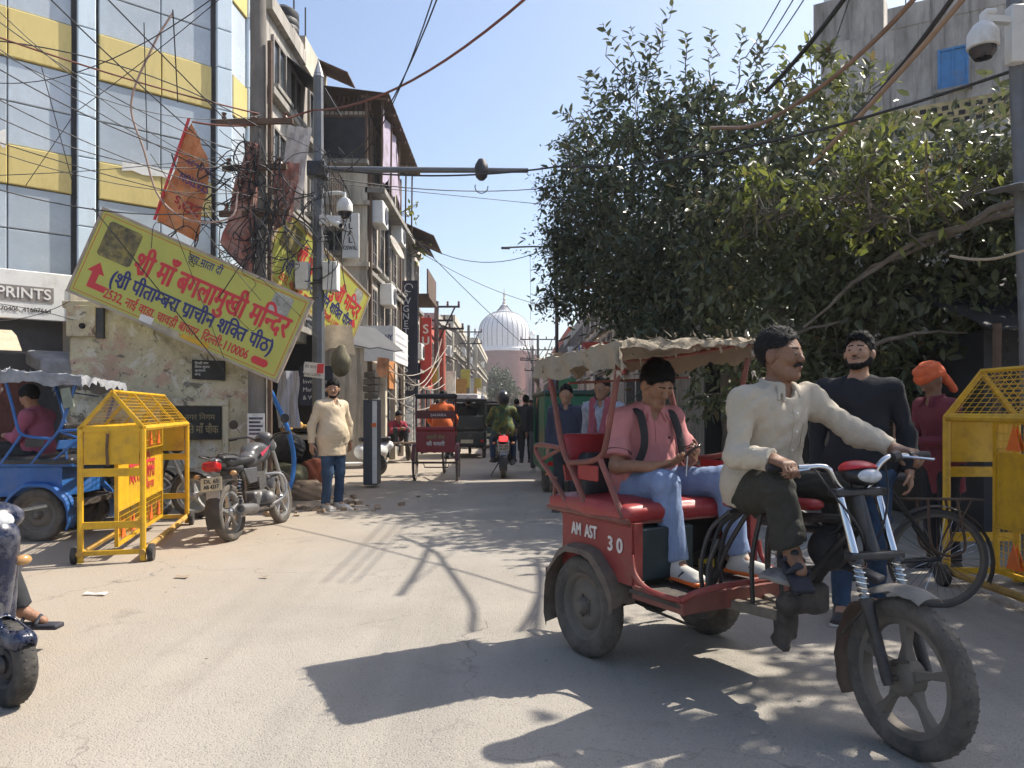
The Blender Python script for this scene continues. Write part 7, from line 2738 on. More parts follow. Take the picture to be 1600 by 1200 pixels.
for q, s in (('R', -1), ('L', 1)):
	sh, el = Vector(PJ['sh' + q]), Vector(PJ['el' + q])
	d = (el - sh).normalized()
	x, y, z = frame_from(d)
	for k, tt in enumerate((.70, .74)):
		c = sh.lerp(el, tt)
		MB().tube([c + (x * math.cos(a) + y * math.sin(a)) * .0775 for a in [i * 2 * math.pi / 24 for i in range(24)]], .0035, 5, closed=True).build('sleeve_trim', M_trim, pas)
	# sneaker accents
	to = Vector(PJ['to' + q])
	soft_part('toe_cap', M_bor, pas, lambda S: S.ell(to + Vector((.055, 0, -.012)), (.028, .036, .018), .01), .008)
	soft_part('shoe_flash', M_darksteel, pas, lambda S: S.cone(to + Vector((-.03, -.046, .0)), to + Vector((.0, -.04, .03)), .006, .006, .005), .007)
ph_ = thing('phone', 'dark smartphone held by the passenger in the pink polo shirt', 'phone', HL, HR)
MB().box((.395, -.045, 1.125), (.145, .072, .009), Matrix.Rotation(-.55, 3, 'Y') @ Matrix.Rotation(.35, 3, 'X')).build('body', mat('phone_black', (.012, .012, .014), rough=.15), ph_, bevel=.004)
MB().tube([(.40, -.07, 1.105), (.41, -.085, 1.05), (.40, -.08, 1.0)], .003, 5).build('cable', M_white, ph_)
# backpack worn by the passenger
bk = thing('backpack', 'black backpack worn by the passenger in the pink polo shirt', 'backpack', HL, HR)
soft_part('bag', M_bag, bk, lambda S: S.box((-.165, .0, 1.02), (.06, .13, .16), .05, .02), .016, folds(.006, 22, 2))
for s in (-1, 1):
	rows = []
	for p in spline([(-.10, .10 * s, 1.30), (-.03, .115 * s, 1.362), (.06, .118 * s, 1.335), (.108, .125 * s, 1.24), (.122, .135 * s, 1.15), (.11, .165 * s, 1.06)], 5):
		rows.append([p + Vector((.0, -.027, 0)), p + Vector((.006, 0, .004)), p + Vector((.0, .027, 0))])
	MB().sheet(rows, .010).build('strap', M_bag, bk)
# side bag on the seat
sb_ = thing('seat_bag', 'dark grey bag standing on the red seat behind the passenger', 'bag', HL, HR)
soft_part('bag', mat('charcoal_bag', (.025, .027, .03), rough=.6, var=.3, bump=.3), sb_, lambda S: S.box((-.17, -.27, .97), (.06, .10, .13), .04, .02), .016, folds(.006, 25, 5))


def stand(h=1.72, stride=0.0, armR=None, armL=None, lean=0.0, look=(1, 0, 0), swing=0.0):
	s = h / 1.72
	J = dict(fwd=(1, 0, 0), pel=(0, 0, .93), ch=(.01 + lean * .5, 0, 1.24), nk=(.01 + lean, 0, 1.43), hd=(.035 + lean * 1.2, 0, 1.60), hf=look, hu=(0, 0, 1),
			 shR=(.0 + lean, -.185, 1.385), elR=(-.03 + lean - swing * .1, -.235, 1.11), wrR=(.04 + lean - swing * .2, -.245, .875), shL=(.0 + lean, .185, 1.385), elL=(-.03 + lean + swing * .1, .235, 1.11), wrL=(.04 + lean + swing * .2, .245, .875),
			 hipR=(0, -.09, .90), knR=(.03 + stride * .25, -.095, .49), anR=(stride * .42 - .01, -.10, .085), toR=(stride * .42 + .14, -.12, .03),
			 hipL=(0, .09, .90), knL=(.03 - stride * .10, .095, .49), anL=(-stride * .40 - .01, .10, .085 + .05 * stride), toL=(-stride * .40 + .14, .12, .03 + .02 * stride))
	if armR:
		J['elR'], J['wrR'] = armR
	if armL:
		J['elL'], J['wrL'] = armL
	return {k: (tuple(c * s for c in v) if k not in ('fwd', 'hf', 'hu') else v) for k, v in J.items()}


# young man in black
M_blackT = mat('black_sweater', (.011, .012, .016), rough=.9, var=.3, bump=.2, bscale=90, wrinkle=.5)
J = stand(1.83, .30, lean=.0, look=(.90, -.30, .22), armL=((.0, .26, 1.12), (.06, .27, .90)))
person('young bearded man in black sweater standing behind the rickshaw handlebar', J, dict(skin='tan', shirt=M_blackT, shirt_name='sweater', trousers=M_jeansD, shoes=M_blackbar, sole=M_sneak, beard=.0008, moustache=.55, hair='swept', collar=False, hem=.10, fat=1.05, gaze=(.9, -.35, .15), seed=3, fold=.014, loose=.032, jaw=1.1),
	   (2.25, 4.98, .005), math.radians(-112), None, .010)
# man standing by the lamp pole
M_beige = mat('beige_shirt', (.56, .45, .31), rough=.85, var=.08, scale=4, bump=.2, bscale=90, wrinkle=.7)
J = stand(1.74, .0, lean=-.02, look=(.80, -.58, -.05), armR=((-.06, -.28, 1.12), (-.05, -.29, .88)), armL=((-.03, .28, 1.12), (-.0, .28, .90)))
person('bearded man in beige shirt and jeans standing by the lamp pole', J, dict(skin='tan', shirt=M_beige, trousers=M_jeansD, shoes=M_sneak, beard=.0012, moustache=.6, hairline=.06, hem=.19, belly=True, fat=1.04, loose=.045, seed=11, fold=.008, leg=.98, jaw=1.08),
	   (-2.42, 10.35, .005), math.radians(-42), None, .012)
# man with orange turban
M_mar = mat('maroon_vest', (.15, .022, .035), rough=.85, var=.15, bump=.2, wrinkle=.5)
J = stand(1.70, .05, lean=.06, look=(.80, .0, -.55), armR=((.10, -.25, 1.10), (.32, -.12, 1.10)), armL=((.10, .25, 1.10), (.32, .10, 1.10)))
tb, P, R = person('man in orange turban and maroon vest looking down beside the shaded barricade', J, dict(skin='dark', shirt=M_mar, trousers=M_blackT, shoes=M_blackbar, hair=None, eyes=False, sleeve=1.0, hem=.25, seed=14),
				  (3.62, 6.45, .005), math.radians(-172), None, .013)
M_turb = mat('orange_turban', (.62, .115, .035), rough=.85, var=.15, scale=8, bump=.5, bscale=30)
T = Soft()
for k, (a, z, rr_) in enumerate(((.2, .055, .092), (-.25, .075, .088), (.35, .095, .078), (-.1, .112, .06))):
	for i in range(14):
		an = i * 2 * math.pi / 14
		T.ell(P(-.01 + rr_ * math.cos(an), rr_ * .88 * math.sin(an), z + a * .09 * math.cos(an)), .033, .018)
T.ell(P(-.01, 0, .11), .07, .03)
T.cone(P(-.09, .02, .05), P(-.115, .03, -.16), .04, .03, .04)
T.build('turban', M_turb, tb, .010, folds(.004, 90, 3))
# seated man sitting on a cart further back, pedestrians
def far_person(label, loc, rot, J, shirt, trous, **k):
	st = dict(shirt=shirt, trousers=trous, shoes=M_blackbar, hands=False, eyes=False, fold=.008)
	st.update(k)
	return person(label, J, st, loc, rot, None, k.get('res', .022))


M_dk = mat('charcoal_clothes', (.022, .024, .028), rough=.9, var=.3)
M_gy = mat('grey_clothes', (.10, .11, .12), rough=.9, var=.2)
M_ora = mat('orange_tee', (.62, .13, .03), rough=.85, var=.1)
far_person('man in dark shirt and grey trousers walking towards the camera in mid street', (.56, 16.7, .0), math.radians(-95), stand(1.68, .25), M_dk, M_gy, shoes=M_sneak)
far_person('pedestrian in dark clothes behind the walking man in mid street', (.35, 19.5, .0), math.radians(80), stand(1.70, .2), M_dk, M_dk)
far_person('bare-headed pedestrian in grey far down the street', (.95, 22.0, .0), math.radians(100), stand(1.68, .2), M_gy, M_dk)
far_person('pedestrian in blue shirt near the far green vehicle', (.15, 25.0, .0), math.radians(95), stand(1.68, .2), mat('dull_blue_shirt', (.06, .10, .2), rough=.9), M_dk)
M_check = mat('pale_check_shirt', (.20, .22, .27), rough=.9, var=.4, scale=14)  # shirt colour darkened to paint in the shade he stands in
tt, P, R = person('man in pale checked shirt with pink scarf behind the rickshaw', stand(1.70, .15, swing=.5), dict(skin='dark', shirt=M_check, trousers=M_dk, shoes=M_blackbar, hands=False, eyes=False), (1.02, 8.6, .0), math.radians(-120), None, .018)
soft_part('scarf', mat('shade_toned_pink_scarf', (.22, .05, .07), rough=.9, var=.2, bump=.4), tt, lambda S: (S.cone((.05, -.09, 1.45), (.15, -.07, 1.0), .05, .06, .03), S.cone((.05, .09, 1.45), (.15, .06, 1.0), .05, .06, .03), S.cone((-.06, -.1, 1.44), (-.06, .1, 1.44), .05, .05, .04)), .018, folds(.008, 30, 4))  # scarf colour likewise darkened for the shade
far_person('dark-haired man waiting beside the green cargo rickshaw', (.72, 10.2, .0), math.radians(-100), stand(1.66, .0), mat('dull_navy_shirt', (.03, .035, .06), rough=.9), M_dk)
# ------------------------------------------------------------------ two wheelers
M_silver = mat('silver_alloy', (.42, .42, .42), rough=.35, metal=.6, var=.15, dirt=.35, dirtcol=(.2, .17, .14))
M_engine = mat('engine_metal', (.16, .155, .15), rough=.5, metal=.5, var=.3, dirt=.4, dirtcol=(.10, .085, .07))
M_seatb = mat('black_seat', (.018, .018, .019), rough=.55, var=.2, bump=.2, dirt=.2)
M_tail = mat('red_lens', (.40, .012, .012), rough=.15, var=.15)
M_plateY = mat('number_plate', (.50, .46, .33), rough=.5, var=.1, dirt=.3)


def motorcycle(label, loc, rot, paint, accent, lean=0.0, lamp=None, group=None):
	t = thing('motorcycle', label, 'motorcycle', loc, rot, group)
	t.rotation_euler = (lean, 0, rot)
	for x, w, nm in ((0, .105, 'rear_wheel'), (1.28, .088, 'front_wheel')):
		o = wheel(t, (x, 0, .295), .295, w, .72, 'alloy', name=nm, rim_mat=M_silver, n=32, hubr=.05)
	soft_part('tank', paint, t, lambda S: (S.cone((.52, 0, .80), (.86, 0, .86), .105, .125, .05, flat=((0, 0, 1), .85)), S.ell((.74, 0, .90), (.20, .13, .09), .05), S.ell((.66, .16, .86), (.12, .045, .07), .05, 1), S.ell((.66, -.16, .86), (.12, .045, .07), .05, 1)), .016)
	for s in (-1, 1):
		MB().prism([(.60, .137 * s, .86), (.90, .125 * s, .94), (.80, .140 * s, .90), (.62, .142 * s, .82)], (0, 0, 0), (0, .004 * s, 0)).build('tank_stripe', accent, t)
	soft_part('seat', M_seatb, t, lambda S: (S.box((.25, 0, .80), (.31, .105, .045), .04, .03), S.box((.02, 0, .845), (.16, .09, .04), .035, .05)), .016)
	soft_part('tail', paint, t, lambda S: (S.cone((.24, 0, .74), (-.20, 0, .83), .09, .06, .03, flat=((0, 0, 1), .7)),), .016)
	soft_part('tail_lamp', lamp or M_tail, t, lambda S: S.box((-.245, 0, .785), (.06, .085, .045), .03, .02, 0, Matrix.Rotation(.35, 3, 'Y')), .010)
	for s in (-1, 1):
		MB().cyl((-.19, .07 * s, .70), (-.19, .17 * s, .70), .007, 6).build('indicator_stalk', M_blackbar, t)
		MB().ball((-.19, .19 * s, .70), (.03, .035, .025), 10, 8).build('indicator', mat('amber_lens', (.42, .24, .10), rough=.25), t)
		MB().tube(spline([(-.22, .05 * s, .87), (-.26, .11 * s, .90), (-.10, .135 * s, .895), (.10, .135 * s, .86)], 5), .010, 7).build('grab_rail', M_blackbar, t)
		MB().tube([(.05, .125 * s, .66), (.02, .125 * s, .32)], .016, 8).build('shock', M_darksteel, t)
		sp = [(.05 - .03 * i / 60 + .028 * math.cos(i * .75), .125 * s + .028 * math.sin(i * .75), .64 - .24 * i / 60) for i in range(61)]
		MB().tube(sp, .005, 4).build('shock_spring', M_chrome, t)
		MB().beam((0, .09 * s, .295), (.50, .09 * s, .36), .025, .045).build('swing_arm', M_blackbar, t)
		MB().tube([(1.06, .085 * s, .86), (1.28, .085 * s, .295)], [.020, .026], 10).build('fork_leg', M_silver, t)
		MB().tube(spline([(1.05, .06 * s, .98), (1.03, .16 * s, 1.05), (.98, .26 * s, 1.06), (.92, .36 * s, 1.05)], 5), .012, 8).build('handlebar', M_blackbar, t)
		MB().tube([(.955, .28 * s, 1.055), (.915, .37 * s, 1.05)], .018, 8).build('grip', M_grip, t)
		MB().tube([(1.0, .22 * s, 1.06), (.98, .30 * s, 1.20)], .005, 5).build('mirror_stalk', M_blackbar, t)
		MB().lathe([(.0, -.015), (.05, -.008), (.055, .008), (0, .01)], (.975, .31 * s, 1.22), (-1, 0, .1), 14).build('mirror', M_blackbar, t)
		MB().prism([(.16, .12 * s, .72), (.46, .13 * s, .72), (.42, .135 * s, .56), (.24, .125 * s, .55)], (0, 0, 0), (0, .02 * s, 0)).build('side_cover', paint, t, bevel=.012)
		MB().tube([(.50, .10 * s, .30), (.52, .24 * s, .30)], .013, 7).build('foot_peg', M_rubber, t)
	soft_part('engine', M_engine, t, lambda S: (S.box((.60, 0, .36), (.17, .11, .10), .04), S.cone((.62, -.15, .36), (.62, .15, .36), .085, .085, .02)), .018)
	f = MB()
	for i in range(7):
		f.box((.70, 0, .47 + i * .026), (.19, .17, .010), Matrix.Rotation(-.3, 3, 'Y'))
	o = f.build('cooling_fins', M_engine, t)
	o['kind'] = 'stuff'
	MB().tube(spline([(.78, -.06, .50), (.88, -.09, .36), (.78, -.14, .26), (.45, -.15, .26), (.25, -.155, .28)], 5), .020, 8).build('exhaust_pipe', M_grease, t)
	MB().lathe([(.022, 0), (.05, .05), (.055, .12), (.052, .40), (.048, .44), (.030, .44), (.028, .40)], (.30, -.165, .285), (-1, -.06, .10), 16).build('muffler', M_engine, t)
	for a in ([(.98, 0, .88), (.60, 0, .72), (.20, 0, .70), (-.15, 0, .74)], [(1.0, 0, .82), (.86, 0, .45), (.70, 0, .26), (.40, 0, .26), (.36, 0, .70)]):
		MB().tube(a, .02, 8).build('frame_tube', M_blackbar, t)
	rows = []
	for i in range(11):
		a = math.radians(200 - 140 * i / 10)
		rows.append([(.345 * math.cos(a), y, .295 + .345 * math.sin(a) - .012 * (abs(y) > .06)) for y in (-.075, -.04, .04, .075)])
	MB().sheet(rows, .004).build('rear_mudguard', M_blackbar, t)
	MB().prism([(-.24, -.07, .66), (-.24, .07, .66), (-.31, .07, .36), (-.31, -.07, .36)], (0, 0, 0), (-.008, 0, 0)).build('mud_flap', M_steel, t)
	MB().prism([(-.275, -.11, .68), (-.275, .11, .68), (-.30, .11, .55), (-.30, -.11, .55)], (0, 0, 0), (-.005, 0, 0)).build('number_plate', M_plateY, t)
	for i, tx in enumerate(('DL 6S', 'AB 4217')):
		lettering(t, tx, M_ink, (-.288 - .012 * i, 0, .625 - i * .055), (0, -1, 0), (.19, 0, 1), height=.055, width=.16, bold=.002, lift=.004)
	rows = []
	for i in range(9):
		a = math.radians(150 - 115 * i / 8)
		rows.append([(1.28 + .33 * math.cos(a), y, .295 + .33 * math.sin(a) - .015 * (abs(y) > .05)) for y in (-.06, -.03, .03, .06)])
	MB().sheet(rows, .004).build('front_mudguard', paint, t)
	hl_ = soft_part('head_lamp', paint, t, lambda S: (S.ell((1.10, 0, .93), (.10, .10, .11), .03), S.ell((1.06, 0, 1.03), (.08, .09, .07), .04)), .016)
	MB().lathe([(.0, .0), (.07, .0), (.075, -.03)], (1.205, 0, .93), (1, 0, 0), 16).build('lens', mat('lamp_lens', (.5, .5, .5)), hl_)
	MB().cyl((1.0, .03, 1.02), (.985, .03, 1.05), .045, 14).build('dial', M_blackbar, t)
	MB().tube(spline([(.82, -.05, .62), (.92, -.20, .60), (.96, -.235, .48), (.90, -.22, .34), (.74, -.12, .27)], 5), .014, 8).build('crash_guard', M_silver, t)
	MB().tube(spline([(.82, .05, .62), (.92, .20, .60), (.96, .235, .48), (.90, .22, .34), (.74, .12, .27)], 5), .014, 8).build('crash_guard', M_silver, t)
	MB().tube([(.36, .10, .27), (.30, .25, .02)], .011, 6).build('side_stand', M_blackbar, t)
	MB().lathe([(.05, -.008), (.10, -.006), (.10, .006), (.05, .008)], (0, .075, .295), (0, 1, 0), 18).build('sprocket', M_grease, t)
	MB().tube([(0, .078, .39), (.55, .078, .43)], .009, 5).build('chain_cover', M_blackbar, t)
	return t


M_bpaint = mat('grey_black_paint', (.085, .085, .09), rough=.3, var=.15, dirt=.3, dirtcol=(.16, .14, .115))
motorcycle('parked black and silver motorcycle with red tail lamp before the booth', (-2.87, 7.88, .0), math.radians(84), M_bpaint, mat('crimson_stripe', (.35, .03, .06), rough=.3), math.radians(-7))
motorcycle('silver-wheeled motorcycle parked behind the sunlit barricade', (-5.20, 9.62, .0), math.radians(-4), mat('dull_black_paint', (.03, .03, .034), rough=.4, var=.2, dirt=.3), M_silver, math.radians(8))
motorcycle('dark motorcycle squeezed between blue rickshaw and barricade', (-5.05, 8.55, .0), math.radians(62), mat('dull_blue_paint', (.02, .03, .06), rough=.4, var=.2, dirt=.3), M_white, math.radians(-7))
mr = motorcycle('motorcycle with lit brake lamp riding away down the street', (-.17, 15.1, 0), math.radians(91), mat('dull_black_paint', (.03, .03, .03)), M_red, 0, mat('lit_brake_lamp', (.6, .02, .02), rough=.3, emit=(1, .03, .03, 2.2)))
SJ = dict(fwd=(1, 0, 0), pel=(.30, 0, .92), ch=(.36, 0, 1.2), nk=(.39, 0, 1.37), hd=(.43, 0, 1.53), hf=(1, 0, 0), hu=(0, 0, 1), shR=(.38, -.18, 1.32), elR=(.58, -.30, 1.12), wrR=(.82, -.32, 1.05), shL=(.38, .18, 1.32), elL=(.58, .30, 1.12), wrL=(.82, .32, 1.05),
		  hipR=(.32, -.10, .90), knR=(.68, -.20, .76), anR=(.48, -.20, .36), toR=(.60, -.22, .31), hipL=(.32, .10, .90), knL=(.68, .20, .76), anL=(.48, .20, .36), toL=(.60, .22, .31))
M_jkt = mat('navy_jacket', (.018, .022, .045), rough=.8, var=.2)
far_person('helmeted rider in navy jacket on the motorcycle riding away', (-.17, 15.1, 0), math.radians(91), SJ, M_jkt, M_jeansD, helmet=mat('dark_helmet', (.03, .03, .035), rough=.3), res=.018, fat=1.1)
SP = {k: ((v[0] - .30, v[1], v[2] + .02) if k not in ('fwd', 'hf', 'hu') else v) for k, v in SJ.items()}
far_person('pillion passenger in patterned green and yellow vest on the motorcycle riding away', (-.17, 15.1, 0), math.radians(91), SP, mat('patterned_vest', (.03, .07, .03), rough=.8, var=.9, scale=9, dirt=.5, dirtcol=(.45, .33, .02), dscale=7), M_jeansD, helmet=mat('dark_helmet', (.03, .03, .03)), res=.018, fat=1.1)


def scooter(label, loc, rot, paint, lean=0.0, mirrors=True):
	t = thing('scooter', label, 'scooter', loc, rot)
	t.rotation_euler = (lean, 0, rot)
	for x, nm in ((0, 'rear_wheel'), (1.18, 'front_wheel')):
		wheel(t, (x, 0, .225), .225, .105, .56, 'disc', name=nm, n=30, tyre_mat=M_rubber, rim_mat=M_darksteel)
	soft_part('body', paint, t, lambda S: (S.cone((.30, 0, .50), (-.28, 0, .62), .15, .09, .05), S.ell((.05, 0, .50), (.30, .18, .17), .06), S.box((.58, 0, .26), (.28, .16, .035), .03, .05), S.ell((0, 0, .24), (.27, .25, .25), .02, 1)), .02)
	ap = soft_part('leg_shield', paint, t, lambda S: (S.cone((.86, 0, .30), (.98, 0, .86), .20, .17, .05, flat=((1, 0, .2), .32)), S.cone((1.0, 0, .50), (1.05, 0, .88), .10, .12, .06), S.ell((.80, 0, .55), (.10, .15, .26), .03, 1)), .018)
	soft_part('front_mudguard', paint, t, lambda S: (S.cone((1.10, 0, .40), (1.32, 0, .36), .085, .07, .04), S.ell((1.18, 0, .225), (.245, .07, .245), .01, 1), S.plane((1.18, 0, .32), (0, 0, -1))), .016)
	soft_part('seat', M_seatb, t, lambda S: S.box((.02, 0, .75), (.32, .13, .05), .045, .03), .018)
	soft_part('head_cowl', paint, t, lambda S: S.ell((1.0, 0, .98), (.12, .17, .09), .03), .016)
	MB().ball((1.09, 0, .97), (.05, .08, .055), 14, 10).build('head_lamp', mat('lamp_lens', (.5, .5, .5)), t)
	MB().cyl((.99, 0, .8), (1.18, 0, .225), .03, 10).build('steering_column', M_darksteel, t)
	for s in (-1, 1):
		MB().tube([(.98, .10 * s, .99), (.93, .33 * s, 1.0)], .016, 8).build('handlebar', M_grip, t)
		if mirrors:
			MB().tube([(.97, .22 * s, 1.0), (.98, .27 * s, 1.16)], .005, 5).build('mirror_stalk', M_blackbar, t)
			MB().lathe([(.0, -.015), (.05, -.008), (.055, .008), (0, .01)], (.975, .28 * s, 1.18), (-1, 0, .1), 14).build('mirror', M_blackbar, t)
		MB().ball((1.08, .13 * s, .74), (.03, .045, .03), 10, 8).build('indicator', MATS['amber_lens'], t)
	soft_part('muffler', M_engine, t, lambda S: S.cone((.22, -.17, .25), (-.25, -.18, .28), .045, .055, .02), .02)
	return t


M_scblue = mat('scratched_blue_paint', (.006, .011, .034), rough=.25, var=.3, scale=10, dirt=.4, dirtcol=(.20, .20, .22), dscale=9)
scooter('dark blue scooter cut off at the left edge of the road', (-3.20, 4.02, 0), math.radians(-30), M_scblue, 0, False).scale = (.88, .88, .86)
BJ = dict(fwd=(1, 0, 0), pel=(.05, 0, .84), ch=(.07, 0, 1.13), nk=(.08, 0, 1.3), hd=(.1, 0, 1.46), hf=(1, 0, 0), hu=(0, 0, 1), shR=(.08, -.18, 1.25), elR=(.05, -.28, 1.0), wrR=(.22, -.24, .86), shL=(.08, .18, 1.25), elL=(.05, .28, 1.0), wrL=(.22, .24, .86),
		  hipR=(.07, -.10, .82), knR=(.48, -.16, .80), anR=(.56, -.14, .40), toR=(.70, -.15, .33), hipL=(.07, .10, .82), knL=(.16, .36, .60), anL=(.28, .46, .22), toL=(.38, .52, .165))
person('scooter rider of whom only a sandalled foot shows at the left edge', BJ, dict(skin='brown', shirt=M_beige, trousers=M_dk, shoes=M_sandal, sandal=True, eyes=False, hands=False, hemleg=.05, footL=(.85, .5, 0)), (-3.22, 4.05, 0), math.radians(-30), None, .014)
scooter('white scooter parked behind the standing man', (-2.75, 15.6, 0), math.radians(205), M_white, math.radians(6))


def bicycle(label, loc, rot, lean=0.0):
	t = thing('bicycle', label, 'bicycle', loc, rot)
	t.rotation_euler = (lean, 0, rot)
	for x, nm in ((0, 'rear_wheel'), (1.06, 'front_wheel')):
		o = wheel(t, (x, 0, .335), .335, .042, .90, 'wire', tread=False, name=nm, n=40, hubr=.022, tyre_mat=mat('old_bicycle_tyre', (.085, .078, .07), rough=.9, var=.2))
		rows = []
		for i in range(13):
			a = math.radians((205 if x == 0 else 190) - 150 * i / 12)
			rows.append([(x + .365 * math.cos(a), y, .335 + .365 * math.sin(a) - .012 * (abs(y) > .02)) for y in (-.028, -.012, .012, .028)])
		MB().sheet(rows, .003).build('mudguard', M_blackbar, t)
	bb, st, hd, hb = (.44, 0, .29), (.30, 0, .80), (.88, 0, .82), (.92, 0, .66)
	for a, b in ((bb, st), (st, hd), (bb, hb), (hd, hb), ((0, .05, .335), bb), ((0, -.05, .335), bb), ((0, .05, .335), st), ((0, -.05, .335), st), (hb, (1.06, .04, .335)), (hb, (1.06, -.04, .335))):
		MB().tube([a, b], .013, 8).build('frame_tube', M_blackbar, t)
	MB().tube(spline([hd, (.87, 0, .95), (.86, .10, .97), (.82, .26, .96), (.70, .28, .95)], 4), .011, 7).build('handlebar', M_chrome, t)
	MB().tube(spline([(.87, 0, .95), (.86, -.10, .97), (.82, -.26, .96), (.70, -.28, .95)], 4), .011, 7).build('handlebar', M_chrome, t)
	soft_part('saddle', M_seatb, t, lambda S: S.cone((.22, 0, .88), (.44, 0, .88), .085, .03, .02, flat=((0, 0, 1), .45)), .014)
	MB().cyl(st, (.29, 0, .87), .012, 8).build('seat_post', M_chrome, t)
	for y in (-.06, -.02, .02, .06):
		MB().tube([(-.28, y, .74), (.22, y, .74)], .006, 6).build('carrier_bar', M_rust, t)
	for s in (-1, 1):
		MB().tube([(-.20, .07 * s, .74), (0, .05 * s, .335)], .006, 6).build('carrier_stay', M_rust, t)
		MB().tube(spline([(-.10, .08 * s, .74), (-.14, .09 * s, .45), (-.10, .09 * s, .38), (.0, .09 * s, .37), (.08, .09 * s, .45), (.09, .08 * s, .74)], 5), .009, 6).build('wheel_guard_loop', M_rust, t)
		MB().tube([(.44, .08 * s, .29), (.44 + .15 * s, .10 * s, .29 - .08 * s)], .010, 6).build('crank', M_chrome, t)
		MB().box((.44 + .15 * s, .14 * s, .29 - .08 * s), (.08, .07, .02)).build('pedal', M_rubber, t)
	MB().lathe([(.02, -.003), (.09, -.003), (.09, .003), (.02, .003)], (.44, -.06, .29), (0, 1, 0), 24).build('chain_wheel', M_grease, t)
	return t


bicycle('old black bicycle with rusty carrier behind the rickshaw front wheel', (2.90, 5.22, 0), math.radians(176), math.radians(3))

# ------------------------------------------------------------------ other rickshaws and carts
M_bblue = mat('bright_blue_paint', (.02, .105, .33), rough=.45, var=.2, scale=5, dirt=.35, dirtcol=(.14, .15, .17))
br = thing('cycle_rickshaw', 'blue motor rickshaw with pale tarp roof at the left edge', 'rickshaw', (-4.86, 8.30, 0), math.radians(182))
cabin(br, M_bblue, M_bblue, M_blackbar, mat('silver_tarp', (.24, .25, .27), rough=.7, var=.3, scale=8, dirt=.3), False, 9)
MB().box((-.30, .46, 1.47), (.10, .03, .20), Matrix.Rotation(.2, 3, 'Y')).build('ragged_flap', mat('sage_cloth', (.22, .25, .20), rough=.9, var=.3), br)
MB().bb((.78, -.44, .46), (1.6, .44, .52)).build('front_deck', M_bblue, br)
MB().bb((.60, .40, .52), (1.6, .44, .78)).build('front_side', M_bblue, br)
sj = dict(PJ)
person('passenger in pink shawl inside the blue rickshaw', sj, dict(skin='brown', shirt=mat('pink_shawl', (.30, .08, .13), rough=.9, var=.2), trousers=M_dk, shoes=M_sandal, eyes=False, hands=False), (-5.15, 8.30, -.01), math.radians(182), None, .02)

rr_ = thing('cycle_rickshaw', 'red cycle rickshaw seen from behind rolling down the street', 'rickshaw', (-1.43, 14.55, 0), math.radians(90))
for s in (-1, 1):
	wheel(rr_, (0, .405 * s, .345), .345, .045, .88, 'wire', tread=False, n=36, hubr=.03)
	MB().tube(spline([(-.10, .36 * s, .70), (-.13, .37 * s, 1.2), (-.10, .37 * s, 1.52), (.02, .365 * s, 1.61), (.3, .36 * s, 1.60)], 5), .018, 8).build('hood_post', mat('maroon_paint', (.12, .018, .02), rough=.45, var=.15, dirt=.3), rr_)
	MB().tube([(-.05, .36 * s, .55), (.02, .38 * s, .36)], .015, 6).build('axle_stay', M_grease, rr_)
	MB().beam((.1, .30 * s, .52), (1.0, .06 * s, .55), .03, .03).build('side_rail', M_grease, rr_)
	MB().sheet([[(.36 * math.cos(a), y * s, .345 + .375 * math.sin(a)) for y in (.37, .44)] for a in [math.radians(170 - 14 * i) for i in range(11)]], .004).build('mudguard', MATS['maroon_paint'], rr_)
bx = MB().prism([(-.16, -.36, .55), (-.16, .36, .55), (-.20, .36, .93), (-.20, -.36, .93)], (0, 0, 0), (.03, 0, 0)).build('back_panel', mat('pinkish_red_paint', (.30, .045, .055), rough=.5, var=.15, dirt=.3), rr_)
lettering(bx, 'सोहनी सेवा', M_gold, (-.19, 0, .80), (0, -1, 0), (-.1, 0, 1), width=.34, height=.10, bold=.003, lift=.012)
lettering(bx, 'की सवारी', M_signw, (-.18, 0, .68), (0, -1, 0), (-.1, 0, 1), width=.34, height=.10, bold=.003, lift=.012)
soft_part('seat', M_vinyl, rr_, lambda S: (S.box((.06, 0, .90), (.24, .37, .06), .04), S.box((-.16, 0, .99), (.04, .37, .04), .03)), .02)
MB().bb((-.16, -.37, 1.18), (-.13, .37, 1.33)).build('back_bar', MATS['maroon_paint'], rr_)
lettering(rr_, 'SAHARA', M_signw, (-.162, -.05, 1.225), (0, -1, 0), (0, 0, 1), height=.07, width=.30)
soft_part('hood', M_blacksheet, rr_, lambda S: (S.box((.06, 0, 1.61), (.22, .385, .04), .035), S.box((-.12, 0, 1.585), (.03, .385, .035), .03)), .02)
MB().cyl((0, -.42, .345), (0, .42, .345), .02, 8).build('axle', M_grease, rr_)
MB().tube([(.0, -.25, .36), (-.05, -.22, .26), (-.05, .22, .26), (.0, .25, .36)], .012, 6).build('lower_bar', M_grease, rr_)
wheel(rr_, (1.72, 0, .345), .345, .045, .88, 'wire', tread=False, n=36, hubr=.03)
for a, b in (((1.0, 0, .55), (1.05, 0, .95)), ((1.0, 0, .55), (1.5, 0, .80)), ((1.05, 0, .85), (1.5, 0, .85)), ((1.5, 0, .9), (1.72, .05, .345)), ((1.5, 0, .9), (1.72, -.05, .345))):
	MB().tube([a, b], .016, 7).build('frame_tube', M_grease, rr_)
MB().tube([(1.45, -.28, 1.05), (1.5, 0, 1.0), (1.45, .28, 1.05)], .012, 7).build('handlebar', M_grease, rr_)
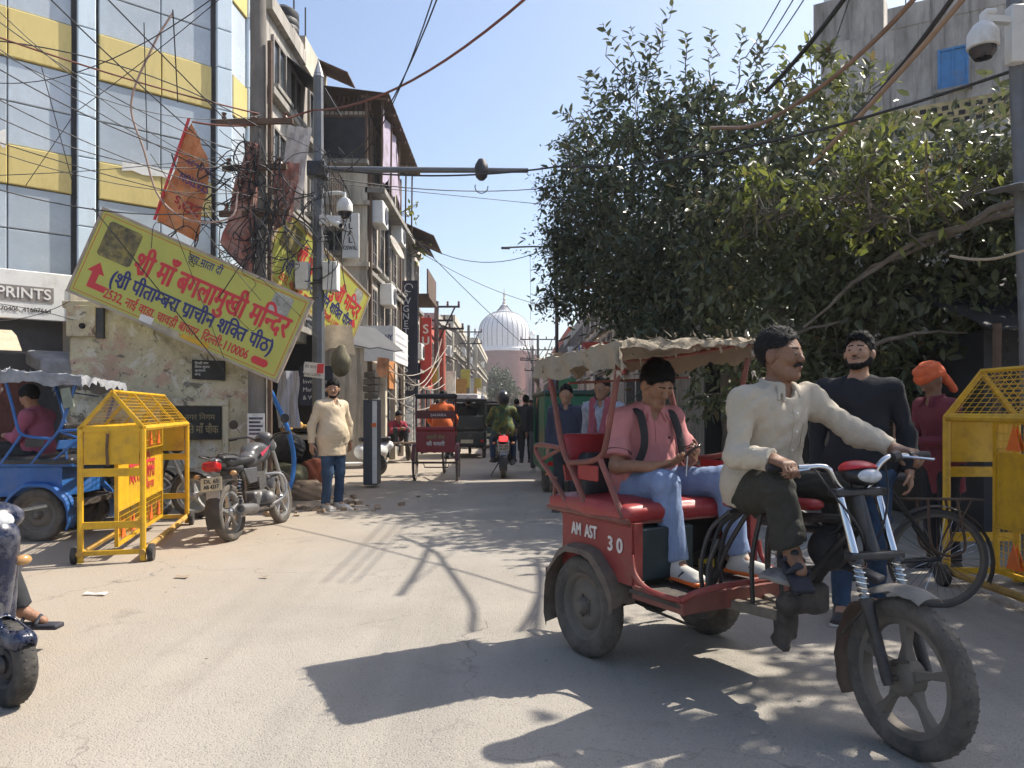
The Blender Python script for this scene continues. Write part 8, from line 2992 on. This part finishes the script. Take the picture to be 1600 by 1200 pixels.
CJ = dict(fwd=(1, 0, 0), pel=(1.05, 0, 1.03), ch=(1.12, 0, 1.28), nk=(1.16, 0, 1.44), hd=(1.2, -.02, 1.60), hf=(1, .1, 0), hu=(0, 0, 1), shR=(1.15, -.18, 1.39), elR=(1.22, -.27, 1.17), wrR=(1.42, -.27, 1.07), shL=(1.15, .18, 1.39), elL=(1.22, .27, 1.17), wrL=(1.42, .27, 1.07),
		  hipR=(1.06, -.10, 1.0), knR=(1.38, -.12, .80), anR=(1.2, -.12, .42), toR=(1.32, -.13, .37), hipL=(1.06, .10, 1.0), knL=(1.40, .12, .92), anL=(1.25, .12, .56), toL=(1.37, .13, .52))
far_person('cycle rickshaw puller in orange shirt seen from behind', (-1.43, 14.55, 0), math.radians(90), CJ, M_ora, M_dk, res=.018)


def auto(label, loc, rot, paint, roofm, L=2.3, solid=False):
	t = thing('auto_rickshaw', label, 'rickshaw', loc, rot)
	w = .52
	MB().bb((-.3, -w, .32), (L - .35, w, .74)).build('body', paint, t, bevel=.04)
	MB().bb((-.35, -w - .02, 1.58), (L - .15, w + .02, 1.66)).build('roof', roofm, t, bevel=.03)
	for x in (-.28, .75, L - .45):
		for s in (-1, 1):
			MB().tube([(x, w * .96 * s, .7), (x, w * .96 * s, 1.6)], .022, 7).build('roof_post', paint, t)
	if solid:
		MB().bb((-.29, -w * .98, .74), (.74, w * .98, 1.58)).build('cargo_box', paint, t, bevel=.02)
		for i in range(6):
			MB().bb((-.30, -w * .8, .82 + i * .12), (-.285, -w * .2, .87 + i * .12)).build('louvre', M_white, t)
	else:
		MB().bb((-.22, -w * .9, .74), (.25, w * .9, .86)).build('seat', M_seatb, t, bevel=.03)
		MB().bb((-.30, -w * .9, .80), (-.24, w * .9, 1.18)).build('backrest', paint, t, bevel=.02)
	for s in (-1, 1):
		wheel(t, (.05, w * .9 * s, .23), .23, .10, .6, 'disc', tread=False, n=20, hubr=.04)
		MB().bb((-.315, w * .8 * s - .05, .45), (-.302, w * .8 * s + .05, .52)).build('tail_lamp', M_tail, t)
	wheel(t, (L - .35, 0, .23), .23, .09, .6, 'disc', tread=False, n=20, hubr=.04)
	MB().bb((-.312, -.17, .42), (-.302, .17, .52)).build('number_plate', M_plateY, t)
	MB().prism([(L - .4, -w, .5), (L - .4, w, .5), (L - .2, w * .8, 1.55), (L - .2, -w * .8, 1.55)], (0, 0, 0), (.02, 0, 0)).build('windscreen', M_pane, t)
	return t


M_autog = mat('dark_green_paint', (.012, .045, .035), rough=.45, var=.2, dirt=.3)
M_autob = mat('black_green_paint', (.015, .022, .02), rough=.45, var=.2, dirt=.3)
auto('dark electric rickshaw with open back following the red cycle rickshaw', (-1.25, 21.5, 0), math.radians(91), M_autob, M_blacksheet)
auto('dark green electric rickshaw further ahead in mid street', (-.75, 27.0, 0), math.radians(92), M_autog, M_blacksheet)
auto('green cargo rickshaw parked on the shaded side behind the red canopy', (1.02, 12.6, 0), math.radians(93), mat('bottle_green_paint', (.012, .12, .06), rough=.5, var=.2, dirt=.3), M_autog, 2.3, True)
sd_ = {k: ((v[0] - .9, v[1], v[2] - .05) if k not in ('fwd', 'hf', 'hu') else v) for k, v in CJ.items()}
far_person('passenger silhouetted inside the dark electric rickshaw', (-1.25, 21.5, 0), math.radians(91), sd_, M_dk, M_dk)
vn = thing('delivery_van', 'white box van with blue lettering far ahead on the left side', 'van', (-2.05, 29.5, 0), math.radians(90))
MB().bb((-.2, -.75, .55), (2.6, .75, 1.95)).build('cargo_box', M_white, vn, bevel=.03)
MB().bb((2.6, -.7, .45), (3.6, .7, 1.6)).build('cab', M_white, vn, bevel=.08)
lettering(vn, 'को माल', M_blue, (-.205, .3, 1.55), (0, -1, 0), (0, 0, 1), width=.4, height=.22, bold=.006)
lettering(vn, 'भी माल', M_blue, (-.205, -.35, 1.55), (0, -1, 0), (0, 0, 1), width=.4, height=.22, bold=.006)
for x in (.3, 2.9):
	for s in (-1, 1):
		wheel(vn, (x, .62 * s, .3), .3, .16, .6, 'disc', tread=False, n=20)
hcart = thing('handcart', 'low wooden handcart at the roadside below the left row of shops', 'cart', (-3.0, 19.8, 0), math.radians(20))
for i in range(5):
	MB().bb((-.42, -.6 + i * .24, .48), (.42, -.38 + i * .24, .53)).build('plank', mat('grey_wood', (.20, .15, .11), rough=.9, var=.3, bump=.4), hcart)
for x in (-.42, .42):
	for y in (-.4, .4):
		wheel(hcart, (x, y, .22), .22, .07, .7, 'disc', (1, 0, 0), False, n=18)
KJ = dict(fwd=(1, 0, 0), pel=(0, 0, .64), ch=(.08, 0, .88), nk=(.13, 0, 1.03), hd=(.20, 0, 1.17), hf=(.9, 0, -.3), hu=(.3, 0, .9), shR=(.12, -.17, .98), elR=(.30, -.22, .80), wrR=(.42, -.05, .86), shL=(.12, .17, .98), elL=(.30, .22, .80), wrL=(.42, .05, .86),
		  hipR=(.02, -.10, .62), knR=(.36, -.14, .84), anR=(.42, -.12, .50), toR=(.54, -.13, .46), hipL=(.02, .10, .62), knL=(.36, .14, .84), anL=(.42, .12, .50), toL=(.54, .13, .46))
far_person('person in red shawl hunched on the handcart', (-3.0, 19.8, .0), math.radians(-60), KJ, mat('red_shawl', (.26, .02, .04), rough=.9, var=.2), M_dk)

# more people and boards further down the street
_cl = [('blue', (.05, .09, .20)), ('white', (.50, .50, .48)), ('maroon', (.20, .03, .04)), ('ochre', (.36, .24, .07)), ('green', (.05, .13, .07)), ('grey', (.16, .16, .17))]
for i, (x, y, a, c, lab) in enumerate(((-2.3, 24.0, 80, 1, 'pedestrian in white walking along the left row of shops'), (-.4, 31.0, 95, 3, 'pedestrian in ochre beyond the dark rickshaws'), (.7, 28.5, -90, 0, 'pedestrian in blue coming up the far street'),
									  (1.5, 33.0, -85, 2, 'pedestrian in maroon by the far shaded houses'), (-1.9, 38.0, 90, 5, 'pedestrian in grey far along the left side'), (.2, 42.0, 90, 4, 'pedestrian in green farthest down the street'), (1.3, 19.0, -95, 1, 'pedestrian in white shirt near the green cargo rickshaw'))):
	far_person(lab, (x, y, 0), math.radians(a), stand(1.62 + .03 * (i % 4), .22, swing=.5), mat('clothes_' + _cl[c][0], _cl[c][1], rough=.9, var=.2), M_dk if i % 2 else M_gy, res=.03)
rb_ = random.Random(44)
for i in range(14):
	s = -1 if i % 2 else 1
	y = 25 + i * 2.6
	x = 2.75 * s + rb_.uniform(-.2, .2)
	z = rb_.uniform(2.4, 4.0)
	c = [(.5, .07, .05), (.55, .45, .08), (.07, .15, .4), (.55, .55, .53), (.08, .26, .13), (.5, .25, .05)][i % 6]
	o = MB().box((0, 0, 0), (rb_.uniform(.5, .9), .06, rb_.uniform(.4, 1.3)), rb_.uniform(-.2, .2)).build('shop_sign', mat('street_board_%d' % (i % 6), c, rough=.6, var=.3, scale=4, dirt=.3), None, (x, y, z))
	tag(o, '%s shop sign %s of the far street, %s from here' % (('red', 'yellow', 'blue', 'white', 'green', 'orange')[i % 6], 'left side' if s < 0 else 'right side', ('first', 'second', 'third', 'fourth', 'fifth', 'sixth', 'seventh')[i // 2]), 'sign', 'far shop signs')
# ------------------------------------------------------------------ the dusty air
hm = bpy.data.materials.new('dusty_air')
hm.use_nodes = True
hm.node_tree.nodes.remove(hm.node_tree.nodes['Principled BSDF'])
_pv = hm.node_tree.nodes.new('ShaderNodeVolumePrincipled')
_pv.inputs['Color'].default_value = (.92, .94, 1.0, 1)
_pv.inputs['Density'].default_value = .0008
_pv.inputs['Anisotropy'].default_value = .25
hm.node_tree.links.new(_pv.outputs[0], hm.node_tree.nodes['Material Output'].inputs['Volume'])
hz = MB().bb((-1600, -260, -1.0), (1600, 3100, 46.0)).build('haze', hm, smooth=False)
hz['kind'] = 'stuff'
tag(hz, 'thin dusty haze filling the street', 'haze')
